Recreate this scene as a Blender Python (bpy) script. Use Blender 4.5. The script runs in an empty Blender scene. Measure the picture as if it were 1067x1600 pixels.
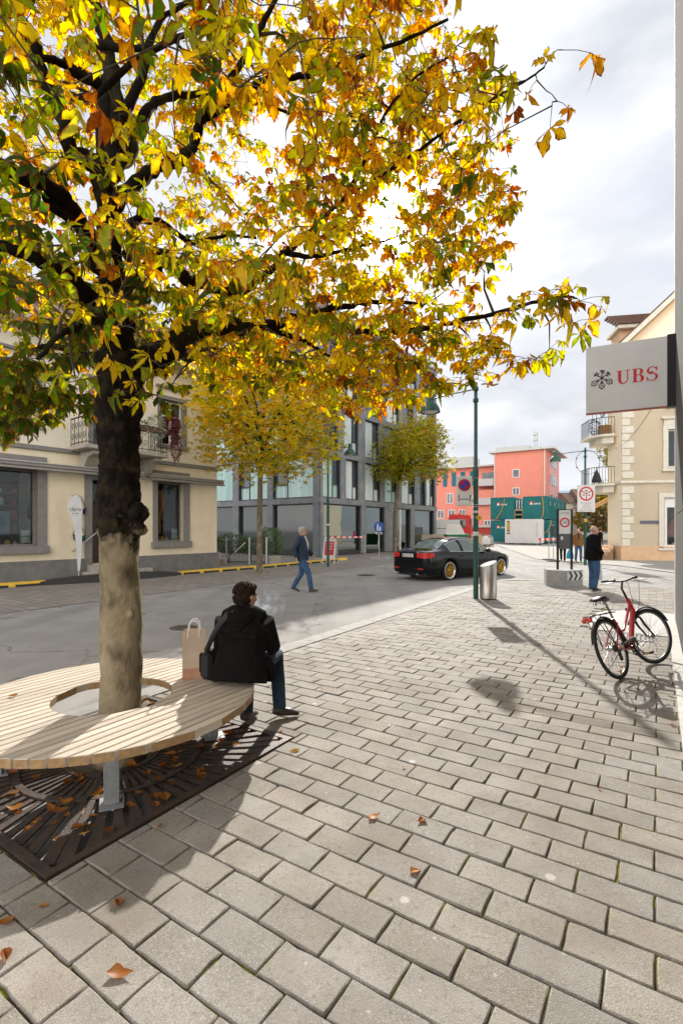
import bpy, math, random
import numpy as np
from mathutils import Vector, Matrix
R=math.radians; pi=math.pi; V=Vector
random.seed(7); rng=np.random.default_rng(7)
SC=bpy.context.scene; COL=SC.collection
# ---------------------------------------------------------------- camera, world, sun, exposure
F=764.0; HY=827.0; CX=533.5; H=1.7
cam=bpy.data.cameras.new('camera'); camo=bpy.data.objects.new('camera',cam); COL.objects.link(camo)
cam.sensor_fit='VERTICAL'; cam.sensor_height=36; cam.lens=F/1600*36; cam.shift_y=27/1600*1.0
cam.clip_start=0.05; cam.clip_end=3000
camo.location=(0,0,H); camo.rotation_euler=(R(90),0,0); SC.camera=camo
SUNV=V((66.5/F,1,492/F)).normalized()
sd=bpy.data.lights.new('sun','SUN'); sd.energy=4.4; sd.angle=R(0.7); sd.color=(1.0,.945,.86)
so=bpy.data.objects.new('sun',sd); COL.objects.link(so); so.rotation_euler=SUNV.to_track_quat('Z','Y').to_euler()
SC.view_settings.view_transform='Standard'; SC.view_settings.look='None'; SC.view_settings.gamma=1
SC.view_settings.exposure=0.5; SC.view_settings.use_curve_mapping=False
W=bpy.data.worlds.new('World'); SC.world=W; W.use_nodes=True
def world():
    nt=W.node_tree; N=nt.nodes; L=nt.links; N.clear()
    out=N.new('ShaderNodeOutputWorld'); bg=N.new('ShaderNodeBackground'); bg.inputs[1].default_value=0.1
    L.new(bg.outputs[0],out.inputs[0])
    sky=N.new('ShaderNodeTexSky'); sky.sky_type='NISHITA'; sky.sun_disc=False
    sky.sun_elevation=math.asin(SUNV.z); sky.sun_rotation=math.atan2(SUNV.x,SUNV.y)
    sky.air_density=1.0; sky.dust_density=1.5
    tc=N.new('ShaderNodeTexCoord')
    mp=N.new('ShaderNodeMapping'); mp.inputs['Scale'].default_value=(1.0,1.0,2.6); L.new(tc.outputs['Generated'],mp.inputs[0])
    nz=N.new('ShaderNodeTexNoise'); nz.inputs['Scale'].default_value=2.1; nz.inputs['Detail'].default_value=7; nz.inputs['Roughness'].default_value=.52
    L.new(mp.outputs[0],nz.inputs[0])
    n2=N.new('ShaderNodeTexNoise'); n2.inputs['Scale'].default_value=4.2; n2.inputs['Detail'].default_value=6; L.new(mp.outputs[0],n2.inputs[0])
    r1=N.new('ShaderNodeValToRGB'); r1.color_ramp.elements[0].position=.16; r1.color_ramp.elements[1].position=.44; L.new(nz.outputs[0],r1.inputs[0])
    r2=N.new('ShaderNodeValToRGB'); r2.color_ramp.elements[0].position=.36; r2.color_ramp.elements[1].position=.60
    r2.color_ramp.elements[0].color=(4.7,4.95,5.45,1); r2.color_ramp.elements[1].color=(6.7,6.85,7.1,1); L.new(n2.outputs[0],r2.inputs[0])
    mx=N.new('ShaderNodeMix'); mx.data_type='RGBA'; L.new(r1.outputs[0],mx.inputs[0]); L.new(sky.outputs[0],mx.inputs[6]); L.new(r2.outputs[0],mx.inputs[7])
    # bright veil of thin cloud round the sun
    dt=N.new('ShaderNodeVectorMath'); dt.operation='DOT_PRODUCT'; L.new(tc.outputs['Generated'],dt.inputs[0]); dt.inputs[1].default_value=SUNV
    m0=N.new('ShaderNodeMath'); m0.operation='MAXIMUM'; L.new(dt.outputs['Value'],m0.inputs[0]); m0.inputs[1].default_value=0
    def pw(p,k):
        a=N.new('ShaderNodeMath'); a.operation='POWER'; L.new(m0.outputs[0],a.inputs[0]); a.inputs[1].default_value=p
        b=N.new('ShaderNodeMath'); b.operation='MULTIPLY'; L.new(a.outputs[0],b.inputs[0]); b.inputs[1].default_value=k; return b
    a=pw(14,1.6); b=pw(1100,220); c0=N.new('ShaderNodeMath'); c0.operation='ADD'; L.new(a.outputs[0],c0.inputs[0]); L.new(b.outputs[0],c0.inputs[1]); d_=pw(90,9); c=N.new('ShaderNodeMath'); c.operation='ADD'; L.new(c0.outputs[0],c.inputs[0]); L.new(d_.outputs[0],c.inputs[1])
    # unseen sky behind the camera, brightened and warmed to light the shaded facades
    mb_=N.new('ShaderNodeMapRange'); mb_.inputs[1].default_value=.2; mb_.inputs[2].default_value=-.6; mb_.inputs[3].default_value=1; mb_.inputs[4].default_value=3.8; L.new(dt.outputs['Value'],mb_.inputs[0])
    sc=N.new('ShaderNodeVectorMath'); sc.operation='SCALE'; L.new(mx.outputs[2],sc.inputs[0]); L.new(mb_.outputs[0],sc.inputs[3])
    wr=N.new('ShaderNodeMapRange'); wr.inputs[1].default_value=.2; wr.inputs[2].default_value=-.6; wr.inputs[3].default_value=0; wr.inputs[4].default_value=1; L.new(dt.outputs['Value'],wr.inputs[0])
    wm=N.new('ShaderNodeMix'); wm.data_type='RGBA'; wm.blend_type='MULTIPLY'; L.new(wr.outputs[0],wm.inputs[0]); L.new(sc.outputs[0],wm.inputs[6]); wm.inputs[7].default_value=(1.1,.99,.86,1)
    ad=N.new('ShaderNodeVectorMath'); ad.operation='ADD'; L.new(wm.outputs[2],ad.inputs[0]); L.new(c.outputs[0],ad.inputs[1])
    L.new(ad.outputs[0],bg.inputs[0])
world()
SC.cycles.max_bounces=6; SC.cycles.transparent_max_bounces=10; SC.cycles.caustics_reflective=False; SC.cycles.caustics_refractive=False
# ---------------------------------------------------------------- helpers
def P(px,py,Y): return V(((px-CX)/F*Y, Y, H-(py-HY)/F*Y))
def G(px,py):
    Y=H*F/(py-HY); return V(((px-CX)/F*Y,Y,0))
TH=R(32.75); U1=V((math.sin(TH),math.cos(TH),0)); U2=V((math.cos(TH),-math.sin(TH),0))
def ST(s,t,z=0): return V((U2.x*s+U1.x*t,U2.y*s+U1.y*t,z))
def hx(h,k=1):
    h=h.lstrip('#'); c=[int(h[i:i+2],16)/255 for i in (0,2,4)]
    return tuple(((x/12.92) if x<=.04045 else ((x+.055)/1.055)**2.4)*k for x in c)+(1,)
MATS={}
def mat(name,c,rough=.7,metal=0,c2=None,scale=8,bump=0,bscale=None,spec=.5,detail=5,coat=0,stretch=None,lo=.35,hi=.65,emit=None,emits=0,dirt=None):
    if name in MATS: return MATS[name]
    m=bpy.data.materials.new(name); m.use_nodes=True; N=m.node_tree.nodes; L=m.node_tree.links; b=N['Principled BSDF']
    if len(c)==3: c=tuple(c)+(1,)
    b.inputs['Base Color'].default_value=c; b.inputs['Roughness'].default_value=rough; b.inputs['Metallic'].default_value=metal
    b.inputs['Specular IOR Level'].default_value=spec; b.inputs['Coat Weight'].default_value=coat
    tc=N.new('ShaderNodeTexCoord'); src=tc.outputs['Object']
    if stretch:
        mp=N.new('ShaderNodeMapping'); mp.inputs['Scale'].default_value=stretch; L.new(src,mp.inputs[0]); src=mp.outputs[0]
    if c2 is None: c2=tuple(min(1,x*.82) for x in c[:3])
    if len(c2)==3: c2=tuple(c2)+(1,)
    nz=N.new('ShaderNodeTexNoise'); nz.inputs['Scale'].default_value=scale; nz.inputs['Detail'].default_value=detail; nz.inputs['Roughness'].default_value=.6; L.new(src,nz.inputs[0])
    r=N.new('ShaderNodeValToRGB'); r.color_ramp.elements[0].position=lo; r.color_ramp.elements[1].position=hi
    r.color_ramp.elements[0].color=c; r.color_ramp.elements[1].color=c2; L.new(nz.outputs[0],r.inputs[0])
    colo=r.outputs[0]
    if dirt:
        n3=N.new('ShaderNodeTexNoise'); n3.inputs['Scale'].default_value=dirt[1]; n3.inputs['Detail'].default_value=8; L.new(src,n3.inputs[0])
        r3=N.new('ShaderNodeValToRGB'); r3.color_ramp.elements[0].position=.5; r3.color_ramp.elements[1].position=.75; L.new(n3.outputs[0],r3.inputs[0])
        mx=N.new('ShaderNodeMix'); mx.data_type='RGBA'; L.new(r3.outputs[0],mx.inputs[0]); L.new(colo,mx.inputs[6]); mx.inputs[7].default_value=tuple(dirt[0][:3])+(1,); colo=mx.outputs[2]
    L.new(colo,b.inputs['Base Color'])
    if bump:
        n2=N.new('ShaderNodeTexNoise'); n2.inputs['Scale'].default_value=bscale or scale*6; n2.inputs['Detail'].default_value=4; L.new(src,n2.inputs[0])
        bp=N.new('ShaderNodeBump'); bp.inputs['Strength'].default_value=bump; bp.inputs['Distance'].default_value=.01; L.new(n2.outputs[0],bp.inputs['Height']); L.new(bp.outputs[0],b.inputs['Normal'])
    if emit: b.inputs['Emission Color'].default_value=tuple(emit[:3])+(1,); b.inputs['Emission Strength'].default_value=emits
    MATS[name]=m; return m
def glassmat(name,tint=(.9,.95,.95),ior=1.5,base=.0,refl=(1,1,1)):
    if name in MATS: return MATS[name]
    m=bpy.data.materials.new(name); m.use_nodes=True; N=m.node_tree.nodes; L=m.node_tree.links; N.clear()
    o=N.new('ShaderNodeOutputMaterial'); mx=N.new('ShaderNodeMixShader'); t=N.new('ShaderNodeBsdfTransparent'); g=N.new('ShaderNodeBsdfGlossy')
    t.inputs[0].default_value=tuple(tint)+(1,); g.inputs['Roughness'].default_value=.02; g.inputs[0].default_value=tuple(refl)+(1,)
    fr=N.new('ShaderNodeFresnel'); fr.inputs[0].default_value=ior; a=N.new('ShaderNodeMath'); a.operation='ADD'; a.use_clamp=True; a.inputs[1].default_value=base
    nz=N.new('ShaderNodeTexNoise'); nz.inputs['Scale'].default_value=.8; tc=N.new('ShaderNodeTexCoord'); L.new(tc.outputs['Object'],nz.inputs[0])
    bp=N.new('ShaderNodeBump'); bp.inputs['Strength'].default_value=.05; bp.inputs['Distance'].default_value=.05; L.new(nz.outputs[0],bp.inputs['Height']); L.new(bp.outputs[0],g.inputs['Normal'])
    L.new(fr.outputs[0],a.inputs[0]); L.new(a.outputs[0],mx.inputs[0]); L.new(t.outputs[0],mx.inputs[1]); L.new(g.outputs[0],mx.inputs[2]); L.new(mx.outputs[0],o.inputs[0])
    MATS[name]=m; return m
def tag(o,label=None,cat=None,group=None,kind=None):
    if label: o['label']=label
    if cat: o['category']=cat
    if group: o['group']=group
    if kind: o['kind']=kind
    return o
def thing(name,label,cat,loc=(0,0,0),rz=0,group=None,rot=None):
    o=bpy.data.objects.new(name,None); o.empty_display_size=.2; COL.objects.link(o); o.location=loc; o.rotation_euler=rot if rot else (0,0,rz)
    return tag(o,label,cat,group)
class MB:
    def __init__(s): s.v=[]; s.f=[]; s.m=[]; s.sm=[]; s.cur=0
    def add(s,vs,fs,sm=False,M=None):
        n=len(s.v)
        for v in vs: s.v.append(tuple(M@V(v)) if M is not None else tuple(v))
        for f in fs: s.f.append(tuple(i+n for i in f)); s.m.append(s.cur); s.sm.append(sm)
        return s
    def box(s,x0,x1,y0,y1,z0,z1,M=None,bev=0):
        if x0>x1:x0,x1=x1,x0
        if y0>y1:y0,y1=y1,y0
        if z0>z1:z0,z1=z1,z0
        if bev:
            b=min(bev,(x1-x0)*.45,(y1-y0)*.45,(z1-z0)*.45)
            vs=[];ids={}
            for i,x in enumerate((x0,x1)):
                for j,y in enumerate((y0,y1)):
                    for k,z in enumerate((z0,z1)):
                        sx=b if i==0 else -b; sy=b if j==0 else -b; sz=b if k==0 else -b
                        ids[i,j,k]=len(vs); vs+=[(x,y+sy,z+sz),(x+sx,y,z+sz),(x+sx,y+sy,z)]
            fs=[]
            for i in (0,1):
                q=[ids[i,0,0],ids[i,1,0],ids[i,1,1],ids[i,0,1]]; fs.append(q if i else q[::-1])
                q=[ids[0,i,0]+1,ids[0,i,1]+1,ids[1,i,1]+1,ids[1,i,0]+1]; fs.append(q if i else q[::-1])
                q=[ids[0,0,i]+2,ids[1,0,i]+2,ids[1,1,i]+2,ids[0,1,i]+2]; fs.append(q if i else q[::-1])
            for i in (0,1):
                for j in (0,1):
                    fs.append([ids[i,j,0],ids[i,j,1],ids[i,j,1]+1,ids[i,j,0]+1][::(1 if (i+j)%2 else -1)])
                    fs.append([ids[i,0,j],ids[i,1,j],ids[i,1,j]+2,ids[i,0,j]+2][::(-1 if (i+j)%2 else 1)])
                    fs.append([ids[0,i,j]+1,ids[1,i,j]+1,ids[1,i,j]+2,ids[0,i,j]+2][::(1 if (i+j)%2 else -1)])
                    for k in (0,1):
                        a=ids[i,j,k]; fs.append([a,a+1,a+2][::(1 if (i+j+k)%2 else -1)])
            return s.add(vs,fs,False,M)
        vs=[(x0,y0,z0),(x1,y0,z0),(x1,y1,z0),(x0,y1,z0),(x0,y0,z1),(x1,y0,z1),(x1,y1,z1),(x0,y1,z1)]
        return s.add(vs,[(3,2,1,0),(4,5,6,7),(0,1,5,4),(1,2,6,5),(2,3,7,6),(3,0,4,7)],False,M)
    def bar(s,a,b,w,h=None,up=(0,0,1)):      # rectangular bar from a to b
        a=V(a);b=V(b);h=h or w; d=(b-a); l=d.length; d.normalize(); u=V(up)
        if abs(d.dot(u))>.98: u=V((1,0,0))
        x=d.cross(u).normalized(); z=x.cross(d)
        M=Matrix((( x.x,d.x,z.x,a.x),(x.y,d.y,z.y,a.y),(x.z,d.z,z.z,a.z),(0,0,0,1)))
        return s.box(-w/2,w/2,0,l,-h/2,h/2,M)
    def prism(s,poly,z0,z1,M=None):           # poly ccw in xy
        n=len(poly); vs=[(p[0],p[1],z0) for p in poly]+[(p[0],p[1],z1) for p in poly]
        fs=[tuple(range(n))[::-1],tuple(range(n,2*n))]+[(i,(i+1)%n,(i+1)%n+n,i+n) for i in range(n)]
        return s.add(vs,fs,False,M)
    def tube(s,pts,rad,n=8,cap=True,sm=True,ry=None,up=None,M=None,closed=False):
        pts=[V(p) for p in pts]; k=len(pts)
        if not hasattr(rad,'__len__'): rad=[rad]*k
        if ry is None: ry=rad
        elif not hasattr(ry,'__len__'): ry=[ry]*k
        vs=[];prev=None
        for i,p in enumerate(pts):
            if closed: d=pts[(i+1)%k]-pts[i-1]
            else: d=(pts[min(i+1,k-1)]-pts[max(i-1,0)])
            if d.length<1e-9: d=V((0,0,1))
            d.normalize()
            if up is not None: u=V(up); x=u-d*u.dot(d)
            elif prev is None:
                u=V((0,0,1)) if abs(d.z)<.9 else V((1,0,0)); x=u-d*u.dot(d)
            else: x=prev-d*prev.dot(d)
            if x.length<1e-6: x=d.orthogonal()
            x.normalize(); prev=x; y=d.cross(x)
            for j in range(n):
                a=2*pi*j/n; vs.append(p+x*(rad[i]*math.cos(a))+y*(ry[i]*math.sin(a)))
        fs=[]
        for i in range(k if closed else k-1):
            i2=(i+1)%k
            for j in range(n): fs.append((i*n+j,i*n+(j+1)%n,i2*n+(j+1)%n,i2*n+j))
        s.add(vs,fs,sm,M)
        if cap and not closed:
            s.add(vs[:n],[tuple(range(n))[::-1]],False,M); s.add(vs[-n:],[tuple(range(n))],False,M)
        return s
    def cyl(s,a,b,r,r2=None,n=16,sm=True): return s.tube([a,b],[r,r if r2 is None else r2],n,True,sm)
    def lathe(s,prof,n=24,M=None,sm=True):    # prof (r,z), around z
        vs=[];k=len(prof)
        for r,z in prof:
            for j in range(n): a=2*pi*j/n; vs.append((r*math.cos(a),r*math.sin(a),z))
        fs=[(i*n+j,i*n+(j+1)%n,(i+1)*n+(j+1)%n,(i+1)*n+j) for i in range(k-1) for j in range(n)]
        return s.add(vs,fs,sm,M)
    def ell(s,c,rx,ry,rz,n=12,m=8,M=None,rot=None):
        T=Matrix.Translation(V(c))
        if rot is not None: T=T@rot.to_4x4()
        if M is not None: T=M@T
        vs=[(0,0,-rz)];
        for i in range(1,m):
            t=-pi/2+pi*i/m
            for j in range(n): a=2*pi*j/n; vs.append((rx*math.cos(t)*math.cos(a),ry*math.cos(t)*math.sin(a),rz*math.sin(t)))
        vs.append((0,0,rz)); e=len(vs)-1; fs=[]
        for j in range(n): fs.append((0,1+(j+1)%n,1+j)); fs.append((e,e-n+j,e-n+(j+1)%n))
        for i in range(m-2):
            for j in range(n): a=1+i*n; fs.append((a+j,a+(j+1)%n,a+n+(j+1)%n,a+n+j))
        return s.add(vs,fs,True,T)
    def torus(s,c,Rr,r,n=32,m=8,M=None,arc=None):
        pts=[]; 
        a0,a1=arc if arc else (0,2*pi); k=n if not arc else n+1
        for i in range(k):
            a=a0+(a1-a0)*i/n; pts.append((c[0]+Rr*math.cos(a),c[1]+Rr*math.sin(a),c[2]))
        return s.tube(pts,r,m,closed=not arc,M=M,up=(0,0,1))
    def sheet(s,poly,z=0): n=len(poly); return s.add([(p[0],p[1],(p[2] if len(p)>2 else 0)+z) for p in poly],[tuple(range(n))])
    def mesh(s,name,mats):
        me=bpy.data.meshes.new(name); me.from_pydata(s.v,[],s.f)
        if not isinstance(mats,(list,tuple)): mats=[mats]
        for m in mats: me.materials.append(m)
        me.polygons.foreach_set('material_index',s.m); me.polygons.foreach_set('use_smooth',s.sm); me.update(); return me
    def build(s,name,mats,parent=None,loc=None):
        o=bpy.data.objects.new(name,s.mesh(name,mats)); COL.objects.link(o)
        if parent: o.parent=parent
        if loc is not None: o.location=loc
        return o
def remesh(mb,name,material,parent,vox=.01,smooth=2,fac=.5):
    me=mb.mesh(name,material); o=bpy.data.objects.new('tmp',me); COL.objects.link(o)
    m=o.modifiers.new('r','REMESH'); m.mode='VOXEL'; m.voxel_size=vox; m.use_smooth_shade=True
    if smooth: s=o.modifiers.new('s','SMOOTH'); s.iterations=smooth; s.factor=fac
    dg=bpy.context.evaluated_depsgraph_get(); me2=bpy.data.meshes.new_from_object(o.evaluated_get(dg)); me2.name=name
    if not me2.materials: me2.materials.append(material)
    me2.polygons.foreach_set('use_smooth',[True]*len(me2.polygons))
    bpy.data.objects.remove(o); bpy.data.meshes.remove(me)
    n=bpy.data.objects.new(name,me2); COL.objects.link(n); n.parent=parent; return n
def text(name,body,size,material,parent,M,extr=.002,align='CENTER',xs=1.0,bold=0,space=1):
    c=bpy.data.curves.new(name,'FONT'); c.body=body; c.size=size; c.extrude=extr; c.align_x=align; c.align_y='CENTER'; c.offset=bold; c.space_character=space
    o=bpy.data.objects.new('t',c); COL.objects.link(o); dg=bpy.context.evaluated_depsgraph_get()
    me=bpy.data.meshes.new_from_object(o.evaluated_get(dg)); bpy.data.objects.remove(o); bpy.data.curves.remove(c)
    me.transform(M@Matrix.Diagonal((xs,1,1,1))); me.materials.clear(); me.materials.append(material); me.name=name
    n=bpy.data.objects.new(name,me); COL.objects.link(n); n.parent=parent; return n
def copy_tree(o,parent=None):
    c=o.copy(); COL.objects.link(c); c.parent=parent
    for ch in list(o.children): copy_tree(ch,c)
    return c
def FR(ox,oy,ax,ay,z=0):      # frame: x along (ax,ay), y = outward normal (left of x), z up
    a=math.atan2(ay,ax); return Matrix.Translation((ox,oy,z))@Matrix.Rotation(a,4,'Z'),a
WALLM=Matrix(((1,0,0,0),(0,0,-1,0),(0,1,0,0),(0,0,0,1)))   # text plane xy -> xz, facing -y
WALLP=Matrix(((-1,0,0,0),(0,0,1,0),(0,1,0,0),(0,0,0,1)))   # facing +y, reading direction -x
# ---------------------------------------------------------------- ground
def paver_mat():
    m=mat('paver',(.325,.30,.27),.8,c2=(.24,.217,.188),scale=3.0,bump=.45,bscale=230)
    nt=m.node_tree;N=nt.nodes;L=nt.links;b=N['Principled BSDF']
    src=b.inputs['Base Color'].links[0].from_socket
    g=N.new('ShaderNodeNewGeometry'); hs=N.new('ShaderNodeHueSaturation')
    mr=N.new('ShaderNodeMapRange'); mr.inputs[3].default_value=.86; mr.inputs[4].default_value=1.10; L.new(g.outputs['Random Per Island'],mr.inputs[0]); L.new(mr.outputs[0],hs.inputs['Value'])
    wn=N.new('ShaderNodeTexWhiteNoise'); wn.noise_dimensions='1D'; L.new(g.outputs['Random Per Island'],wn.inputs['W']); mr2=N.new('ShaderNodeMapRange'); mr2.inputs[3].default_value=.8; mr2.inputs[4].default_value=1.35; L.new(wn.outputs[0],mr2.inputs[0]); L.new(mr2.outputs[0],hs.inputs['Saturation'])
    L.new(src,hs.inputs['Color'])
    tc=N.new('ShaderNodeTexCoord')
    def lay(col,fac_sock,prev):
        mx=N.new('ShaderNodeMix'); mx.data_type='RGBA'; L.new(fac_sock,mx.inputs[0]); L.new(prev,mx.inputs[6]); mx.inputs[7].default_value=col; return mx.outputs[2]
    def ramp(sock,a,b2,va=0,vb=1):
        r=N.new('ShaderNodeMapRange'); r.inputs[1].default_value=a; r.inputs[2].default_value=b2; r.inputs[3].default_value=va; r.inputs[4].default_value=vb; L.new(sock,r.inputs[0]); return r.outputs[0]
    c=hs.outputs[0]
    sp=N.new('ShaderNodeTexNoise'); sp.inputs['Scale'].default_value=180; sp.inputs['Detail'].default_value=2; L.new(tc.outputs['Object'],sp.inputs[0])
    c=lay((.12,.11,.10,1),ramp(sp.outputs[0],.55,.7,0,.55),c)
    c=lay((.55,.53,.5,1),ramp(sp.outputs[0],.43,.32,0,.5),c)
    vo=N.new('ShaderNodeTexVoronoi'); vo.inputs['Scale'].default_value=2.6; vo.inputs['Randomness'].default_value=1; L.new(tc.outputs['Object'],vo.inputs[0])
    c=lay((.60,.58,.55,1),ramp(vo.outputs['Distance'],.075,.055,0,.7),c)
    d2=N.new('ShaderNodeTexNoise'); d2.inputs['Scale'].default_value=38; d2.inputs['Detail'].default_value=6; L.new(tc.outputs['Object'],d2.inputs[0]); c=lay((.13,.115,.10,1),ramp(d2.outputs[0],.56,.74,0,.6),c)      # old chewing gum and lichen
    v2=N.new('ShaderNodeTexVoronoi'); v2.inputs['Scale'].default_value=9; L.new(tc.outputs['Object'],v2.inputs[0])
    c=lay((.55,.53,.5,1),ramp(v2.outputs['Distance'],.09,.05,0,.5),c)
    st=N.new('ShaderNodeTexNoise'); st.inputs['Scale'].default_value=1.1; st.inputs['Detail'].default_value=6; L.new(tc.outputs['Object'],st.inputs[0])
    c=lay((.17,.135,.10,1),ramp(st.outputs[0],.50,.70,0,.6),c)
    L.new(c,b.inputs['Base Color'])
    return m
ASPH=mat('asphalt',(.30,.288,.272),.85,c2=(.235,.226,.213),scale=1.2,bump=.8,bscale=160,dirt=((.37,.355,.335),260))
TOWN=mat('far_ground',(.30,.295,.285),.85,c2=(.24,.235,.225),scale=.6,bump=.2,bscale=60)
gm=MB(); gm.sheet([(-400,-60,0),(600,-60,0),(600,900,0),(-400,900,0)],-.075)
tag(gm.build('ground',TOWN),kind='structure')
# road: carriageway plus the crossing
rd=MB(); rd.sheet([ST(-11.33,-15),ST(-4.62,-15),ST(-4.62,15.2),ST(-11.33,15.2)],-.045); rd.sheet([ST(-11.33,15.2),ST(18,15.2),ST(18,60),ST(-11.33,60)],-.045)
tag(rd.build('road',ASPH),kind='structure')
def asphalt_wear():
    nt=ASPH.node_tree;N=nt.nodes;L=nt.links;b=N['Principled BSDF'];src=b.inputs['Base Color'].links[0].from_socket
    tc=N.new('ShaderNodeTexCoord'); mp=N.new('ShaderNodeMapping'); mp.inputs['Rotation'].default_value=(0,0,TH); mp.inputs['Scale'].default_value=(1.1,.07,1); L.new(tc.outputs['Object'],mp.inputs[0])
    n1=N.new('ShaderNodeTexNoise'); n1.inputs['Scale'].default_value=1.3; n1.inputs['Detail'].default_value=4; L.new(mp.outputs[0],n1.inputs[0])
    vo=N.new('ShaderNodeTexVoronoi'); vo.feature='DISTANCE_TO_EDGE'; vo.inputs['Scale'].default_value=.22; n2=N.new('ShaderNodeTexNoise'); n2.inputs['Scale'].default_value=1.6; n2.inputs['Detail'].default_value=8; L.new(tc.outputs['Object'],n2.inputs[0]); av=N.new('ShaderNodeVectorMath'); av.operation='ADD'; L.new(tc.outputs['Object'],av.inputs[0]); L.new(n2.outputs['Color'],av.inputs[1]); L.new(av.outputs[0],vo.inputs[0])
    def lay(c,a,b2,k,sock,prev):
        r=N.new('ShaderNodeMapRange'); r.inputs[1].default_value=a; r.inputs[2].default_value=b2; r.inputs[4].default_value=k; L.new(sock,r.inputs[0]); mx=N.new('ShaderNodeMix'); mx.data_type='RGBA'; L.new(r.outputs[0],mx.inputs[0]); L.new(prev,mx.inputs[6]); mx.inputs[7].default_value=c; return mx.outputs[2]
    c=lay((.17,.163,.155,1),.50,.72,.6,n1.outputs[0],src); c=lay((.10,.097,.092,1),.006,.002,.65,vo.outputs['Distance'],c)
    n3=N.new('ShaderNodeTexNoise'); n3.inputs['Scale'].default_value=.5; n3.inputs['Detail'].default_value=5; L.new(tc.outputs['Object'],n3.inputs[0]); c=lay((.36,.345,.325,1),.52,.62,.35,n3.outputs[0],c)
    L.new(c,b.inputs['Base Color'])
asphalt_wear()
mk=mat('road_line',(.44,.43,.41),.8,c2=(.30,.295,.285),scale=9)
m=MB()
def strip(a,b,w,z=-.041):
    d=(b-a).normalized(); n=V((-d.y,d.x,0))*w/2; m.sheet([a+n,a-n,b-n,b+n],z)
strip(ST(-11.25,9),ST(-11.2,33),.12); strip(V((10.3,20,0)),V((12.5,22.2,0)),.16); strip(ST(-3.3,17.75),ST(2.6,17.45),.12); strip(V((9.5,24.5,0)),V((11.5,23.4,0)),.3)
tag(m.build('road_marking',mk),kind='structure')
# side street across the crossing: pale stone paving in front of the yellow house
m=MB(); m.sheet([(13.2,19.0,0),(30,12,0),(34,60,0),(19,62,0),(11.3,28.5,0),(13.2,23.2,0)],-.02)
BRF=mat('far_paving',(.36,.34,.31),.85,c2=(.28,.265,.245),scale=2)
tag(m.build('pavement_far',BRF),kind='structure')
# brick footway along the left houses
def brickmat(name,c1,c2,cm,bw,bh,rot,off=.5):
    m=mat(name,c1,.85,c2=c2,scale=3,bump=.3,bscale=80); nt=m.node_tree;N=nt.nodes;L=nt.links;b=N['Principled BSDF']
    tc=N.new('ShaderNodeTexCoord'); mp=N.new('ShaderNodeMapping'); mp.inputs['Rotation'].default_value=(0,0,rot); L.new(tc.outputs['Object'],mp.inputs[0])
    br=N.new('ShaderNodeTexBrick'); br.inputs['Scale'].default_value=1; br.inputs['Brick Width'].default_value=bw; br.inputs['Row Height'].default_value=bh; br.inputs['Mortar Size'].default_value=.012; br.inputs['Mortar Smooth'].default_value=.2; br.offset=off
    L.new(mp.outputs[0],br.inputs[0]); br.inputs[1].default_value=tuple(c1)+(1,); br.inputs[2].default_value=tuple(c2)+(1,); br.inputs[3].default_value=tuple(cm)+(1,)
    L.new(br.outputs[0],b.inputs['Base Color']); return m
BRL=brickmat('brick_footway',(.28,.25,.22),(.21,.19,.165),(.09,.08,.07),.5,.24,TH)
m=MB(); m.sheet([ST(-11.33,-15),ST(-11.33,34),ST(-16,45),ST(-30,45),ST(-30,-15)],-.036)
tag(m.build('footway',BRL),kind='structure')
# near pavement: every slab has its own worn edges
SOIL=mat('joint_soil',(.065,.053,.04),.95,c2=(.17,.18,.02),scale=5,bump=.8,bscale=120,lo=.47,hi=.56)
gs0,gt0=V((-1.72,3.70,0)).dot(U2),V((-1.72,3.70,0)).dot(U1); m=MB(); m.sheet([ST(-4.35,gt0+.96),ST(.29,gt0+.96),ST(.29,11.2),ST(14,11.2),ST(14,15.6),ST(2,16.85),ST(-3.4,17.1),ST(-4.1,16.8),ST(-4.35,16.2)],-.013); m.sheet([ST(-4.35,-3),ST(.29,-3),ST(.29,gt0-.96),ST(-4.35,gt0-.96)],-.013); m.sheet([ST(gs0+.96,gt0-.96),ST(.29,gt0-.96),ST(.29,gt0+.96),ST(gs0+.96,gt0+.96)],-.013)
tag(m.build('pavement_bed',SOIL),kind='structure')
GC=V((-1.72,3.70,0))     # tree grate centre
gs,gt=GC.dot(U2),GC.dot(U1)
pv=MB(); Lp=.321; Cp=.186; t0=1.772-18*Cp
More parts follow.
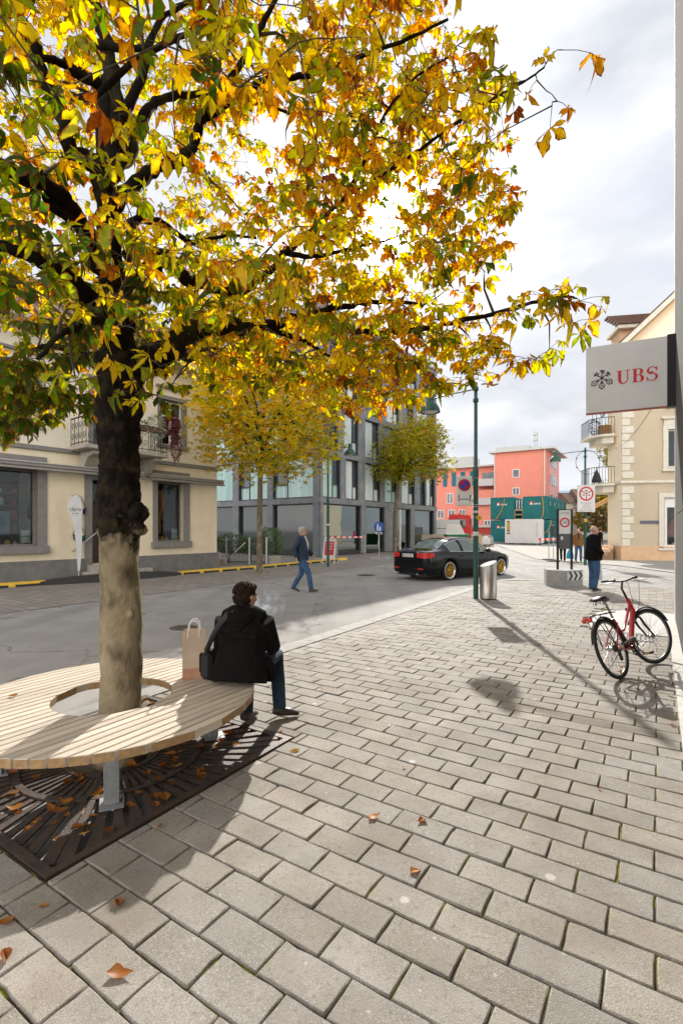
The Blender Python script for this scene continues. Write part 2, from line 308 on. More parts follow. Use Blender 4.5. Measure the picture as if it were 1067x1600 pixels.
def paver(s0,s1,ta,tb,fine):
    g=.0026; s0+=g;s1-=g;ta+=g;tb-=g
    if s1-s0<.03: return
    z=rng.normal(0,.0016); tx,ty=rng.normal(0,.010,2); cs,ct=(s0+s1)/2,(ta+tb)/2
    if fine:
        out=[];nn=6
        for (a,b,k) in (((s0,ta),(s1,ta),5),((s1,ta),(s1,tb),3),((s1,tb),(s0,tb),5),((s0,tb),(s0,ta),3)):
            for i in range(k):
                f=i/k; out.append((a[0]+(b[0]-a[0])*f,a[1]+(b[1]-a[1])*f))
        j=[rng.normal(0,.0022)+(.006 if rng.random()<.03 else 0) for _ in out]; n=len(out); vs=[]
        for lev,(ins,dz) in enumerate(((-.0005,-.03),(.0,-.009),(.002,-.003),(.007,0))):
            for (x,y),q in zip(out,j):
                dx,dy=cs-x,ct-y; l=math.hypot(dx,dy); k=(ins+abs(q)*(1 if lev<3 else .6))
                sx=(1 if dx>0 else -1)*k*(1 if abs(abs(dx)-(s1-s0)/2)<.002 else .0); sy=(1 if dy>0 else -1)*k*(1 if abs(abs(dy)-(tb-ta)/2)<.002 else .0)
                vs.append(ST(x+sx,y+sy,z+dz+(x-cs)*tx+(y-ct)*ty))
        fs=[tuple(range(3*n,4*n))]
        for l in range(3):
            for i in range(n): fs.append((l*n+i,l*n+(i+1)%n,(l+1)*n+(i+1)%n,(l+1)*n+i))
        pv.add(vs,fs[:1],False); 
        k=len(pv.v)-len(vs)
        for f in fs[1:]: pv.f.append(tuple(q+k for q in f)); pv.m.append(0); pv.sm.append(True)
    else:
        vs=[]
        for ins,dz in ((0,-.02),(0,-.004),(.005,0)):
            for x,y in ((s0+ins,ta+ins),(s1-ins,ta+ins),(s1-ins,tb-ins),(s0+ins,tb-ins)): vs.append(ST(x,y,z+dz+(x-cs)*tx+(y-ct)*ty))
        pv.add(vs,[(8,9,10,11)]+[(l*4+i,l*4+(i+1)%4,l*4+4+(i+1)%4,l*4+4+i) for l in (0,1) for i in range(4)])
k=0; t=t0
while t<16.9:
    a,b=t,t+Cp; off=(-.967+(k-18)%2*Lp*.5+rng.normal(0,.006)); 
    smin=-4.31; smax=.285 if t<11.1 else (9 if t<15.6 else 2+ (16.9-t)*4)
    if t>16.2: smin=-4.31+(t-16.2)*1.2
    s=off-math.ceil((off-smin)/Lp)*Lp
    while s<smax:
        s0,s1=max(s,smin),min(s+Lp,smax)
        # cut round the tree grate
        segs=[(s0,s1)]
        if b>gt-.97 and a<gt+.97:
            gl,gr=gs-.97,gs+.97; segs=[]
            if s0<gl: segs.append((s0,min(s1,gl)))
            if s1>gr: segs.append((max(s0,gr),s1))
            if s1>gl and s0<gr:
                if a<gt-.99: paver(max(s0,gl),min(s1,gr),a,gt-.97,True)
                if b>gt+.99: paver(max(s0,gl),min(s1,gr),gt+.97,b,True)
        for q in segs:
            if q[1]-q[0]<.04: continue
            # leave out the smooth concrete slab
            if -1.0<(q[0]+q[1])/2 and 9.3<(a+b)/2<11.8: continue
            a2,b2=a,b
            paver(q[0],q[1],a2,b2,t<6.5)
        s+=Lp
    k+=1; t+=Cp
tag(pv.build('pavement',paver_mat()),kind='structure')
KM=mat('kerb_stone',(.33,.32,.30),.8,c2=(.24,.235,.22),scale=6,bump=.4,bscale=90)
kb=MB()
t=-6
while t<16:
    kb.add([ST(s_,t_,z_) for s_,t_ in ((-4.6,t+.006),(-4.325,t+.006),(-4.325,t+.994),(-4.6,t+.994)) for z_ in (-.08,.002)],[(1,3,5,7),(0,1,7,6),(0,2,3,1),(4,6,7,5)]); t+=1
pts=[(-4.6,16.0),(-4.5,16.7),(-4.2,17.15),(-3.6,17.4),(-3,17.45),(2,17.15),(9,16)]
inn=[(-4.325,16.0),(-4.25,16.5),(-4.0,16.85),(-3.5,17.1),(-3,17.15),(2,16.86),(9,15.75)]
for i in range(len(pts)-1):
    q=[ST(*pts[i],-.08),ST(*inn[i],-.08),ST(*inn[i+1],-.08),ST(*pts[i+1],-.08)]; z=V((0,0,.082))
    kb.add(q+[p+z for p in q],[(4,5,6,7),(0,4,7,3),(1,2,6,5)])
tag(kb.build('kerb',KM),kind='structure')
cs_=MB(); ring=[ST(-1.02,9.6),ST(-.9,9.3),ST(.285,9.3),ST(.285,11.2),ST(2.2,11.2),ST(2.2,11.8),ST(-.5,11.85),ST(-.85,11.6),ST(-1.02,11.2)]
cs_.prism([tuple(p[:2]) for p in ring],-.03,.003)
tag(cs_.build('concrete_apron',mat('apron',(.5,.49,.46),.75,c2=(.42,.41,.39),scale=2,bump=.1,bscale=60)),kind='structure')
# drain grating in the apron
dr=thing('drain_grating','steel slotted drain grating in the pavement under the front wheel of the red bicycle','drain',ST(-.35,8.95,.002)); dr.rotation_euler=(0,0,-TH)
m=MB(); m.box(-.3,.3,-.25,-.22,0,.012); m.box(-.3,.3,.22,.25,0,.012); m.box(-.3,-.27,-.22,.22,0,.012); m.box(.27,.3,-.22,.22,0,.012); GALV=mat('galvanised',(.42,.44,.45),.45,.6,c2=(.33,.35,.36),scale=20,bump=.05)
m.build('frame',GALV,dr); m=MB()
for i in range(9): m.box(-.255+i*.06,-.225+i*.06,-.22,.22,-.002,.009)
m.build('bars',GALV,dr)
IRON=mat('cast_iron',(.07,.062,.055),.6,.3,c2=(.11,.085,.065),scale=12,bump=.3)
def manhole(px,py,r,lab):
    p=G(px,py); mm=MB(); mm.lathe([(0,.004),(r*.86,.004),(r*.88,.0),(r*.9,.006),(r,.006),(r,-.02)],28)
    for i in range(-3,4): mm.box(-r*.6,r*.6,i*r*.2-.012,i*r*.2+.012,.004,.008)
    o=mm.build('manhole_cover',IRON); o.location=(p.x,p.y,-.043); tag(o,lab,'manhole cover','manhole covers in the road')
manhole(287,977,.24,'small round iron cover in the road left of the paper bag'); manhole(572,897,.36,'round iron cover in the road behind the black car')

# ---------------------------------------------------------------- cream house
STUC=mat('cream_stucco',(.80,.71,.53),.9,c2=(.73,.64,.47),scale=1.5,bump=.8,bscale=14)
STUU=mat('cream_upper',(.78,.73,.60),.9,c2=(.71,.66,.54),scale=1.5,bump=.6,bscale=14)
GREY=mat('grey_trim',(.23,.22,.205),.8,c2=(.19,.182,.17),scale=5,bump=.15)
PLIN=mat('plinth_grey',(.20,.195,.185),.9,c2=(.15,.147,.14),scale=4,bump=.5,bscale=30)
WHT=mat('white_paint',(.78,.78,.77),.5,c2=(.70,.70,.69),scale=4)
DARK=mat('dark_interior',(.06,.04,.028),.8,c2=(.15,.09,.05),scale=3)
GLS=glassmat('window_glass',(.85,.9,.9),1.45,.03,(.22,.23,.25))
RTILE=mat('roof_tile',(.16,.09,.06),.9,c2=(.10,.06,.045),scale=5,bump=.5)
STEEL=mat('steel',(.55,.55,.54),.3,.9,c2=(.45,.45,.44),scale=10)
WOODP=mat('interior_wood',(.35,.2,.09),.7,c2=(.22,.12,.05),scale=6)
M,az=FR(-5.6,22.0,-.609,-.793)
ch=thing('cream_house','cream stuccoed house with grey shop window surrounds and a balcony, behind the chestnut tree','house',(-5.6,22.0,0),az)
LX=16.0
def wallgrid(x0,x1,z0,z1,holes,yf=0,yb=-.32):
    """wall slab between x0..x1, z0..z1 with rectangular holes (hx0,hx1,hz0,hz1)"""
    mb=MB(); xs=sorted({x0,x1}|{h[0] for h in holes}|{h[1] for h in holes}); zs=sorted({z0,z1}|{h[2] for h in holes}|{h[3] for h in holes})
    for i in range(len(xs)-1):
        run=None
        for j in range(len(zs)-1):
            cx,cz=(xs[i]+xs[i+1])/2,(zs[j]+zs[j+1])/2
            hole=any(h[0]<cx<h[1] and h[2]<cz<h[3] for h in holes)
            if not hole:
                if run is None: run=zs[j]
            if hole or j==len(zs)-2:
                end=zs[j] if hole else zs[j+1]
                if run is not None: mb.box(xs[i],xs[i+1],yb,yf,run,end); run=None
    return mb
low=[(1.73,2.95,1.2,3.62),(7.32,11.2,1.15,3.65),(4.35,5.55,.45,3.55)]
upp=[(1.75,2.78,5.15,7.0),(4.2,5.5,4.6,7.1),(7.35,8.5,5.15,7.0),(10.4,11.5,5.15,7.0)]
wallgrid(0,LX,.0,4.32,low).build('wall',STUC,ch)
wallgrid(0,LX,4.48,8.3,upp).build('upper_wall',STUU,ch)
m=MB(); m.box(0,LX,-9,-8.7,0,8.3); m.box(0,.3,-8.7,-.32,0,8.3); m.box(LX-.3,LX,-8.7,-.32,0,8.3); m.box(.3,LX-.3,-8.7,-.32,8.1,8.3); m.box(.3,LX-.3,-8.7,-.32,4.2,4.4); m.box(.3,LX-.3,-4.2,-4.0,.3,4.2); m.box(.3,LX-.3,-4.2,-4,4.4,8.1); m.box(.3,LX-.3,-8.7,-.32,.2,.3); m.build('rear_wall',STUU,ch)
m=MB(); m.box(-.06,4.32,.002,.07,-.1,.66); m.box(5.58,LX,.002,.07,-.1,.66); m.build('plinth',PLIN,ch)
m=MB(); m.box(-.05,LX,-.3,.08,4.32,4.40,bev=.02); m.box(-.03,LX,-.3,.04,4.40,4.48); m.build('cornice',GREY,ch)
# eave and roof
m=MB(); m.box(-.55,LX+.5,-.3,.62,8.32,8.42); m.box(-.60,LX+.5,.62,.72,8.34,8.5,bev=.02); m.box(-.1,LX,.0,.16,8.18,8.3); m.build('eave',mat('eave_paint',(.55,.5,.42),.8),ch)
m=MB(); m.add([(-.6,.72,8.5),(LX+.5,.72,8.5),(LX+.5,-4.3,12),(-.6,-4.3,12),(-.6,-9.5,8.5),(LX+.5,-9.5,8.5)],[(0,1,2,3),(3,2,5,4),(0,3,4),(1,5,2)])
for i in range(34): m.box(-.58+i*.5,-.52+i*.5,0,.06,0,6.0,Matrix.Translation((0,.72,8.5))@Matrix.Rotation(math.atan2(5.02,3.5),4,'X'))
m.build('roof',RTILE,ch)
def window(par,x0,x1,z0,z1,yo=0,sur=.16,sill=True,lintel=0,mull=1,trans=.66,dep=.16,frame=WHT,surm=GREY,glass=GLS,curt=True):
    f=MB(); w=.07
    y1=yo-dep
    f.box(x0,x0+w,y1-.05,y1,z0,z1); f.box(x1-w,x1,y1-.05,y1,z0,z1); f.box(x0+w,x1-w,y1-.05,y1,z0,z0+w); f.box(x0+w,x1-w,y1-.05,y1,z1-w,z1)
    xm=(x0+x1)/2
    if mull: f.box(xm-.05,xm+.05,y1-.045,y1+.01,z0+w,z1-w)
    if trans:
        zt=z0+(z1-z0)*trans
        for a,b in ((x0+w,xm-.05),(xm+.05,x1-w)) if mull else ((x0+w,x1-w),): f.box(a,b,y1-.04,y1-.005,zt-.03,zt+.03)
    o=f.build('window',frame,par)
    g=MB(); g.box(x0+w,x1-w,y1-.03,y1-.024,z0+w,z1-w); g.build('pane',glass,o)
    if sur:
        s=MB(); s.box(x0-sur,x0,yo-.2,yo+.035,z0,z1+sur); s.box(x1,x1+sur,yo-.2,yo+.035,z0,z1+sur); s.box(x0,x1,yo-.2,yo+.035,z1,z1+sur)
        if lintel: s.box(x0-sur-.1,x1+sur+.1,yo+.002,yo+.14,z1+sur+.28,z1+sur+.38,bev=.02)
        s.build('surround',surm,o)
    if sill: s=MB(); s.box(x0-sur-.05,x1+sur+.05,yo-.1,yo+.1,z0-.14,z0,bev=.01); s.build('sill',surm,o)
    if curt:
        c=MB(); c.box(x0-.3,x1+.3,y1-1.2,y1-1.15,z0-.3,z1+.3); c.build('room_back',DARK,o)
        c=MB()
        for a,b in ((x0+.05,x0+.28),(x1-.28,x1-.05)):
            n=8
            for i in range(n): xa=a+(b-a)*i/n; xb=a+(b-a)*(i+1)/n; c.add([(xa,y1-.12-.03*(i%2),z0),(xb,y1-.12-.03*((i+1)%2),z0),(xb,y1-.12-.03*((i+1)%2),z1),(xa,y1-.12-.03*(i%2),z1)],[(0,1,2,3)])
        c.build('curtain',mat('curtain',(.6,.6,.58),.9),o)
    return o
window(ch,*upp[0],lintel=1); window(ch,*upp[2],lintel=1); window(ch,*upp[3],lintel=1)
window(ch,4.2,5.5,4.6,7.1,lintel=1,sill=False,trans=.75)
# shop windows with goods
PAPER=mat('paper',(.75,.75,.72),.8,c2=(.68,.68,.66),scale=3)
PIC=mat('window_picture',(.06,.14,.22),.5,c2=(.20,.30,.36),scale=1.5,lo=.4,hi=.6)
def goods(par,x0,x1,z,y,n,cols):
    for i in range(n):
        x=x0+(x1-x0)*(i+.5)/n+random.uniform(-.05,.05); r=random.uniform(.05,.11); h=random.uniform(.1,.28); g=MB()
        if i%3==0: g.box(x-r,x+r,y-.1,y+.1,z,z+h,bev=.01)
        elif i%3==1: g.lathe([(0,0),(r*.8,0),(r,h*.5),(r*.6,h*.8),(r*.3,h),(0,h)],10,Matrix.Translation((x,y,z)))
        else: g.ell((x,y,z+r),r,r,r,10,8)
        g.build('display_item',cols[i%len(cols)],par)
GC1=[mat('goods_'+n,c,.6,c2=tuple(x*.7 for x in c)) for n,c in (('orange',(.7,.22,.04)),('white',(.75,.72,.68)),('yellow',(.75,.5,.08)),('red',(.5,.06,.04)),('beige',(.6,.45,.28)),('green',(.1,.25,.08)))]
def shopwin(x0,x1,z0,z1,gls_x1,pic):
    f=MB(); f.box(x0-.28,x0,-.3,.05,z0,z1); f.box(x1,x1+.2,-.3,.05,z0,z1); f.box(x0-.28,x1+.2,-.3,.05,z1,z1+.45); f.box(x0,x1,-.3,-.22,z0,z0+.06); f.box(x0,x1,-.3,-.22,z1-.05,z1)
    f.box(x1-.05,x1,-.3,-.22,z0+.06,z1-.05); f.box(x0,x0+.05,-.3,-.22,z0+.06,z1-.05)
    o=f.build('shop_window',GREY,ch); s=MB(); s.box(x0-.33,x1+.27,-.3,.16,z0-.25,z0,bev=.01); s.build('sill',GREY,o)
    g=MB(); g.box(x0+.05,x1-.05,-.27,-.26,z0+.06,z1-.05); g.build('pane',GLS,o)
    b=MB(); b.box(x0-.2,x1+.2,-1.9,-1.85,z0-.3,z1+.3); b.box(x0-.25,x0-.2,-1.85,-.33,z0-.3,z1+.3); b.box(x1+.2,x1+.25,-1.85,-.33,z0-.3,z1+.3); b.box(x0-.2,x1+.2,-1.85,-.33,z1+.25,z1+.3); b.build('display_case',DARK,o)
    b=MB(); b.box(x0-.2,x1+.2,-1.0,-.33,z0-.06,z0+.0); b.build('display_floor',PAPER,o)
    sh=MB()
    for k in range(1,5): sh.box(x0-.1,x1*.45+x0*.55,-1.8,-1.5,z0+k*.45,z0+k*.45+.04)
    sh.build('shelf',WOODP,o)
    for k in range(1,5): goods(o,x0,x0+(x1-x0)*.45,z0+k*.45+.04,-1.6,5,GC1)
    goods(o,x0+.1,x1-.1,z0,-.6,max(5,int((x1-x0)*4)),GC1)
    p=MB(); 
    for q in (0,1): p.box(x0+.1,x0+.38,-.285,-.28,z0+.1+.22*q,z0+.3+.22*q)
    o2=p.build('notice_sheet',PAPER,o)
    c=MB(); c.box(x0+.0,x0+.12,-1.2,-.4,z0,z1); c.build('side_curtain',mat('side_curtain',(.45,.45,.38),.9),o)
    if pic: c=MB(); c.box(x0+.5,x1-.3,-.95,-.9,z0+.35,z0+1.15); c.build('backdrop',PIC,o)
    else: c=MB(); c.tube([(x0+.55,-.9,z0+.3),(x0+.6,-.9,z0+1),(x0+.5,-.85,z0+1.6),(x0+.62,-.9,z1-.3)],[.05,.1,.12,.16],8); c.build('hanging_garland',GC1[0],o)
    return o
shopwin(1.73,2.95,1.2,3.62,0,False); w=shopwin(7.32,11.2,1.15,3.65,0,True)
m=MB(); m.ell((8.6,-1.2,3.25),.09,.09,.09); m.build('ceiling_lamp',mat('lamp_glow',(1,.75,.35),.5,emit=(1,.6,.2),emits=4),w)
# recessed door
f=MB(); f.box(5.55,5.8,-.5,.06,0.0,3.75); f.box(4.1,4.35,-.5,.06,0.0,3.75); f.box(4.35,5.55,-.5,.06,3.5,3.75); d=f.build('door',GREY,ch)
f=MB(); f.box(4.35,5.55,-.9,-.84,.45,2.7); f.build('door_leaf',mat('door_leaf',(.09,.05,.03),.6),d); f=MB(); f.box(4.35,5.55,-.9,-.86,2.75,3.5); f.build('fanlight',GLS,d); f=MB(); f.box(4.3,5.6,-.84,-.3,.4,.46); f.build('threshold',PLIN,d)
LST=mat('limestone_step',(.42,.39,.34),.85,c2=(.33,.3,.26),scale=6,bump=.3)
f=MB(); f.box(4.2,5.75,.072,.45,-.1,.42,bev=.015); f.box(4.0,6.1,.45,.85,-.1,.22,bev=.015); f.box(3.4,4.2,.072,.45,-.1,.2,bev=.015); f.build('entrance_step',LST,ch)
f=MB(); f.tube([(6.25,.16,.95),(5.4,.16,1.62)],.022,8); f.cyl((6.2,.002,.93),(6.2,.16,.99),.02,n=8); f.cyl((5.75,.05,1.28),(5.75,.16,1.34),.02,n=8); f.build('handrail',STEEL,ch)
# retractable awning rails
for a,b in ((-.1,3.45),(3.7,LX)):
    f=MB(); f.box(a,b,.1,.42,3.72,3.84,bev=.03); f.box(a,b,.28,.46,3.62,3.70,bev=.02); o=f.build('awning_case',mat('awning_case',(.30,.28,.26),.6),ch)
    f=MB(); f.box(a+.02,b-.02,.43,.46,3.85,3.88); f.box(a+.02,b-.02,.12,.4,3.845,3.86); f.build('awning_trim',mat('awn_trim',(.55,.54,.52),.5),o)
f=MB(); f.box(3.3,5.8,.002,.35,3.98,4.3); f.box(3.3,6.3,.35,.0+.36,4.0,4.01)
# balcony
bl=MB(); bl.box(3.25,6.35,.08,1.25,4.42,4.56,bev=.02); bo=bl.build('balcony',LST,ch)
for x in (3.55,5.85):
    c=MB(); c.prism([(0,0),(1.0,0),(1.0,-.12),(.6,-.2),(.35,-.45),(.12,-.62),(0,-.62)][::-1],-.14,.14,Matrix.Translation((x,.06,4.4))@Matrix(((0,0,1,0),(1,0,0,0),(0,1,0,0),(0,0,0,1)))); c.build('bracket',LST,bo)
IR2=mat('wrought_iron',(.035,.033,.03),.6,.3)
c=MB()
def rail(x0,y0,x1,y1):
    c.bar((x0,y0,5.5),(x1,y1,5.5),.05,.035); c.bar((x0,y0,4.64),(x1,y1,4.64),.025); n=max(2,int(math.hypot(x1-x0,y1-y0)/.24))
    for i in range(n+1):
        f_=i/n; x=x0+(x1-x0)*f_; y=y0+(y1-y0)*f_; c.bar((x,y,4.56),(x,y,5.5),.016)
        if i<n:
            dx,dy=(x1-x0)/n,(y1-y0)/n
            for zc in (4.85,5.22):
                pts=[(x+dx*(.5+.32*math.cos(a)*(1-a/9)),y+dy*(.5+.32*math.cos(a)*(1-a/9)),zc+.15*math.sin(a)*(1-a/9)) for a in [q*.55 for q in range(14)]]
                c.tube(pts,.009,5)
rail(6.3,.1,6.3,1.2); rail(6.3,1.2,3.3,1.2); rail(3.3,1.2,3.3,.1); c.build('railing',IR2,bo)
def blob_leaves(mb,cx,cy,cz,rx,ry,rz,n,s,seed=0):
    r=np.random.default_rng(seed)
    for _ in range(n):
        d=r.normal(0,1,3); d/=np.linalg.norm(d); q=r.uniform(.55,1)**.5; p=V((cx+d[0]*rx*q,cy+d[1]*ry*q,cz+d[2]*rz*q))
        a=V(r.normal(0,1,3)).normalized(); b=a.orthogonal().normalized(); l=s*r.uniform(.6,1.3)
        mb.add([p-a*l,p+b*l*.4,p+a*l,p-b*l*.4],[(0,1,2,3)])
fl=thing('window_box','balcony flower box trailing dark red leaves and white blossom','flower box',M@V((3.6,1.3,4.9)),az)
f=MB(); f.box(-.3,2.5,.0,.2,0.35,.55,bev=.01); f.build('box',mat('planter_brown',(.12,.07,.05),.8),fl)
f=MB(); f.box(0,0,0,0,0,0) if 0 else None
blob_leaves(f,-.3,.25,.75,.36,.25,.38,520,.06,1); blob_leaves(f,-.45,.28,.0,.22,.18,.72,420,.06,2); blob_leaves(f,2.4,.2,.55,.3,.2,.3,200,.05,3); f.build('red_foliage',mat('red_foliage',(.13,.02,.035),.7,c2=(.25,.05,.07),scale=20),fl)
f=MB(); blob_leaves(f,.35,.25,.55,.42,.25,.5,420,.05,4); f.build('white_blossom',mat('white_blossom',(.6,.6,.55),.7,c2=(.1,.2,.05),scale=30),fl)
f=MB(); blob_leaves(f,1.3,.2,.6,.7,.2,.2,200,.05,5); f.build('green_foliage',mat('hedge_green',(.05,.10,.03),.7,c2=(.09,.16,.04),scale=15),fl)
# cloth bags hung by the door
def hbag(x,z,colr,lab):
    o=thing('hanging_bag',lab,'bag',M@V((x,.03,z)),az,'cloth bags hung on the cream wall')
    f=MB(); f.tube([(-.2,.04,-.25),(-.12,.05,-.36),(0,.06,-.4),(.14,.05,-.36),(.22,.04,-.22)],[.02,.08,.1,.08,.02],8,ry=[.02,.05,.06,.05,.02]); f.build('pouch',colr,o)
    f=MB(); f.tube([(-.2,.03,-.25),(-.04,.02,.12),(.0,.02,.18),(.05,.02,.12),(.22,.03,-.22)],.012,6); f.build('strap',mat('strap_brown',(.12,.07,.04),.8),o)
hbag(5.98,2.7,mat('navy_cloth',(.02,.03,.08),.9),'navy cloth shoulder bag, upper of the two hung beside the shop door'); hbag(6.0,1.75,mat('teal_cloth',(.01,.09,.09),.9),'dark teal cloth shoulder bag, lower of the two hung beside the shop door')
# drop-shaped flag
fg=thing('feather_flag','white drop-shaped flag with dark lettering leaning by the cream wall','flag',M@V((6.3,.55,0)),az)
prof=[(-.02,.25),(.0,.8),(.05,1.3),(.09,1.8),(.22,2.15),(.29,2.4),(.28,2.62),(.18,2.8),(.02,2.88),(-.12,2.78),(-.17,2.55),(-.13,2.0),(-.15,1.4),(-.13,.8),(-.1,.35)]
f=MB(); f.prism([(x,z) for x,z in prof],-.006,.006,Matrix(((1,0,0,0),(0,0,-1,0),(0,1,0,0),(0,0,0,1)))); f.build('cloth',mat('flag_white',(.72,.72,.72),.8,c2=(.62,.62,.64),scale=2),fg)
f=MB(); f.tube([(-.02,.0,0),(-.1,.0,.4),(-.15,0,1.2),(-.17,0,2.5),(-.12,0,2.8),(.02,0,2.9),(.2,0,2.82)],.014,6); f.build('pole',STEEL,fg); f=MB(); f.box(-.25,.2,-.15,.15,-.02,.03,bev=.01); f.build('foot',IRON,fg)
INK=mat('ink_dark',(.04,.04,.06),.6); text('lettering','claro',.19,INK,fg,Matrix.Translation((.06,.009,2.38))@WALLP,.001); text('lettering','fair trade',.06,INK,fg,Matrix.Translation((.06,.009,2.24))@WALLP,.001)
# yellow kerb ramps and black rubber ramp
YEL=mat('yellow_ramp',(.75,.47,.03),.6,c2=(.6,.36,.03),scale=6,dirt=((.3,.22,.1),14)); RUB=mat('black_rubber',(.03,.03,.03),.8)
def ramp(a,b,w,hh,ma,name,lab,grp=None,n=1):
    a=V(a);b=V(b); d=(b-a); l=d.length; o=thing(name,lab,'kerb ramp',a,math.atan2(d.y,d.x),grp)
    f=MB(); f.prism([(0,0),(w,0),(w*.55,hh),(.0,hh)][::-1],.0,l,Matrix(((0,0,1,0),(-1,0,0,0),(0,1,0,-.04),(0,0,0,1)))); f.build('ramp_body',ma,o)
    f=MB(); 
    for i in range(int(l/.9)): f.box(i*.9+.05,i*.9+.75,-w-.04,-w+.01,-.04,.035)
    if l>1: f.build('skirt',RUB,o)
    return o
ramp((-11.9,12.9,0),(-9.45,15.55,0),.38,.13,YEL,'kerb_ramp','yellow ramp kerb along the left shop window','yellow ramp kerbs')
ramp((-6.3,18.9,0),(-3.8,21.9,0),.30,.13,YEL,'kerb_ramp','yellow ramp kerb from the house corner past the street tree','yellow ramp kerbs')
ramp((-3.75,21.95,0),(.13,28.0,0),.30,.13,YEL,'kerb_ramp','long yellow ramp kerb passing the green lamp post to the glass building','yellow ramp kerbs')
bm_=MB(); prof=[]
a=V((-9.6,15.2,0)); b=V((-6.2,18.9,0)); d=(b-a).normalized(); n_=V((d.y,-d.x,0)); N_=24; vs=[]
for i in range(N_+1):
    f_=i/N_; w=.15+.6*math.sin(pi*f_)**.5; hh=.03+.13*math.sin(pi*f_)**.6; p=a+(b-a)*f_
    vs+=[p-n_*w*.7+V((0,0,-.05)),p-n_*w*.4+V((0,0,hh)),p+n_*w*.3+V((0,0,hh)),p+n_*w+V((0,0,-.04))]
bm_.add(vs,[(i*4+j,i*4+4+j,i*4+5+j,i*4+1+j) for i in range(N_) for j in range(3)],True); o=bm_.build('rubber_ramp',RUB); tag(o,'black rubber ramp swelling in front of the shop door steps','ramp')

# ---------------------------------------------------------------- glass and concrete office building
CONC=mat('grey_concrete',(.20,.215,.235),.7,c2=(.14,.15,.17),scale=1.5,bump=.2,bscale=20,dirt=((.27,.28,.29),3))
FRD=mat('dark_frame',(.03,.032,.035),.5)
GT=mat('teal_glass',(.22,.40,.39),.06,c2=(.42,.58,.56),scale=.5,stretch=(6,6,.3),spec=.8); GD=mat('dark_glass',(.02,.035,.035),.05,c2=(.035,.05,.045),scale=.4,spec=.8); GW=mat('pale_glass',(.62,.68,.69),.1,c2=(.45,.56,.57),scale=.5,spec=.6); GK=mat('night_blue_glass',(.05,.07,.09),.06,c2=(.09,.12,.14),scale=.5,spec=.9)
GM={'t':GT,'d':GD,'w':GW,'k':GK}
gb=thing('glass_office_building','five storey office block with dark concrete grid and teal glass panels','office building',(-1.4,30.9,0),0)
floors=[0,3.55,6.65,9.75,12.85,15.85]
def face(ang,L_,layout,flip):
    # frame with x along the facade, y outward
    T=Matrix.Rotation(ang,4,'Z')
    S=Matrix.Diagonal((1,-1 if flip else 1,1,1))
    T=T@S
    for k,z in enumerate(floors[1:]): q=MB(); q.box(-.1,L_+.1,-.02,.12,z-.18,z+.18 if k<4 else z+.35,T); q.build('floor_beam',CONC,gb)
    for fl_,row in enumerate(layout):
        z0=floors[fl_]+(.18 if fl_ else .0); z1=floors[fl_+1]-.18
        edges=[0.0]; 
        cb=MB(); x=-.0
        for (a,b,ty) in row: cb=MB(); cb.box(x,a,-.02,.10,z0,z1,T); cb.build('column',CONC,gb); x=b
        cb=MB(); cb.box(x,L_,-.02,.10,z0,z1,T); cb.build('column',CONC,gb)
        for (a,b,ty) in row:
            fr=MB(); w=.08
            fr.box(a,a+w,-.22,-.05,z0,z1,T); fr.box(b-w,b,-.22,-.05,z0,z1,T); fr.box(a+w,b-w,-.22,-.05,z1-w,z1,T); fr.box(a+w,b-w,-.22,-.05,z0,z0+w+(.0 if fl_ else .15),T)
            f=fr.build('window',FRD,gb)
            if ty=='o':
                g=MB(); g.box(a+w,b-w,-.16,-.15,z0+w+.15,z1-w,T); g.build('pane',glassmat('shop_glass',(.85,.96,.92),1.4,.03,(.22,.25,.25)),f)
            elif fl_==0 or ty=='d':
                g=MB(); g.box(a+w,b-w,-.16,-.15,z0+w+(0 if fl_ else .15),z1-w,T); g.build('pane',GM[ty],f)
            else:
                s=a+w+(b-a-2*w)*.66
                g=MB(); g.box(a+w,s-.03,-.12,-.10,z0+w,z1-w,T); g.build('pane',GM[ty],f)
                g=MB(); g.box(s+.03,b-w,-.20,-.19,z0+w+.9,z1-w,T); g.build('pane',GK,f)
                g=MB(); g.box(s-.03,s+.03,-.2,-.06,z0+w,z1-w,T); g.box(s+.03,b-w,-.2,-.08,z0+w+.82,z0+w+.9,T); g.build('mullion',FRD,f)
                g=MB(); g.box(s+.03,b-w,-.16,-.14,z0+w,z0+w+.82,T); g.build('pane',GM[ty],f)
R0=[(.3,4.6,'o'),(5.2,7.8,'o'),(9.1,11.9,'o'),(12.6,16.3,'o')]
R1=[(.25,2.15,'t'),(2.75,4.3,'w'),(5.1,7.2,'w'),(7.8,9.8,'t'),(10.4,12.6,'w'),(13.1,14.6,'k'),(14.8,16.4,'w')]
R2=[(.25,1.9,'k'),(2.55,4.3,'w'),(5.1,7.0,'w'),(7.5,10,'k'),(10.6,13,'w'),(13.5,16.4,'k')]
R3=[(.25,2.4,'t'),(2.9,4.3,'w'),(5.1,7.4,'k'),(8,10,'w'),(10.6,12.4,'k'),(13.0,16.4,'w')]
R4=[(.25,1.9,'k'),(2.6,4.5,'w'),(5.1,7.0,'w'),(7.5,10,'k'),(10.6,13,'w'),(13.5,16.4,'k')]
face(math.atan2(.806,.592),16.75,[R0,R1,R2,R3,R4],True)
L0=[(.45,4.0,'d'),(4.5,7.4,'d'),(8.0,11.4,'d')]; L1=[(.45,4.0,'t'),(4.5,7.4,'t'),(8.0,11.4,'t')]
face(math.atan2(.592,-.806),12,[L0,L1,[(.45,3,'k'),(3.5,7.4,'t'),(8,11.4,'t')],[(.45,4,'t'),(4.5,7.4,'k'),(8,11.4,'t')],[(.45,4.0,'k'),(4.5,7.4,'t'),(8.0,11.4,'t')]],False)
T=Matrix.Rotation(math.atan2(.806,.592),4,'Z')
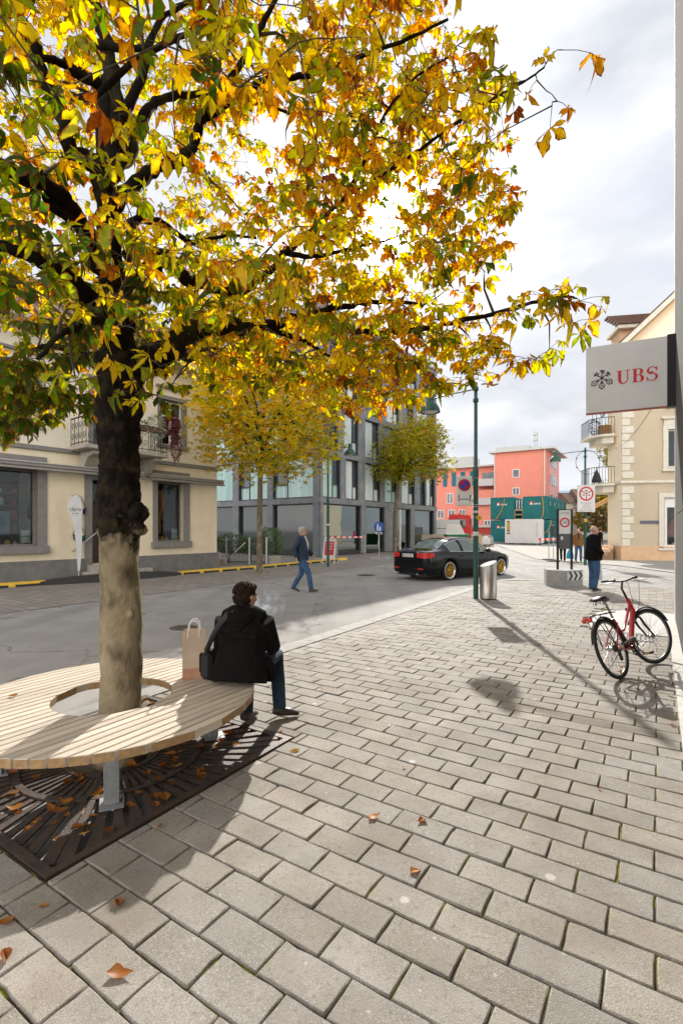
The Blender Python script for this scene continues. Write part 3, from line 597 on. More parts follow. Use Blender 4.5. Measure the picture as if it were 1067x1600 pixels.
m=MB(); m.box(.3,16.4,.25,12,3.4,15.8,T); m.box(.3,16.4,4.5,12,0,3.4,T); m.box(16.4,16.7,-.05,12,0,15.8,T); m.box(.0,16.75,-.1,12,15.8,16.0,T); m.build('core',mat('core_dark',(.06,.07,.075),.6),gb)
m=MB(); m.box(.3,16.4,4.35,4.5,0,3.4,T); m.box(4.85,4.95,.25,4.3,0.05,3.35,T); m.box(.32,16.35,.25,4.3,0.0,.05,T); m.box(8.3,8.6,.25,4.3,.05,3.35,T); m.build('shop_interior',mat('interior_light',(.80,.84,.78),.8,c2=(.55,.62,.58),scale=.8,stretch=(1,1,.3)),gb)
m=MB()
for a,b in ((.9,4.4),(5.3,7.3)): m.add([T@V(p) for p in ((a,1.2,3.2),(b,1.2,3.2),(b-.3,.35,2.6),(a+.5,.35,2.6),(a,1.2,3.22),(b,1.2,3.22),(b-.3,.35,2.62),(a+.5,.35,2.62))],[(0,1,2,3),(7,6,5,4),(3,2,6,7)])
m.build('blind',mat('cream_blind',(.8,.68,.42),.8,emit=(.8,.66,.4),emits=.0),gb)
m=MB()
for i,(a,y) in enumerate(((1.2,1.5),(2.3,1.9),(3.4,1.3),(5.8,1.5),(6.8,2.0),(9.6,1.8),(10.7,1.5),(13.2,1.7),(14.6,2))): m.box(a,a+.7,y,y+.5,.05,.85+.2*(i%3),T); m.box(a+.1,a+.5,y+.1,y+.4,.86+.2*(i%3),1.1+.2*(i%3),T)
m.build('counter',mat('counter_oak',(.5,.36,.2),.6,c2=(.35,.22,.1),scale=2),gb)
m=MB(); m.box(9.15,9.35,-.07,.0,0,3.3,T); m.box(10.15,10.3,-.07,0,0,3.3,T); m.build('door_frame',WHT,gb)
# garden gate, hedge and posts between the houses
hg=thing('hedge','dense green hedge behind the garden gate, beside the cream house','hedge',(-5.0,25.2,0))
m=MB(); blob_leaves(m,-.6,0,.95,1.0,.6,.55,1400,.06,11); blob_leaves(m,1.4,-.2,1.1,.75,.6,.75,1300,.06,12); blob_leaves(m,.5,.2,.85,1,.6,.5,1000,.06,13); m.build('foliage',MATS['hedge_green'],hg)
m=MB(); 
for x in (-.8,.3,1.2,1.6): m.tube([(x,0,-.05),(x+.05,0,.5),(x,.1,1.0)],[.04,.03,.01],6)
m.build('stems',mat('stem_brown',(.08,.055,.035),.9),hg)
ga=thing('garden_gate','dark iron bar gate with diagonal brace in front of the hedge','gate',(-6.0,24.3,0),R(-2))
m=MB(); 
for i in range(22): m.bar((.05+i*.1,0,.05),(.05+i*.1,0,1.15),.018)
m.bar((0,0,.1),(2.25,0,.1),.03); m.bar((0,0,1.1),(2.25,0,1.1),.03); m.build('bars',IR2,ga)
m=MB(); m.bar((.35,-.03,.2),(1.25,-.03,1.05),.03); m.build('brace',STEEL,ga)
for x in (.3,1.45,2.3):
    m=MB(); m.box(x-.04,x+.04,-.06,.04,-.05,1.3,bev=.01); m.build('post',GALV,ga)
m=MB(); m.box(-.3,.25,-.2,.25,-.05,.28,bev=.03); o=m.build('stone_block',LST); o.location=(-5.9,24.0,0); tag(o,'low stone block at the foot of the gate next to the cream house','stone block','stone blocks by the garden gate')
m=MB(); m.box(-.35,.3,-.25,.3,-.05,.36,bev=.03); o=m.build('stone_block',LST); o.location=(-3.35,24.6,0); tag(o,'pale stone block right of the garden gate below the bushy hedge','stone block','stone blocks by the garden gate')
# ---------------------------------------------------------------- yellow corner house
YW=mat('yellow_wall',(.95,.84,.64),.85,c2=(.92,.80,.60),scale=1.2,bump=.2,bscale=30)
QU=mat('quoin_white',(.72,.68,.58),.85,c2=(.64,.6,.5),scale=4,bump=.2); SAND=mat('sandstone',(.70,.47,.29),.85,c2=(.62,.41,.25),scale=3,bump=.2)
FA=R(-10)
yh=thing('yellow_corner_house','yellow corner house with white quoins, gable roof and small balconies','house',(15.6,27.3,0),FA)
# local: x along facade to the right, y away from viewer
DEP=14; YL=13.0; ze=11.9; rx=6.5; rz_=ze+rx*.95
Tf=Matrix.Rotation(pi,4,'Z')@Matrix.Identity(4)
hol=[(2.35,3.35,5.1,7.2),(2.15,3.9,.75,3.45),(5.6,6.8,5.1,7.2),(5.6,7.6,.75,3.45),(2.35,3.35,8.6,10.4),(5.6,6.8,8.6,10.4)]
def yg(x0,x1,z0,z1,holes):
    mb=wallgrid(x0,x1,z0,z1,holes,yf=.3,yb=0); return mb
yg(.0,YL,.75,4.25,hol).build('wall',YW,yh); w2=yg(0,YL,4.4,ze-1.0,hol); w2.add([(0,0,ze-1),(YL,0,ze-1),(YL,0,ze),(rx,0,rz_),(0,0,ze),(0,.3,ze-1),(YL,.3,ze-1),(YL,.3,ze),(rx,.3,rz_),(0,.3,ze)],[(0,1,2,3,4),(9,8,7,6,5)]); w2.build('upper_wall',YW,yh)
m=MB(); m.add([(0,0,.75),(-.25,1.35,.75),(5.0,DEP,.75),(5.0,DEP,ze),(-.25,1.35,ze),(0,0,ze)],[(0,1,4,5),(1,2,3,4)][::1]); m.box(YL-.3,YL,.3,DEP,0,ze); m.box(5.0,YL,DEP-.3,DEP,0,ze); m.box(.7,YL-.3,2.2,2.4,.2,ze-.2); m.build('side_wall',YW,yh)
m=MB(); m.box(-.03,YL,-.06,-.002,-.05,.75); m.add([(-.03,-.06,-.05),(-.32,1.4,-.05),(4.95,DEP,-.05),(-.03,-.06,.75),(-.32,1.4,.75),(4.95,DEP,.75)],[(0,3,4,1),(1,4,5,2)]); m.box(0,YL,-.002,.3,-.05,.75); m.build('plinth',SAND,yh)
m=MB(); m.box(-.06,YL,-.1,.3,4.25,4.4,bev=.02); m.add([(-.06,-.1,4.25),(-.36,1.4,4.25),(-.06,-.1,4.4),(-.36,1.4,4.4)],[(0,2,3,1)]); m.build('string_course',QU,yh)
m=MB(); z=.76; i=0
while z<ze-.3:
    if not (4.2<z+.2<4.45): w=.62 if i%2 else .42; m=MB(); m.box(.02,w+.02,-.035,-.003,z,z+.38,bev=.015); m.build('quoin',QU,yh)
    z+=.42; i+=1
for h in hol[:1]+hol[2:3]+hol[4:]:
    window(yh,h[0],h[1],h[2],h[3],yo=0,sur=.2,lintel=0,surm=QU)if 0 else None
def ywin(h,shop):
    f=MB(); s=.24
    f.box(h[0]-s,h[0],-.06,.12,h[2]-.1,h[3]+s); f.box(h[1],h[1]+s,-.06,.12,h[2]-.1,h[3]+s); f.box(h[0],h[1],-.06,.12,h[3],h[3]+s); f.box(h[0]-s-.08,h[1]+s+.08,-.14,.1,h[2]-.22,h[2]-.1,bev=.02)
    if not shop: f.box(h[0]-s-.12,h[1]+s+.12,-.2,.1,h[3]+s+.3,h[3]+s+.42,bev=.03); f.box(h[0]-s+.03,h[1]+s-.03,-.08,-.002,h[3]+s,h[3]+s+.3)
    o=f.build('window',QU,yh)
    f=MB(); w=.09
    f.box(h[0],h[0]+w,.12,.2,h[2],h[3]); f.box(h[1]-w,h[1],.12,.2,h[2],h[3]); f.box(h[0]+w,h[1]-w,.12,.2,h[2],h[2]+w); f.box(h[0]+w,h[1]-w,.12,.2,h[3]-w,h[3])
    if shop: f.box(h[0]+w,h[0]+w+.12,.1,.2,h[2]+w,h[3]-w); f.box(h[0]+w+.12,h[1]-w,.1,.2,h[3]-w-.45,h[3]-w)
    f.build('frame',WHT,o)
    f=MB(); f.box(h[0]+w,h[1]-w,.16,.17,h[2]+w,h[3]-w); f.build('pane',GLS,o)
    f=MB(); f.box(h[0]-.3,h[1]+.3,1.2,1.25,h[2]-.3,h[3]+.3); f.build('room_back',DARK if shop else mat('blue_room',(.12,.17,.24),.7),o)
    if shop:
        f=MB(); f.box(h[0]-.2,h[1]+.2,.3,1.1,h[2]-.1,h[2]+.05); f.build('display_floor',WOODP,o); goods(o,h[0]+.3,h[1],h[2]+.05,.5,6,GC1)
        f=MB(); f.tube([(h[0]+.6,.6,h[2]+.6),(h[0]+.8,.6,h[2]+1.2),(h[0]+1.1,.6,h[2]+1.9)],[.25,.3,.1],8,ry=.08); f.build('red_cloth',GC1[3],o)
for i,h in enumerate(hol): ywin(h,i in (1,3))
# roof with pale barge boards
m=MB(); o_=.65
def rp(x0,z0,x1,z1,y0,y1,th,mb):
    k=.42*max(0,y1-1.35) if x0<2 else 0; mb.add([(x0,y0,z0),(x1,y0,z1),(x1+k,y1,z1),(x0+k,y1,z0),(x0,y0,z0-th),(x1,y0,z1-th),(x1+k,y1,z1-th),(x0+k,y1,z0-th)],[(0,1,2,3),(7,6,5,4),(0,4,5,1),(3,2,6,7),(0,3,7,4),(1,5,6,2)])
sl=.95
rp(-o_,ze-o_*sl+.35,rx,rz_+.35,-.5,DEP+.3,.1,m); rp(YL+o_,ze-o_*sl+.35,rx,rz_+.35,-.5,DEP+.3,.1,m); m.build('roof',RTILE,yh)
m=MB(); rp(-o_,ze-o_*sl+.25,rx,rz_+.25,-.55,-.48,.34,m); rp(YL+o_,ze-o_*sl+.25,rx,rz_+.25,-.55,-.48,.34,m); rp(-o_,ze-o_*sl+.24,rx,rz_+.24,-.47,.0,.05,m); m.build('barge_board',QU,yh)
m=MB(); rp(-.2,ze-.2*sl-.15,rx,rz_-.15,-.47,-.002,.12,m); m.build('verge_beam',mat('verge_orange',(.62,.38,.17),.8),yh)
dm=MB(); dm.box(2.0,3.6,5.8,7.4,ze,ze+3.2); d_=dm.build('dormer',SAND,yh)
dm=MB()
for k in range(5): dm.box(1.7,4.6,5.3+k*.5,5.85+k*.5,ze+3.35+k*.3,ze+3.5+k*.3)
dm.build('dormer_roof',RTILE,d_); dm=MB(); dm.box(1.75,4.4,5.4,7.6,ze+3.1,ze+3.32); dm.build('dormer_eave',QU,d_)
# balconies on the side
for bz,par in ((7.1,1),(4.3,0)):
    b=MB(); b.prism([(-.28,.15),(-.9,.3),(-1.45,.9),(-1.45,2.4),(.2,2.4)][::-1],bz-.12,bz); b.prism([(-.28,.3),(-.8,.5),(-1.0,.95),(-1.0,2.2),(.15,2.2)][::-1],bz-.5,bz-.12); o=b.build('balcony',QU,yh)
    b=MB(); L_=[(-.28,.2),(-.88,.34),(-1.4,.92),(-1.4,2.35)]
    for i in range(3):
        p,q=V(L_[i]+(0,)),V(L_[i+1]+(0,)); n=max(3,int((q-p).length/.14))
        for j in range(n+1): r=p+(q-p)*j/n; b.bar((r.x,r.y,bz),(r.x,r.y,bz+.95),.018)
        b.bar(p+V((0,0,bz+.95)),q+V((0,0,bz+.95)),.035)
    b.build('railing',IR2,o)
    if par:
        b=MB(); b.box(-.95,-.35,.45,.9,bz,bz+.55,bev=.02); b.build('planter',mat('planter_wood',(.25,.12,.05),.8),o)
# closed dark parasol standing on the lower balcony
pa=thing('closed_parasol','dark grey cone-shaped folded parasol on the lower balcony of the yellow house','parasol',yh.matrix_basis@V((-1.0,.9,4.3)))
b=MB(); b.lathe([(.25,.12),(.27,.2),(.19,.5),(.08,.75),(.0,.9)],10); b.build('folded_canopy',mat('dark_cloth',(.05,.05,.055),.9),pa); b=MB(); b.cyl((0,0,0),(0,0,.98),.02,n=8); b.build('pole',IR2,pa)
bp=thing('balcony_plant','dark climbing plant in a basket on the upper balcony of the yellow house','plant',yh.matrix_basis@V((-1.15,.8,7.1)))
b=MB(); blob_leaves(b,0,0,.5,.35,.3,.5,350,.06,21); blob_leaves(b,.6,.2,1.6,.15,.2,.55,200,.06,22); b.build('foliage',mat('dark_leaf',(.04,.045,.04),.8),bp)
b=MB(); [b.tube([(x,0,0),(x*1.1,0,h)],.014,5) for x,h in ((-.1,2.0),(.12,1.5),(.35,1.2))]; b.build('canes',IR2,bp)
for (x,y) in ((0,0),):
    b=MB(); b.box(.95,2.0,-.03,-.004,2.0,2.18); b.build('street_plate',mat('plate_blue_grey',(.10,.11,.16),.5),yh)
# steps at the side
b=MB()
for i in range(5): b.box(-1.6+i*.28,-.33,.25,1.9,-.04,.16*(i+1)-.04,bev=.015)
b.build('side_steps',SAND,yh)
b=MB(); b.add([(1.0,4.2,3.9),(-.7,4.2,3.0),(.3,6.6,3.0),(2.0,6.6,3.9),(1.0,4.2,3.82),(-.7,4.2,2.92),(.3,6.6,2.92),(2.0,6.6,3.82)],[(3,2,1,0),(4,5,6,7),(0,1,5,4),(1,2,6,5)]); b.build('awning',mat('orange_awning',(.75,.33,.06),.8,c2=(.8,.6,.35),scale=6,stretch=(1,3,1),emit=None),yh)

# ---------------------------------------------------------------- bank building at the right edge, plane s=.29
PAN=mat('facade_panel',(.13,.125,.116),.95,c2=(.115,.11,.10),spec=.1,scale=1)
bk=thing('bank_building','grey panelled bank building with a white corner strip at the right edge','bank building',ST(.3,11.0),pi/2-TH)
# local: x along U1 (away), y to the left (street side)
m=MB()
for k in range(9):
    for j in range(5): m.box(-.14-(j+1)*2.4+.012,-.14-j*2.4,-.28,.0,.02+k*1.95,.02+(k+1)*1.95-.012)
m.build('wall_panel',PAN,bk)
m=MB(); m.box(-.132,.0,-.28,.018,.0,17.55,bev=.006); m.build('corner_strip',WHT,bk)
m=MB(); m.box(-12.2,-.02,-10,-.29,-.02,17.5); m.box(-.02,.0,-10,-.29,0,17.5); m.build('core',PAN,bk)
m=MB(); m.box(-12.2,-.14,.005,.13,-.02,.03); m.build('base_strip',mat('pale_granite',(.6,.58,.54),.7),bk)
for k in range(3):
    m=MB(); m.box(-2,-.6,.0,.0,0,0)
# ---- hanging bank sign
SG=mat('sign_face',(.80,.81,.82),.35,c2=(.74,.75,.76),scale=2); BLK=mat('black_metal',(.015,.015,.017),.4)
REDS=mat('sign_red',(.75,.02,.02),.4); INKB=mat('sign_black',(.02,.02,.022),.5)
sg=thing('bank_sign','square white sign with red UBS letters and black keys projecting from the bank wall','sign',P(1042,634,9.0),-math.atan2(.6,1.19))
# local x along to the right, z up; origin lower right corner of the white face
m=MB(); m.box(-1.34,0,0,.16,0,1.29,bev=.006); m.build('sign_box',SG,sg)
m=MB(); m.box(0.0,.17,-.01,.17,-.02,1.31); m.build('bracket',BLK,sg)
m=MB(); m.box(-1.34,0,.02,.14,-.012,-.001); m.build('lower_edge',mat('edge_red',(.5,.08,.03),.5),sg)
def stroke_poly(polys,name,ma,par,Mx,th=.004):
    mb=MB()
    for p in polys:
        # ensure ccw
        A=sum(p[i][0]*p[(i+1)%len(p)][1]-p[(i+1)%len(p)][0]*p[i][1] for i in range(len(p)))
        if A<0: p=p[::-1]
        mb.prism(p,0,th,Mx)
    return mb.build(name,ma,par)
def arcs(cx,cy,rx_,ry_,rx2,ry2,a0,a1,n=14,dx=0,dy=0):
    o=[(cx+rx_*math.cos(R(a0+(a1-a0)*i/n)),cy+ry_*math.sin(R(a0+(a1-a0)*i/n))) for i in range(n+1)]
    q=[(cx+dx+rx2*math.cos(R(a0+(a1-a0)*i/n)),cy+dy+ry2*math.sin(R(a0+(a1-a0)*i/n))) for i in range(n+1)]
    return [[o[i],o[i+1],q[i+1],q[i]] for i in range(n)]
def letters_ubs():
    Lp_=[]
    # U (unit height 1)
    U=[[(-.02,1),(.40,1),(.40,.95),(-.02,.95)],[(.09,.95),(.29,.95),(.29,.36),(.09,.36)],[(.56,1),(.86,1),(.86,.95),(.56,.95)],[(.68,.95),(.74,.95),(.74,.36),(.68,.36)]]+arcs(.415,.36,.325,.38,.125,.30,180,270,10)+arcs(.415,.36,.325,.38,.265,.30,270,360,10)
    B=[[(0,1),(.35,1),(.35,.95),(0,.95)],[(0,.05),(.35,.05),(.35,0),(0,0)],[(.10,.95),(.30,.95),(.30,.05),(.10,.05)],[(.30,1),(.46,1),(.46,.95),(.30,.95)],[(.30,.55),(.46,.55),(.46,.50),(.30,.50)],[(.30,.05),(.48,.05),(.48,0),(.30,0)]]+arcs(.46,.76,.26,.24,.07,.19,-90,90,14)+arcs(.48,.26,.30,.27,.09,.22,-90,90,14)
    S=arcs(.36,.735,.34,.285,.20,.235,65,250,16,dx=-.0)+arcs(.36,.27,.36,.29,.20,.235,-120,75,16)+[[(.62,1.0),(.67,1.0),(.67,.72),(.60,.72)],[(.02,.30),(.09,.30),(.05,.0),(.0,.0)]]+[[(.50,.99),(.62,.90),(.60,.80),(.46,.96)],[(.08,.10),(.22,.00),(.20,.06),(.09,.2)]]+[[(.15,.60),(.30,.46),(.50,.53),(.36,.68)]]
    for gl,ox in ((U,0),(B,.98),(S,1.90)): Lp_+=[[(x+ox,y) for x,y in p] for p in gl]
    return Lp_
FM=Matrix(((1,0,0,0),(0,0,-1,0),(0,1,0,0),(0,0,0,1)))   # xy -> xz, thickness towards -y (viewer)
sc_=.255
stroke_poly([[(x*sc_,y*sc_) for x,y in p] for p in letters_ubs()],'letters',REDS,sg,Matrix.Translation((-.815,-.001,.50))@FM)
kp=[]
def quad(a,b,w):
    a=V(a+(0,));b=V(b+(0,)); d=(b-a).normalized(); n=V((-d.y,d.x,0))*w/2; return [tuple((a+n)[:2]),tuple((a-n)[:2]),tuple((b-n)[:2]),tuple((b+n)[:2])]
for ang in (0,55,-55):
    c,s=math.cos(R(ang)),math.sin(R(ang)); rt=lambda x,y:(x*c-y*s,x*s+y*c)
    add=lambda p:kp.append([rt(*q) for q in p])
    # shaft points up, bow (ring) down
    add([(-.009,-.10),(.009,-.10),(.009,.16),(-.009,.16)])
    for q in arcs(0,-.155,.055,.055,.042,.042,0,360,20): add(q)
    for a in (90,210,330): add(quad((0,-.155),(.045*math.cos(R(a)),-.155+.045*math.sin(R(a))),.011))
    add([(.009,.145),(.05,.145),(.05,.12),(.009,.12)]); add([(.009,.105),(.05,.105),(.05,.085),(.009,.085)]); add([(-.009,.145),(-.035,.145),(-.035,.12),(-.009,.12)]); add([(-.03,-.09),(.03,-.09),(.03,-.075),(-.03,-.075)])
    for q in arcs(0,-.215,.012,.012,.0,.0,0,360,8): add(q)
mb=MB()
for i,p in enumerate(kp):
    A=sum(p[k][0]*p[(k+1)%len(p)][1]-p[(k+1)%len(p)][0]*p[k][1] for k in range(len(p)))
    if A<0: p=p[::-1]
    mb.prism(p,0,.004+.0004*(i%9),Matrix.Translation((-1.065,-.001,.66))@FM)
mb.build('keys_emblem',INKB,sg)

# ---------------------------------------------------------------- far: pink apartment block, hills, trees behind
PK=mat('pink_render',(.78,.27,.20),.85,c2=(.72,.25,.185),scale=1); PK2=mat('pale_pink',(.60,.33,.33),.85,c2=(.55,.30,.30),scale=1)
pa0=V((31.3,75,0))
pb=thing('pink_apartment_block','salmon pink apartment block with white roof edge and teal shutters beyond the building site','apartment block',pa0,math.atan2(.541,-.841))
# local x along -U2 (to the left), y: away? outward (towards viewer) is +y after rotation: x=(-.841,.541), y=(-.541,-.841)
m=MB(); m.box(0,7.9,-12,0,0,14.0); m.build('wall',PK,pb)
m=MB(); m.box(7.9,20,-12,-2.2,0,12.2); m.box(7.9,12.5,-2.2,-.4,0,8.2); m.build('wing',PK,pb)
m=MB(); m.box(-.3,-.02,-9,-1.5,.5,13.2); m.build('side_bay',PK2,pb)
m=MB(); m.box(-1.3,8.6,-12.5,.6,14.0,14.25); m.box(7.9,20.5,-12.5,-1.2,12.2,12.45); m.build('roof_edge',mat('roof_pale',(.6,.58,.56),.8),pb)
m=MB(); m.box(3.5,9,-9,-5,14.25,15.7); m.box(1.5,3.4,-8,-5,14.25,15.2); m.box(13,17,-9,-5,12.45,14.6); m.build('roof_plant_room',mat('plant_room',(.5,.5,.49),.8),pb)
m=MB(); m.cyl((3,-7,15.2),(3,-7,18.4),.06,n=6); m.cyl((2.6,-7,15.2),(2.6,-7,17.4),.05,n=6); [m.box(2.9-.35,2.9+.35,-7.3,-6.7,z,z+.5) for z in (16.6,17.5)]; m.bar((8,-7,15.7),(8,-7,17),.08); m.build('aerial',GALV,pb)
m=MB(); m.cyl((7.75,.1,.0),(7.75,.1,14),.11,n=6); m.cyl((.2,.1,.0),(.2,.1,14),.11,n=6); m.build('downpipe',mat('pipe_pale',(.7,.6,.56),.6),pb)
PW=mat('far_window',(.08,.10,.12),.15,c2=(.2,.23,.26),scale=.7)
def fwin(x0,x1,z0,z1,y,div=1,parent=pb):
    f=MB(); w=.1; f.box(x0,x1,y,y+.06,z0,z0+w); f.box(x0,x1,y,y+.06,z1-w,z1); f.box(x0,x0+w,y,y+.06,z0+w,z1-w); f.box(x1-w,x1,y,y+.06,z0+w,z1-w)
    if div: f.box((x0+x1)/2-.05,(x0+x1)/2+.05,y,y+.06,z0+w,z1-w)
    o=f.build('window',WHT,parent); g=MB(); g.box(x0+w,x1-w,y-.02,y+.03,z0+w,z1-w); g.build('pane',PW,o)
fwin(3.9,4.95,9.9,11.2,.003,0); fwin(3.9,4.95,7.1,8.3,.003,1)
for x in (13.3,15.2,17.2): 
    for z in (1.3,3.6): fwin(x,x+1.2,z,z+1.5,-2.197,1)
fwin(10.6,11.5,5.2,7.4,-.397,0); fwin(10.6,11.5,1.9,4,-.397,0); fwin(8.5,9.6,1.9,3.2,-.397,1); fwin(15.5,16.7,6.2,8,-2.197,1)
SHT=mat('teal_shutter',(.02,.15,.22),.7)
for x in (11.8,13.4,15.0,16.6): 
    f=MB(); f.box(x,x+.75,-2.19,-2.12,9.2,11.6); f.build('shutter',SHT,pb)
for z in (9.0,5.9):
    f=MB(); f.box(7.95,11.0,-2.19,.2,z-.2,z); f.box(7.95,11,.12,.2,z,z+.95); o=f.build('balcony',mat('balcony_pale',(.55,.5,.5),.8),pb); f=MB(); f.box(8.3,10.4,-2.18,-2.1,z,z+2.2); f.build('balcony_door',PW,o)
for k,z in enumerate((2.5,5.6,8.7,11.6)):
    f=MB(); f.box(-.36,-.3,-7.5,-2,z,z+1.5); f.build('side_window',PW,pb); f=MB(); f.box(-.42,-.36,-6.0,-5.7,z,z+1.5); f.box(-.42,-.36,-4.2,-4.0,z,z+1.5); f.build('side_window_bar',WHT,pb)
f=MB(); f.box(8,13,0,.4,.0,2.0); f.build('low_wall',mat('brick_red',(.45,.06,.04),.8),pb); f=MB(); f.box(7.95,13,-.1,.6,2.0,2.45); f.build('ledge',mat('ledge_pale',(.65,.5,.45),.8),pb)
f=MB(); [f.box(x,x+.7,-2.1,-1.9,0,9.4) for x in (19.4,21.2,22.6)]; f.build('white_fin',WHT,pb)
f=MB(); f.box(20,30,-12,-2.3,0,9.5); f.build('left_wing',PK,pb)
# hills
def hill(pts,Y,depth,ma,name):
    n=len(pts); vs=[]
    for i,(px,py) in enumerate(pts):
        x=(px-CX)/F*Y; z=H-(py-HY)/F*Y
        for k in range(5): vs.append((x*(1+k*.02),Y+depth*(k/4-.5)*2,-1 if k in(0,4) else z*(1 if k==2 else .6)+random.uniform(-2,2)))
    mb=MB(); mb.add(vs,[(i*5+k,i*5+5+k,i*5+6+k,i*5+k+1) for i in range(n-1) for k in range(4)],True); tag(mb.build(name,ma),kind='structure')
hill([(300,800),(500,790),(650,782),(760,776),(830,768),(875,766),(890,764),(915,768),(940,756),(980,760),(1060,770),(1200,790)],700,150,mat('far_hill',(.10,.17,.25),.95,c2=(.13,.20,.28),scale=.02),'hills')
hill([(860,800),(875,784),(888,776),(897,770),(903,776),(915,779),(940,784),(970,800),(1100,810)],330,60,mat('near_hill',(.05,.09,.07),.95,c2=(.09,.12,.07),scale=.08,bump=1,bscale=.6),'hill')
# ---------------------------------------------------------------- building site
TEAL=mat('teal_container',(.0,.16,.165),.5,c2=(.0,.13,.135),scale=1); WC=mat('white_container',(.72,.73,.74),.5,c2=(.66,.67,.68),scale=1)
EMR=mat('emblem_red',(.6,.03,.03),.5)
cB=V((24.0,57,0)); ca=math.atan2(.541,-.841)
def container(x,w,d,z,h,lab,ma,grp,logo=True,base=None,y=0,ribs=True):
    o=thing('site_container',lab,'container',cB+Matrix.Rotation(ca,3,'Z')@V((x,y,0))+V((0,0,z)),ca,grp)
    m=MB(); m.box(0,w,-d,0,.05,h,bev=.02)
    if ribs:
        for i in range(int(d/.5)): m.box(-.03,0,-d+.15+i*.5,-d+.4+i*.5,.2,h-.2)
    m.build('body',ma,o)
    m=MB()
    for a in (0,w-.12): m.box(a,a+.12,.002,.03,.05,h)
    m.box(.12,w-.12,.002,.03,.05,.2); m.box(.12,w-.12,.002,.03,h-.15,h); m.build('frame',ma,o)
    if logo:
        m=MB(); m.add([(w-.75,.035,h-.95),(w-1.15,.035,h-.95),(w-1.15,.035,h-.6),(w-.75,.035,h-.6)],[(0,1,2,3)]); m.build('red_emblem',EMR,o)
        m=MB(); m.add([(w-.75,.04,h-.97),(w-1.1,.04,h-.97),(w-1.0,.04,h-.72),(w-.9,.04,h-.66)],[(0,1,2,3)]); m.build('white_emblem',WHT,o)
        text('lettering','ERNE',.26,WHT,o,Matrix.Translation((w-1.62,.036,h-.9))@WALLP,.002,xs=1.2,bold=.006)
    return o
g='teal site office containers'
container(3.85,2.75,6,.1,2.7,'lower teal site container behind the white container, left stack',TEAL,g)
container(3.85,2.75,6,2.85,2.75,'upper teal site container with red emblem, left stack',TEAL,g)
container(0,2.75,6,.1,2.7,'lower teal site container with hoses, right of the white container',TEAL,g,logo=False)
container(0,2.75,6,2.85,2.75,'upper teal site container with red emblem, right of the timber stair',TEAL,g)
for i in range(3):
    o=thing('site_container',['teal upper container with crescent marks behind the 30 sign, nearest of its row','teal upper container with crescent mark, middle of the row beside the round-sign post','teal upper container with crescent mark, farthest of the row'][i],'container',cB+U1*(6.15+i*2.6)+V((0,0,2.85)),ca,g)
    m=MB(); m.box(0,6,-2.5,0,.05,2.75,bev=.02); m.build('body',TEAL,o)
cr=MB()
for i,dd in enumerate((1.6,4.4,7.3,9.9,12.4)):
    pass
o=thing('site_container','lower white container under the far end of the teal row','container',cB+U1*6.2+V((0,0,0)),ca,'white site containers')
m=MB(); m.box(0,6,-7.5,0,.05,2.7,bev=.02); m.build('body',WC,o)
for i in range(4):   # crescents on the long side wall
    p=cB+U1*(1.6+i*3.0)
    m=MB(); pts=[]
    for a in range(-80,100,20): pts.append((.28*math.cos(R(a)),.28*math.sin(R(a))))
    for a in range(80,-100,-20): pts.append((.28*math.cos(R(a))-.16+.0,.26*math.sin(R(a))))
    # plane facing right-near (+U2 side): x along U1
    q=MB(); q.prism([(-x,z) for x,z in pts],-.004,.004,Matrix(((1,0,0,0),(0,0,1,0),(0,1,0,0),(0,0,0,1))))
    oo=q.build('crescent_mark',WHT); oo.location=p+U2*.04+V((0,0,4.75)); oo.rotation_euler=(0,0,pi/2-TH)
    par=[c for c in bpy.data.objects if c.type=='EMPTY' and c.get('category')=='container']
    # parent to the container whose wall carries it
    tgt=par[3] if i<2 else par[4 + (i-2)]
    mw=oo.location.copy(); oo.parent=tgt; inv=(Matrix.Translation(tgt.location)@tgt.rotation_euler.to_matrix().to_4x4()).inverted(); M2=inv@Matrix.Translation(mw)@Matrix.Rotation(pi/2-TH,4,'Z'); oo.location=M2.to_translation(); oo.rotation_euler=M2.to_euler()
wc=thing('white_container','white box container with a yellow and black vertical plate, in front of the teal ones','container',V((21.9,54,0)),ca,'white site containers')
m=MB(); m.box(0,3.8,-2.2,0,.12,2.83,bev=.03); m.build('body',WC,wc); m=MB(); m.box(.45,.75,.003,.02,.0,.12); m.box(1.7,2.2,-.3,.0,0.0,.12); m.box(.6,1.0,-.3,0,0,.12); m.box(2.8,3.3,-.3,0,0,.12); m.build('skid',BLK,wc)
m=MB(); m.box(3.25,3.55,.003,.02,1.15,2.65); o=m.build('black_plate',BLK,wc); m=MB(); m.box(3.28,3.52,.021,.028,1.6,2.55); m.build('yellow_plate',mat('plate_yellow',(.8,.5,.02),.5),wc)
text('lettering','CONTAINER',.17,BLK,wc,Matrix.Translation((3.4,.03,2.08))@WALLP@Matrix.Rotation(pi/2,4,'Z'),.001); m=MB(); m.ell((3.4,.025,1.38),.11,.01,.11); m.build('white_disc',WHT,wc); m=MB(); m.box(.33,.35,.003,.015,.8,2.5); m.build('door_seam',FRD,wc)
ls=thing('timber_stair','pale timber stair and platform between the two teal stacks','stair',cB+Matrix.Rotation(ca,3,'Z')@V((2.8,-.2,2.85)),ca)
m=MB(); 
for z in (0,.55,1.1): m.box(0,1.0,0,.1,z,z+.14)
for x in (0,.92): m.box(x,x+.08,.0,.1,-.05,1.2)
m.build('rails',mat('pale_timber',(.5,.35,.2),.8),ls); m=MB(); [m.box(.15+x,.25+x,-.3,-.2,1.2,2.4) for x in (0,.3,.6)]; m.build('door_bars',WC,ls)
HOSE=mat('orange_hose',(.6,.3,.04),.7)
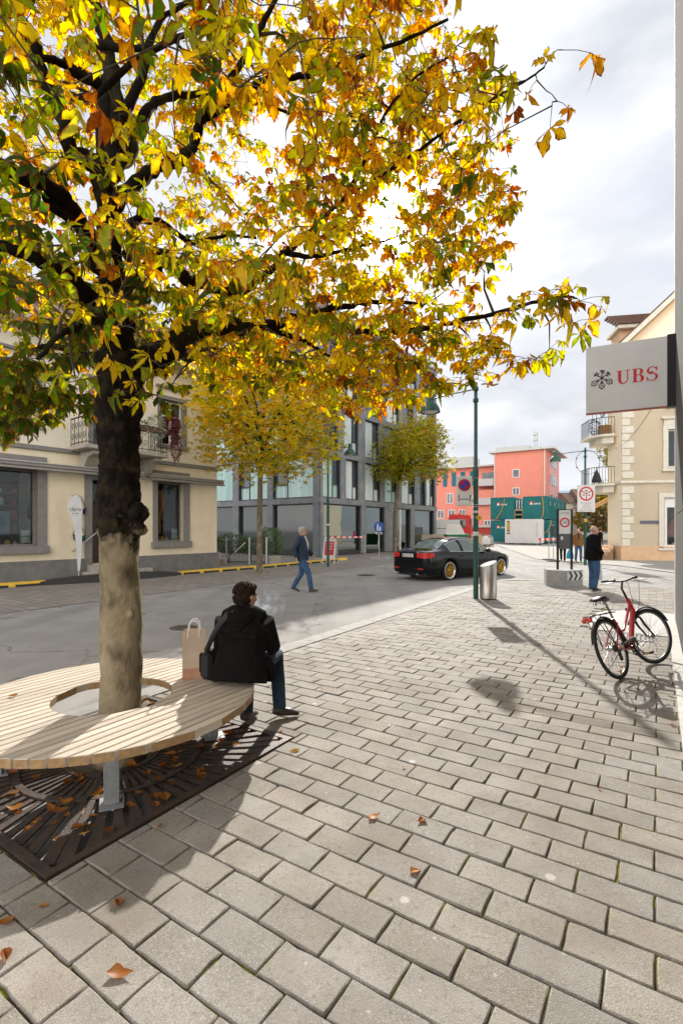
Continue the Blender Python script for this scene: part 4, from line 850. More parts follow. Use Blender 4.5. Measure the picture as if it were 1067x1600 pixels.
for (a,b,lab) in ((V((4.9,.1,5.4)),V((5.9,.15,3.0)),'thin ochre hose hanging down the upper left teal container'),(V((.6,.1,5.5)),V((.7,.1,2.9)),'thin ochre hose hanging straight down the right teal container'),(V((-.4,.3,2.8)),V((.3,.3,1.2)),'looped ochre hose right of the white container')):
    m=MB(); mid=(a+b)/2+V((-.2,0,-.1)); Rm=Matrix.Translation(cB)@Matrix.Rotation(ca,4,'Z'); m.tube([Rm@p for p in (a,(a+mid)/2+V((-.05,0,0)),mid,(mid+b)/2+V((-.1,0,0)),b)],.05,6); tag(m.build('hose',HOSE),lab,'hose','hoses on the site containers')
# concrete mixer truck and site vehicles behind the office block
RED=mat('truck_red',(.65,.02,.02),.4,c2=(.55,.02,.02)); TYR=mat('tyre',(.018,.018,.018),.85)
tr=thing('mixer_truck','red and white concrete mixer truck beside the pink block','truck',P(702,850,50),R(-18)); tr.location.z=0
# local +x front
m=MB(); m.box(-6.2,.2,-1.0,1.0,.7,1.0); m.build('chassis',BLK,tr)
m=MB(); m.lathe([(0,0),(.7,0),(1.15,1.0),(1.25,2.0),(1.1,3.2),(.55,4.2),(.5,4.4)],20,Matrix.Translation((-1.2,0,2.0))@Matrix.Rotation(R(-78),4,'Y')); m.build('drum',WHT,tr)
m=MB(); m.lathe([(1.17,1.0),(1.27,1.2),(1.28,1.7),(1.25,2.0)],20,Matrix.Translation((-1.2,0,2.0))@Matrix.Rotation(R(-78),4,'Y')); m.box(-6,-5.4,-.5,.5,1.5,3.9); m.build('red_band',RED,tr)
m=MB(); m.prism([(0,.9),(2.1,.9),(2.2,1.8),(2.0,3.1),(.1,3.2),(0,2.8)],-1.2,1.2,Matrix(((1,0,0,0),(0,0,-1,0),(0,1,0,0),(0,0,0,1)))); m.build('cab',RED,tr)
m=MB(); m.box(2.2,2.24,-1.05,1.05,1.9,2.8); m.build('windscreen',GD,tr); m=MB(); m.box(.5,1.7,-1.24,-1.21,1.9,2.7); m.build('side_window',GD,tr); m=MB(); m.box(.5,1.7,1.21,1.24,1.9,2.7); m.build('side_window',GD,tr); m=MB(); m.box(2.2,2.3,-1.2,1.2,.7,1.2); m.build('bumper',WHT,tr); m=MB(); m.ell((1.0,0,3.3),.12,.12,.12); m.build('beacon',HOSE,tr)
for x in (1.3,-3.2,-4.6):
    for y in (-1.0,1.0): m=MB(); m.cyl((x,y-.15,.5),(x,y+.15,.5),.5,n=18); w=m.build('wheel',TYR,tr); q=MB(); q.cyl((x,y-.17,.5),(x,y+.17,.5),.22,n=10); q.build('rim',GALV,w)
tl=thing('white_truck','small white tipper truck with open bed near the mixer truck','truck',P(697,853,43),R(-12)); tl.location.z=0
m=MB(); m.prism([(0,.5),(1.5,.5),(1.6,1.2),(1.2,2.1),(.1,2.15),(0,1.9)],-.9,.9,Matrix(((1,0,0,0),(0,0,-1,0),(0,1,0,0),(0,0,0,1)))); m.build('cab',WHT,tl); m=MB(); m.box(-2.8,-.1,-.95,.95,.75,.85); m.box(-2.8,-.1,-.95,-.9,.85,1.25); m.box(-2.8,-.1,.9,.95,.85,1.25); m.build('bed',mat('bed_beige',(.5,.42,.33),.7),tl)
m=MB(); m.prism([(1.56,1.25),(1.6,1.25),(1.24,2.0),(1.2,2.0)],-.75,.75,Matrix(((1,0,0,0),(0,0,-1,0),(0,1,0,0),(0,0,0,1)))); m.build('windscreen',GD,tl); m=MB(); m.box(.3,1.1,.9,.93,1.25,1.9); m.build('side_window',GD,tl)
for x in (.9,-2.0):
    for y in (-.8,.8): m=MB(); m.cyl((x,y-.1,.35),(x,y+.1,.35),.35,n=14); m.build('wheel',TYR,tl)
bx=thing('site_trailer','plain white box trailer standing beside the glass building','trailer',P(675,852,47),R(-8)); bx.location.z=0
m=MB(); m.box(0,2.6,0,2,.45,2.6,bev=.03); m.build('body',mat('trailer_white',(.6,.62,.64),.5),bx); m=MB(); m.cyl((.8,-.05,.3),(.8,.2,.3),.3,n=12); m.build('wheel',TYR,bx); m=MB(); m.box(.4,1.3,-.012,-.002,1.75,1.8); m.build('faint_line',FRD,bx)
sk=thing('green_tipping_bin','low dark green open skip behind the black car','skip',P(702,848,38),R(0)); sk.location.z=0
m=MB(); m.prism([(-.0,0),(1.2,0),(1.5,.9),(-.2,.9)],0,1.0,Matrix(((1,0,0,0),(0,0,-1,1),(0,1,0,.35),(0,0,0,1)))); m.build('body',mat('skip_green',(.02,.14,.06),.6),sk); m=MB(); m.box(-.25,1.55,-.05,1.05,1.22,1.32); m.build('rim',mat('skip_rim',(.02,.2,.08),.6),sk)
# pallets and rubble of the site
pr=random.Random(3)
for i,(px,Y,c_) in enumerate(((757,50,WC),(750,52,WOODP),(762,51,GALV),(745,47,GC1[4]))):
    q=P(px,850,Y); o=thing('pallet_stack',['white wrapped pallet load at the foot of the teal stack','brown timber pallet load behind the lamp post','grey metal pallet load beside the teal stack','beige pallet load behind the black car'][i],'pallet',(q.x,q.y,0),R(20*i),'pallets on the building site')
    m=MB(); [m.box(-.5,.5,-.4+k*.2,-.28+k*.2,.1,.13) for k in range(5)]; [m.box(-.5+k*.45,-.4+k*.45,-.4,.52,0,.1) for k in range(3)]; m.build('pallet',WOODP,o)
    m=MB(); h=pr.uniform(.5,1.3); m.box(-.45,.45,-.38,.45,.13,.13+h,bev=.05); [m.box(-.3,.2,-.3,.3,.13+h,.3+h,Matrix.Rotation(.3,4,'Z'))]; m.build('load',c_,o)
# site barrier boards
sb=thing('site_barrier','red and white striped barrier board below the ochre hose','barrier',P(862,848,50),R(8)); sb.location.z=0
m=MB(); m.box(-1.6,1.6,-.02,.02,.55,.8); m.build('board',WHT,sb); m=MB(); [m.box(-1.5+i*.6,-1.2+i*.6,-.025,-.021,.55,.8) for i in range(6)]; m.build('red_stripes',RED,sb); m=MB(); [m.box(x-.03,x+.03,-.03,.03,0,.55) for x in (-1.3,1.3)]; m.build('feet',BLK,sb)
# distant houses behind the trees
HB=[((905,862,80),7,6,(.6,.55,.45),'small pale house behind the far trees','left'),((948,858,78),8,6.5,(.62,.6,.5),'cream house far down the street with dark windows','mid'),((640,858,110),12,12,(.55,.3,.25),'red-brown block far behind the site','x')]
for (p,w_,h_,c_,lab,k_) in HB:
    q=P(*p); o=thing('distant_house',lab,'house',(q.x,q.y,0),-TH*.3,'houses far behind the street')
    m=MB(); m.box(-w_/2,w_/2,0,8,0,h_); m.build('wall',mat('dw_'+k_,c_,.85),o); m=MB(); m.add([(-w_/2-.3,-.3,h_),(w_/2+.3,-.3,h_),(w_/2+.3,8.3,h_),(-w_/2-.3,8.3,h_),(-w_/2-.3,4,h_+2),(w_/2+.3,4,h_+2)],[(0,1,5,4),(2,3,4,5),(0,4,3),(1,2,5)]); m.build('roof',RTILE,o)
    for i in range(3):
        for j in range(int(h_/3)): fwin(-w_/2+.6+i*(w_/3),-w_/2+1.6+i*(w_/3),.9+j*2.9,2.3+j*2.9,-.07,1,o)
# ---------------------------------------------------------------- round bench and tree grate
AZ=pi/2-TH
WD=mat('bench_wood',(.64,.57,.48),.7,c2=(.53,.45,.36),scale=2.2,bump=.35,bscale=14,stretch=(1,14,14),dirt=((.45,.36,.27),3))
nt=WD.node_tree; hs_=nt.nodes.new('ShaderNodeHueSaturation'); oi_=nt.nodes.new('ShaderNodeObjectInfo'); mr_=nt.nodes.new('ShaderNodeMapRange'); mr_.inputs[3].default_value=.80; mr_.inputs[4].default_value=1.10; nt.links.new(oi_.outputs['Random'],mr_.inputs[0]); nt.links.new(mr_.outputs[0],hs_.inputs['Value']); l_=nt.nodes['Principled BSDF'].inputs['Base Color'].links[0].from_socket; nt.links.new(l_,hs_.inputs['Color']); nt.links.new(hs_.outputs[0],nt.nodes['Principled BSDF'].inputs['Base Color'])
WE=mat('bench_end_grain',(.42,.27,.13),.75,c2=(.28,.17,.08),scale=30)
be=thing('round_bench','round bench of pale wooden slats encircling the chestnut trunk','bench',GC,AZ)
Rb,Rh=1.04,.42
def slatpoly(y0,y1,xa0,xa1,xb0,xb1): return [(xa0,y0),(xb0,y0),(xb1,y1),(xa1,y1)]
def bslat(poly):
    m=MB(); z0,z1=.395,.45; b=.004
    cx=sum(p[0] for p in poly)/4; cy=sum(p[1] for p in poly)/4
    ins=[(p[0]+(b if p[0]<cx else -b),p[1]+(b if p[1]<cy else -b)) for p in poly]
    vs=[(p[0],p[1],z0) for p in poly]+[(p[0],p[1],z1-b) for p in poly]+[(p[0],p[1],z1) for p in ins]
    m.cur=0; m.add(vs,[(8,9,10,11),(3,2,1,0),(0,1,5,4),(2,3,7,6),(4,5,9,8),(5,6,10,9),(6,7,11,10),(7,4,8,11)])
    m.cur=1; m.add(vs,[(1,2,6,5),(3,0,4,7)])
    return m.build('slat',[WD,WE],be)
n=27; pw=2*Rb/n
for i in range(n):
    y0=-Rb+i*pw+.006; y1=-Rb+(i+1)*pw-.006
    j=random.uniform(-.006,.006)
    c0=math.sqrt(max(Rb*Rb-y0*y0,.012)); c1=math.sqrt(max(Rb*Rb-y1*y1,.012))
    if abs((y0+y1)/2)<Rh-.02:
        h0=math.sqrt(max(Rh*Rh-y0*y0,.003)); h1=math.sqrt(max(Rh*Rh-y1*y1,.003))
        bslat(slatpoly(y0,y1,-c0,-c1,-h0,-h1)); bslat(slatpoly(y0,y1,h0,h1,c0,c1))
    else: bslat(slatpoly(y0,y1,-c0,-c1,c0,c1))
m=MB()
for rr in (.97,.50): m.lathe([(rr-.03,.385),(rr+.03,.385),(rr+.03,.393),(rr-.03,.393),(rr-.03,.385)],40,sm=False)
m.build('ring_frame',GALV,be)
for k in range(4):
    a=R(-66-57.25+90*k); T=Matrix.Rotation(a,4,'Z'); m=MB()
    m.box(.5,.97,-.025,.025,.34,.384,T)
    lg=m.build('crossbar',GALV,be)
    m=MB(); m.box(.70,.77,-.045,.045,.012,.384,T,bev=.004); m.box(.64,.70,-.006,.006,.012,.34,T); m.box(.66,.82,-.07,.07,.005,.012,T); m.build('leg',GALV,be)
gr=thing('tree_grate','rusty cast iron grate with radial slots around the trunk under the round bench','tree grate',GC,AZ)
Gh=.955; RUST=mat('rusty_iron',(.050,.040,.036),.55,.25,c2=(.09,.06,.045),scale=7,bump=.4,bscale=60)
m=MB(); w=.05
m.box(-Gh,Gh,-Gh,-Gh+w,-.02,.004); m.box(-Gh,Gh,Gh-w,Gh,-.02,.004); m.box(-Gh,-Gh+w,-Gh+w,Gh-w,-.02,.004); m.box(Gh-w,Gh,-Gh+w,Gh-w,-.02,.004); m.build('outer_frame',RUST,gr)
for q in range(4):
    T=Matrix.Rotation(q*pi/2,4,'Z'); m=MB()
    # quadrant plate around angle 0: from -45..45 deg
    def ray(a,r0,r1,w0,w1,z1=.0):
        c,s=math.cos(a),math.sin(a); vs=[]
        for r,w_ in ((r0,w0),(r1,w1)):
            for sg_ in (-1,1): vs.append((r*c-s*w_*sg_,r*s+c*w_*sg_))
        poly=[vs[0],vs[2],vs[3],vs[1]]; m.prism(poly,-.018,z1,T)
    nb=15; A=pi/4-.035
    for i in range(nb):
        a=-A+2*A*i/(nb-1); L_=(Gh-w)/math.cos(a); wid=A*2/(nb-1)*.5
        edge=i in (0,nb-1)
        m_w0=.30*wid*.5; ray(a,.30,.62,.30*wid*.42+.003,.62*wid*.42,-.0006*i)
        ray(a+(0 if edge else 0),.62,L_-.004,.62*wid*.5,L_*wid*.55,-.0006*i-.0003)
    for r_,ww in ((.31,.025),(.62,.022)):
        k=18
        for i in range(k):
            a0=-pi/4+.02+(pi/2-.04)*i/k; a1=-pi/4+.02+(pi/2-.04)*(i+1)/k
            m.prism([((r_-ww)*math.cos(a0),(r_-ww)*math.sin(a0)),((r_+ww)*math.cos(a0),(r_+ww)*math.sin(a0)),((r_+ww)*math.cos(a1),(r_+ww)*math.sin(a1)),((r_-ww)*math.cos(a1),(r_-ww)*math.sin(a1))],-.016,.003,T)
    m.build('grate_plate',RUST,gr)
m=MB(); m.box(-Gh,Gh,-Gh,Gh,-.16,-.14); tag(m.build('tree_pit_soil',mat('pit_soil',(.018,.014,.011),.95,c2=(.035,.026,.018),scale=9)),kind='structure'); bpy.data.objects['tree_pit_soil'].location=GC+V((0,0,.0)); bpy.data.objects['tree_pit_soil'].rotation_euler=(0,0,AZ)
# ---------------------------------------------------------------- lamp posts
GRN=mat('lamp_green',(.012,.075,.055),.4,c2=(.018,.09,.068),scale=8,dirt=((.05,.10,.085),20)); LW=mat('lamp_white',(.7,.7,.68),.5)
def lamp(p,ang,lab,h=5.45,L_=1.2,thick=.062,arm=True):
    o=thing('street_lamp',lab,'street lamp',p,ang,'green bell lamps on poles')
    m=MB(); m.lathe([(thick*1.0,-.04),(thick,2.95),(thick*1.15,2.97),(thick*1.15,3.2),(thick*.72,3.25),(thick*.68,h+.15),(0,h+.17)],14); m.build('pole',GRN,o)
    m=MB(); 
    for z in (h,h-.28): m.lathe([(thick*.7,z-.04),(thick*1.1,z-.04),(thick*1.1,z+.04),(thick*.7,z+.04)],12)
    m.build('clamp',GRN,o)
    m=MB(); m.tube([(0,0,h),(L_*.5,0,h-.03),(L_-.08,0,h-.08)],.018,8); m.build('arm',GRN,o)
    T=Matrix.Translation((L_,0,h-.42))
    m=MB(); m.lathe([(.0,.52),(.075,.5),(.095,.44),(.09,.3),(.11,.27),(.19,.2),(.245,.1),(.265,0),(.262,-.005),(.23,.08),(.17,.17),(.08,.2),(0,.21)],20,T); hd=m.build('lamp_head',GRN,o)
    m=MB(); m.lathe([(.0,-.03),(.14,-.015),(.225,.02),(.228,.035),(.16,.14),(0,.16)],18,T); m.build('diffuser',LW,hd)
    return o
dL=pi-TH   # over the road, direction -U2
p1_=G(743,935); l1=lamp(V((p1_.x,p1_.y,0)),dL,'nearest green lamp post with the no parking sign and the steel bin at its foot',h=5.15)
p2_=G(913.7,881.6); l2=lamp(V((p2_.x,p2_.y,-.03)),dL,'green lamp post carrying the red ring sign, behind the man in black fleece',h=5.55,L_=1.35,thick=.07)
p3_=G(512.5,884.3); l3=lamp(V((p3_.x,p3_.y,-.03)),-TH,'green lamp post across the road behind the walking man',h=5.5)
m=MB(); m.lathe([(.065,2.10),(.069,2.10),(.069,2.155),(.065,2.155)],14); m.lathe([(.064,1.54),(.067,1.54),(.067,1.64),(.064,1.64)],14); m.build('sticker_band',LW,l1)
for z in (2.95,2.30,2.25,2.0): m=MB(); m.lathe([(.065,z),(.069,z),(.069,z+.012),(.065,z+.012)],14); m.build('steel_strap',STEEL,l1)
m=MB(); m.lathe([(.066,1.9),(.07,1.9),(.07,1.98),(.066,1.98)],14); m.build('sticker_band',LW,l3)
# flat round signs
WSG=mat('sign_white',(.66,.66,.64),.45,c2=(.58,.58,.56),scale=3); SBL=mat('sign_blue',(.01,.07,.42),.4); SRD=mat('sign_red_ring',(.55,.01,.02),.4); ARW=mat('arrow_black',(.03,.03,.03),.5); SGR=mat('sign_edge',(.35,.36,.36),.5,.3)
def disc(mb,c,r0,r1,y,n=32,z=None):
    for i in range(n):
        a0=2*pi*i/n; a1=2*pi*(i+1)/n
        q=[(c[0]+r*math.cos(a),y,c[1]+r*math.sin(a)) for r,a in ((r0,a0),(r1,a0),(r1,a1),(r0,a1))]
        if r0==0: q=[(c[0],y,c[1])]+q[1:3]
        mb.add(q,[tuple(range(len(q)))[::1]])
sn=thing('no_parking_sign','white no parking sign with blue and red disc on the nearest lamp post','road sign',P(737.5,790,11.93),R(-4))
m=MB(); m.box(-.375,0,0,.10,0,.72,bev=.02); m.build('panel',WSG,sn); 
m=MB(); disc(m,(-.188,.50),.105,.15,-.004); m.add([(-.188+x,-.004,.5+z) for x,z in ((-.10,.07),(-.07,.10),(.10,-.07),(.07,-.10))],[(0,1,2,3)]); m.build('red_ring',SRD,sn)
m=MB(); disc(m,(-.188,.50),0,.106,-.002); m.build('blue_disc',SBL,sn)
m=MB()
for x in (-.325,-.05): m.add([(x-.008,-.003,.10),(x+.008,-.003,.10),(x+.008,-.003,.22),(x-.008,-.003,.22)],[(0,1,2,3)]); m.add([(x-.024,-.003,.22),(x+.024,-.003,.22),(x,-.003,.275)],[(0,1,2)])
m.build('arrows',ARW,sn); text('lettering','beidseitig',.062,ARW,sn,Matrix.Translation((-.188,-.003,.16))@WALLM,.0005)
m=MB(); m.box(0,.05,.03,.07,.1,.14); m.box(0,.05,.03,.07,.6,.64); m.build('bracket',STEEL,sn)
yt=thing('yellow_waymark','small yellow round waymark plate on the right of the nearest lamp post','waymark',P(748.5,809,11.9))
m=MB(); m.cyl((0,-.005,0),(0,.005,0),.06,n=18); m.build('plate',mat('way_yellow',(.8,.5,.02),.5),yt); m=MB(); m.box(-.03,.03,-.008,-.006,-.008,.008); m.build('mark',ARW,yt); m=MB(); m.box(-.09,-.03,.006,.014,-.02,.02); m.build('bracket',STEEL,yt)
bn=thing('litter_bin','brushed steel litter bin with slanted top beside the nearest lamp post','litter bin',G(762.5,936),R(15))
m=MB(); r_=.2; n=28; vs=[]
for z in (0.03,):
    for j in range(n): a=2*pi*j/n; vs.append((r_*math.cos(a),r_*math.sin(a),z))
for j in range(n): a=2*pi*j/n; vs.append((r_*math.cos(a),r_*math.sin(a),.86+.08*math.cos(a)))
for j in range(n): a=2*pi*j/n; vs.append((r_*.86*math.cos(a),r_*.86*math.sin(a),.868+.07*math.cos(a)))
BST=mat('brushed_steel',(.50,.47,.43),.32,.85,c2=(.34,.31,.28),scale=3,stretch=(9,9,.5)); m.add(vs,[(j,(j+1)%n,n+(j+1)%n,n+j) for j in range(n)]+[(n+j,n+(j+1)%n,2*n+(j+1)%n,2*n+j) for j in range(n)],True); m.build('shell',BST,bn); m=MB(); m.add([(x*.99,y*.99,z-.004) for x,y,z in vs[2*n:]],[tuple(range(n))]); m.build('lid',mat('bin_lid',(.16,.155,.15),.7,.3,c2=(.1,.1,.1)),bn)
m=MB(); m.cyl((0,0,0),(0,0,.04),.185,n=20); m.build('base',BLK,bn); m=MB(); m.box(.10,.205,-.09,.09,.72,.84); m.build('opening',BLK,bn)
# ---------------------------------------------------------------- speed zone board on its concrete block
bk2=thing('concrete_block','angular grey concrete block with a chevron plate under the 30 zone board','concrete block',(6.49,14.27,0))
CB=mat('block_concrete',(.36,.355,.34),.85,c2=(.27,.265,.25),scale=4,bump=.3,bscale=40)
pl=[(0,0),(.71,.33),(.85,.95),(-.15,1.05),(-.35,.41)]
m=MB(); m.prism([(x*.985+.004,y*.985+.006) for x,y in pl],.47,.485); m.prism(pl,0.0,.47); m.build('block',CB,bk2)
Tc=Matrix.Translation((0,0,0))@Matrix.Rotation(math.atan2(.33,.71),4,'Z')
m=MB(); m.box(.12,.76,-.006,-.001,.20,.45,Tc); o=m.build('chevron_plate',WSG,bk2)
m=MB()
for i in range(3):
    x=.17+i*.20
    for s_ in (0,1):
        q=[(x,.20),(x+.10,.20),(x+.19,.325),(x+.09,.325)] if s_==0 else [(x+.09,.325),(x+.19,.325),(x+.10,.45),(x,.45)]
        m.add([Tc@V((a,-.008,b)) for a,b in q],[(0,1,2,3)])
m.build('chevrons',ARW,o)
zs=thing('speed_zone_sign','30 zone board between two dark posts standing on the concrete block','road sign',P(871,890,14.8)); zs.location.z=.485
m=MB(); W_=.41
m.box(-.03,.02,-.03,.03,0,1.80); m.build('post',BLK,zs); m=MB(); m.box(W_-.02,W_+.03,-.03,.03,0,1.80); m.build('post',BLK,zs); m=MB(); m.box(-.03,W_+.03,-.02,.02,1.8,1.82); m.build('cap',BLK,zs)
m=MB(); m.box(.022,W_-.022,-.012,.012,1.09,1.79); m.build('zone_panel',WSG,zs)
m=MB(); m.box(.022,W_-.022,-.012,.012,.62,1.075); m.build('grey_panel',mat('grey_panel',(.09,.09,.095),.6),zs); m=MB(); m.box(.08,.15,-.016,-.0125,.90,1.0); m.build('sticker',WSG,zs)
m=MB(); disc(m,(.205,1.42),.105,.15,-.014); m.build('red_ring',SRD,zs); text('lettering','30',.15,ARW,zs,Matrix.Translation((.205,-.014,1.42))@WALLM,.0005); text('lettering','ZONE',.10,mat('zone_grey',(.25,.25,.25),.5),zs,Matrix.Translation((.205,-.014,1.70))@WALLM,.0005)
# round ban sign on the far post
rs=thing('ban_sign','tall white sign with a three-way split red ring above small text','road sign',(p2_.x,p2_.y-.1,0))
m=MB(); m.box(-.44,.42,-.03,0,2.54,3.84,bev=.012); m.build('panel',WSG,rs)
m=MB(); disc(m,(-.01,3.42),.27,.35,-.033); 
for a in (90+60,30,-90): a=R(a); d=V((math.cos(a),math.sin(a))); nn=V((-d.y,d.x))*.022; m.add([(-.01+q.x,-.033,3.42+q.y) for q in (nn*1,-nn,d*.275-nn,d*.275+nn)],[(0,1,2,3)])
m.build('red_ring',SRD,rs)
m=MB(); [m.box(x-.06,x+.06,-.034,-.031,z-.025,z+.02) for x,z in ((-.01,3.56),(-.14,3.36),(.12,3.36))]; m.build('vehicle_marks',ARW,rs)
for i,t_ in enumerate(('Zubringerdienst','gestattet','ausser Bus','und Lieferungen','Parkieren verboten')): text('lettering',t_,.085,MATS['zone_grey'],rs,Matrix.Translation((-.01,-.032,2.97-i*.09))@WALLM,.0005)
wr=thing('wire_ring','thin wire festoon ring hanging from the top of the far lamp post','wire ring',(p2_.x,p2_.y-.05,4.95))
m=MB(); m.torus((.1,0,0),.58,.012,40,5,Matrix(((1,0,0,0),(0,0,-1,0),(0,1,0,0),(0,0,0,1)))); m.build('ring',BLK,wr); m=MB(); [m.box(.1+.58*math.cos(a)-.02,.1+.58*math.cos(a)+.02,-.03,.03,.58*math.sin(a)-.03,.58*math.sin(a)+.03) for a in (.4,1.9,2.8,3.6,5.6)]; m.build('fittings',BLK,wr)
def cable(a,b,sag,lab,r=.009,n=16):
    a=V(a);b=V(b); m=MB(); m.tube([a+(b-a)*(i/n)+V((0,0,-sag*4*(i/n)*(1-i/n))) for i in range(n+1)],r,5); tag(m.build('cable',BLK),lab,'cable','overhead cables')
cable(ST(.27,10.9,4.6),P(968,697,27.2),.25,'thin dark cable sagging from the bank wall to the yellow house'); cable((p2_.x,p2_.y,5.5),P(970,698,28),.1,'thin dark cable from the far lamp post to the yellow house balcony')
ow=thing('orange_waymark','small orange round plate on the far lamp post','waymark',P(914,813,23.65)); m=MB(); m.cyl((0,-.005,0),(0,.005,0),.09,n=14); m.build('plate',HOSE,ow)
# blue pedestrian sign, portable
bs=thing('pedestrian_sign','round blue pedestrian sign on a thin post in front of the glass building','road sign',G(592,872.5),R(-20)); bs.location.z=-.03
m=MB(); m.cyl((0,.02,0),(0,.02,2.1),.02,n=8); m.build('post',STEEL,bs); m=MB(); m.cyl((0,-.01,1.86),(0,.01,1.86),.31,n=28); m.build('blue_disc',SBL,bs); m=MB(); m.prism([(-.5,-.3),(.55,-.25),(.6,.3),(-.45,.35)],-.01,.10); m.build('concrete_foot',CB,bs)
m=MB()
pf=lambda pts:m.add([(x,-.014,1.86+z) for x,z in pts],[tuple(range(len(pts)))])
pf([(-.07+.04*math.cos(a*.785),.17+.04*math.sin(a*.785)) for a in range(8)]); pf([(-.13,-.02),(-.02,-.02),(-.02,.12),(-.12,.12)]); pf([(-.13,-.22),(-.07,-.22),(-.05,-.02),(-.13,-.02)]); pf([(-.03,-.22),(.03,-.22),(-.02,-.02),(-.08,-.02)]); pf([(.08+.03*math.cos(a*.785),.02+.03*math.sin(a*.785)) for a in range(8)]); pf([(.04,-.11),(.13,-.11),(.12,-.01),(.05,-.01)]); pf([(.05,-.22),(.08,-.22),(.09,-.11),(.05,-.11)]); pf([(.10,-.22),(.13,-.22),(.12,-.11),(.08,-.11)]); m.build('figures',LW,bs)
m=MB(); m.box(-.2,.2,-.02,0,1.44,1.56); pz=m.build('white_plate',LW,bs); m=MB(); m.box(-.14,.14,-.025,-.021,1.47,1.53); m.build('plate_mark',ARW,pz)
# A-board and tape
ab=thing('pavement_board','red and white folding advertising board in front of the glass building','folding sign',G(516,880),R(-20)); ab.location.z=-.03
for s_,nm in ((-1,'front_panel'),(1,'rear_panel')):
    T=Matrix.Translation((0,s_*.28,0))@Matrix.Rotation(R(-s_*-13),4,'X')
    m=MB(); m.box(-.33,-.29,-.02,.02,0,1.3,T); m.box(.29,.33,-.02,.02,0,1.3,T); m.box(-.29,.29,-.015,.015,.28,1.3,T); pn=m.build(nm,LW,ab)
    if s_<0:
        m=MB(); m.box(-.25,.25,-.022,-.016,.45,1.15,T); m.build('red_poster',mat('poster_red',(.55,.01,.03),.5),pn)
        for i,t_ in enumerate(('AKTION','HERBST','OFFEN')): text('lettering',t_,.11,LW,pn,T@Matrix.Translation((0,-.024,1.03-i*.14))@WALLM,.0005)
tp=thing('barrier_tape','red and white barrier tape stretched in front of the shop window','tape',(0,0,0))
a=V((-1.05,30.2,1.15)); b=V((1.6,33.2,1.12)); N_=14
m1=MB();m2=MB()
for i in range(N_):
    p=a+(b-a)*i/N_; q=a+(b-a)*(i+1)/N_; (m1 if i%2 else m2).add([p,q,q+V((0,0,.1)),p+V((0,0,.1))],[(0,1,2,3)])
m1.build('red_section',RED,tp); m2.build('white_section',LW,tp)
for p in (a,b): m=MB(); m.cyl((p.x,p.y,-.03),(p.x,p.y,1.3),.02,n=6); m.build('tape_post',STEEL,tp)
# signal stands
for (px,py,lab,hh) in ((864,876,'thin portable stand with a dark box, left of the 30 zone board',2.0),(857,874,'bare thin portable stand, left of the one with the dark box',1.6)):
    q=G(px,py); o=thing('portable_stand',lab,'stand',(q.x,q.y,-.04),0,'portable stands by the building site'); m=MB(); m.cyl((0,0,.05),(0,0,hh),.025,n=6); m.build('pole',STEEL,o); m=MB(); m.box(-.3,.3,-.2,.2,0,.07,bev=.02); m.build('base',BLK,o)
    if hh>1.9: m=MB(); m.box(-.09,.09,-.06,.06,1.35,1.95,bev=.02); m.build('box',FRD,o)
# ---------------------------------------------------------------- black saloon car
CP=mat('car_black',(.004,.005,.007),.15,c2=(.004,.005,.007),scale=1,coat=.12,spec=.3); CG=mat('car_glass',(.10,.14,.13),.05,c2=(.16,.20,.19),scale=1,spec=.5); CHR=mat('chrome',(.7,.7,.7),.12,1); GOLD=mat('gold_rim',(.55,.33,.06),.3,.8,c2=(.42,.24,.04)); TLR=mat('tail_red',(.62,.015,.01),.2,c2=(.5,.01,.01),coat=1); BPL=mat('black_plastic',(.02,.02,.02),.6)
ca_=R(37)
car=thing('black_car','black four door saloon with gold wheels driving away behind the lamp post','car',(3.16,17.42,-.045),ca_)
xs=[-1.10,-1.06,-1.0,-.9,-.75]+[round(-.6+.06*i,3) for i in range(21)]+[.75,.9,1.05,1.2,1.35,1.5,1.65,1.8,1.95,2.1,2.2]+[round(2.28+.06*i,3) for i in range(21)]+[3.6,3.68,3.73,3.76]
def interp(x,T):
    for (a,va),(b,vb) in zip(T,T[1:]):
        if a<=x<=b:
            f=(x-a)/(b-a); f=f*f*(3-2*f)*.5+f*.5; return va+(vb-va)*f
    return T[0][1] if x<T[0][0] else T[-1][1]
wT=[(-1.10,.66),(-1.06,.76),(-.95,.85),(-.6,.91),(0,.925),(1.5,.925),(2.9,.915),(3.3,.86),(3.6,.74),(3.76,.52)]
sT=[(-1.1,.86),(-.9,.93),(-.3,.96),(.8,.93),(2,.90),(2.6,.86),(3.2,.78),(3.6,.66),(3.76,.56)]
tT=[(-1.10,.98),(-1.0,1.03),(-.75,1.045),(-.45,1.08),(.35,1.40),(.6,1.445),(1.1,1.47),(1.5,1.45),(1.75,1.40),(2.35,1.08),(2.55,1.01),(3.0,.94),(3.4,.82),(3.65,.70),(3.76,.60)]
bT=[(-1.1,.30),(-.9,.24),(-.5,.2),(3.2,.19),(3.6,.22),(3.76,.30)]
gT=[(-.6,0),(-.40,.25),(.35,1),(1.8,1),(2.35,.1),(2.5,0)]
rows=11; grid=[]
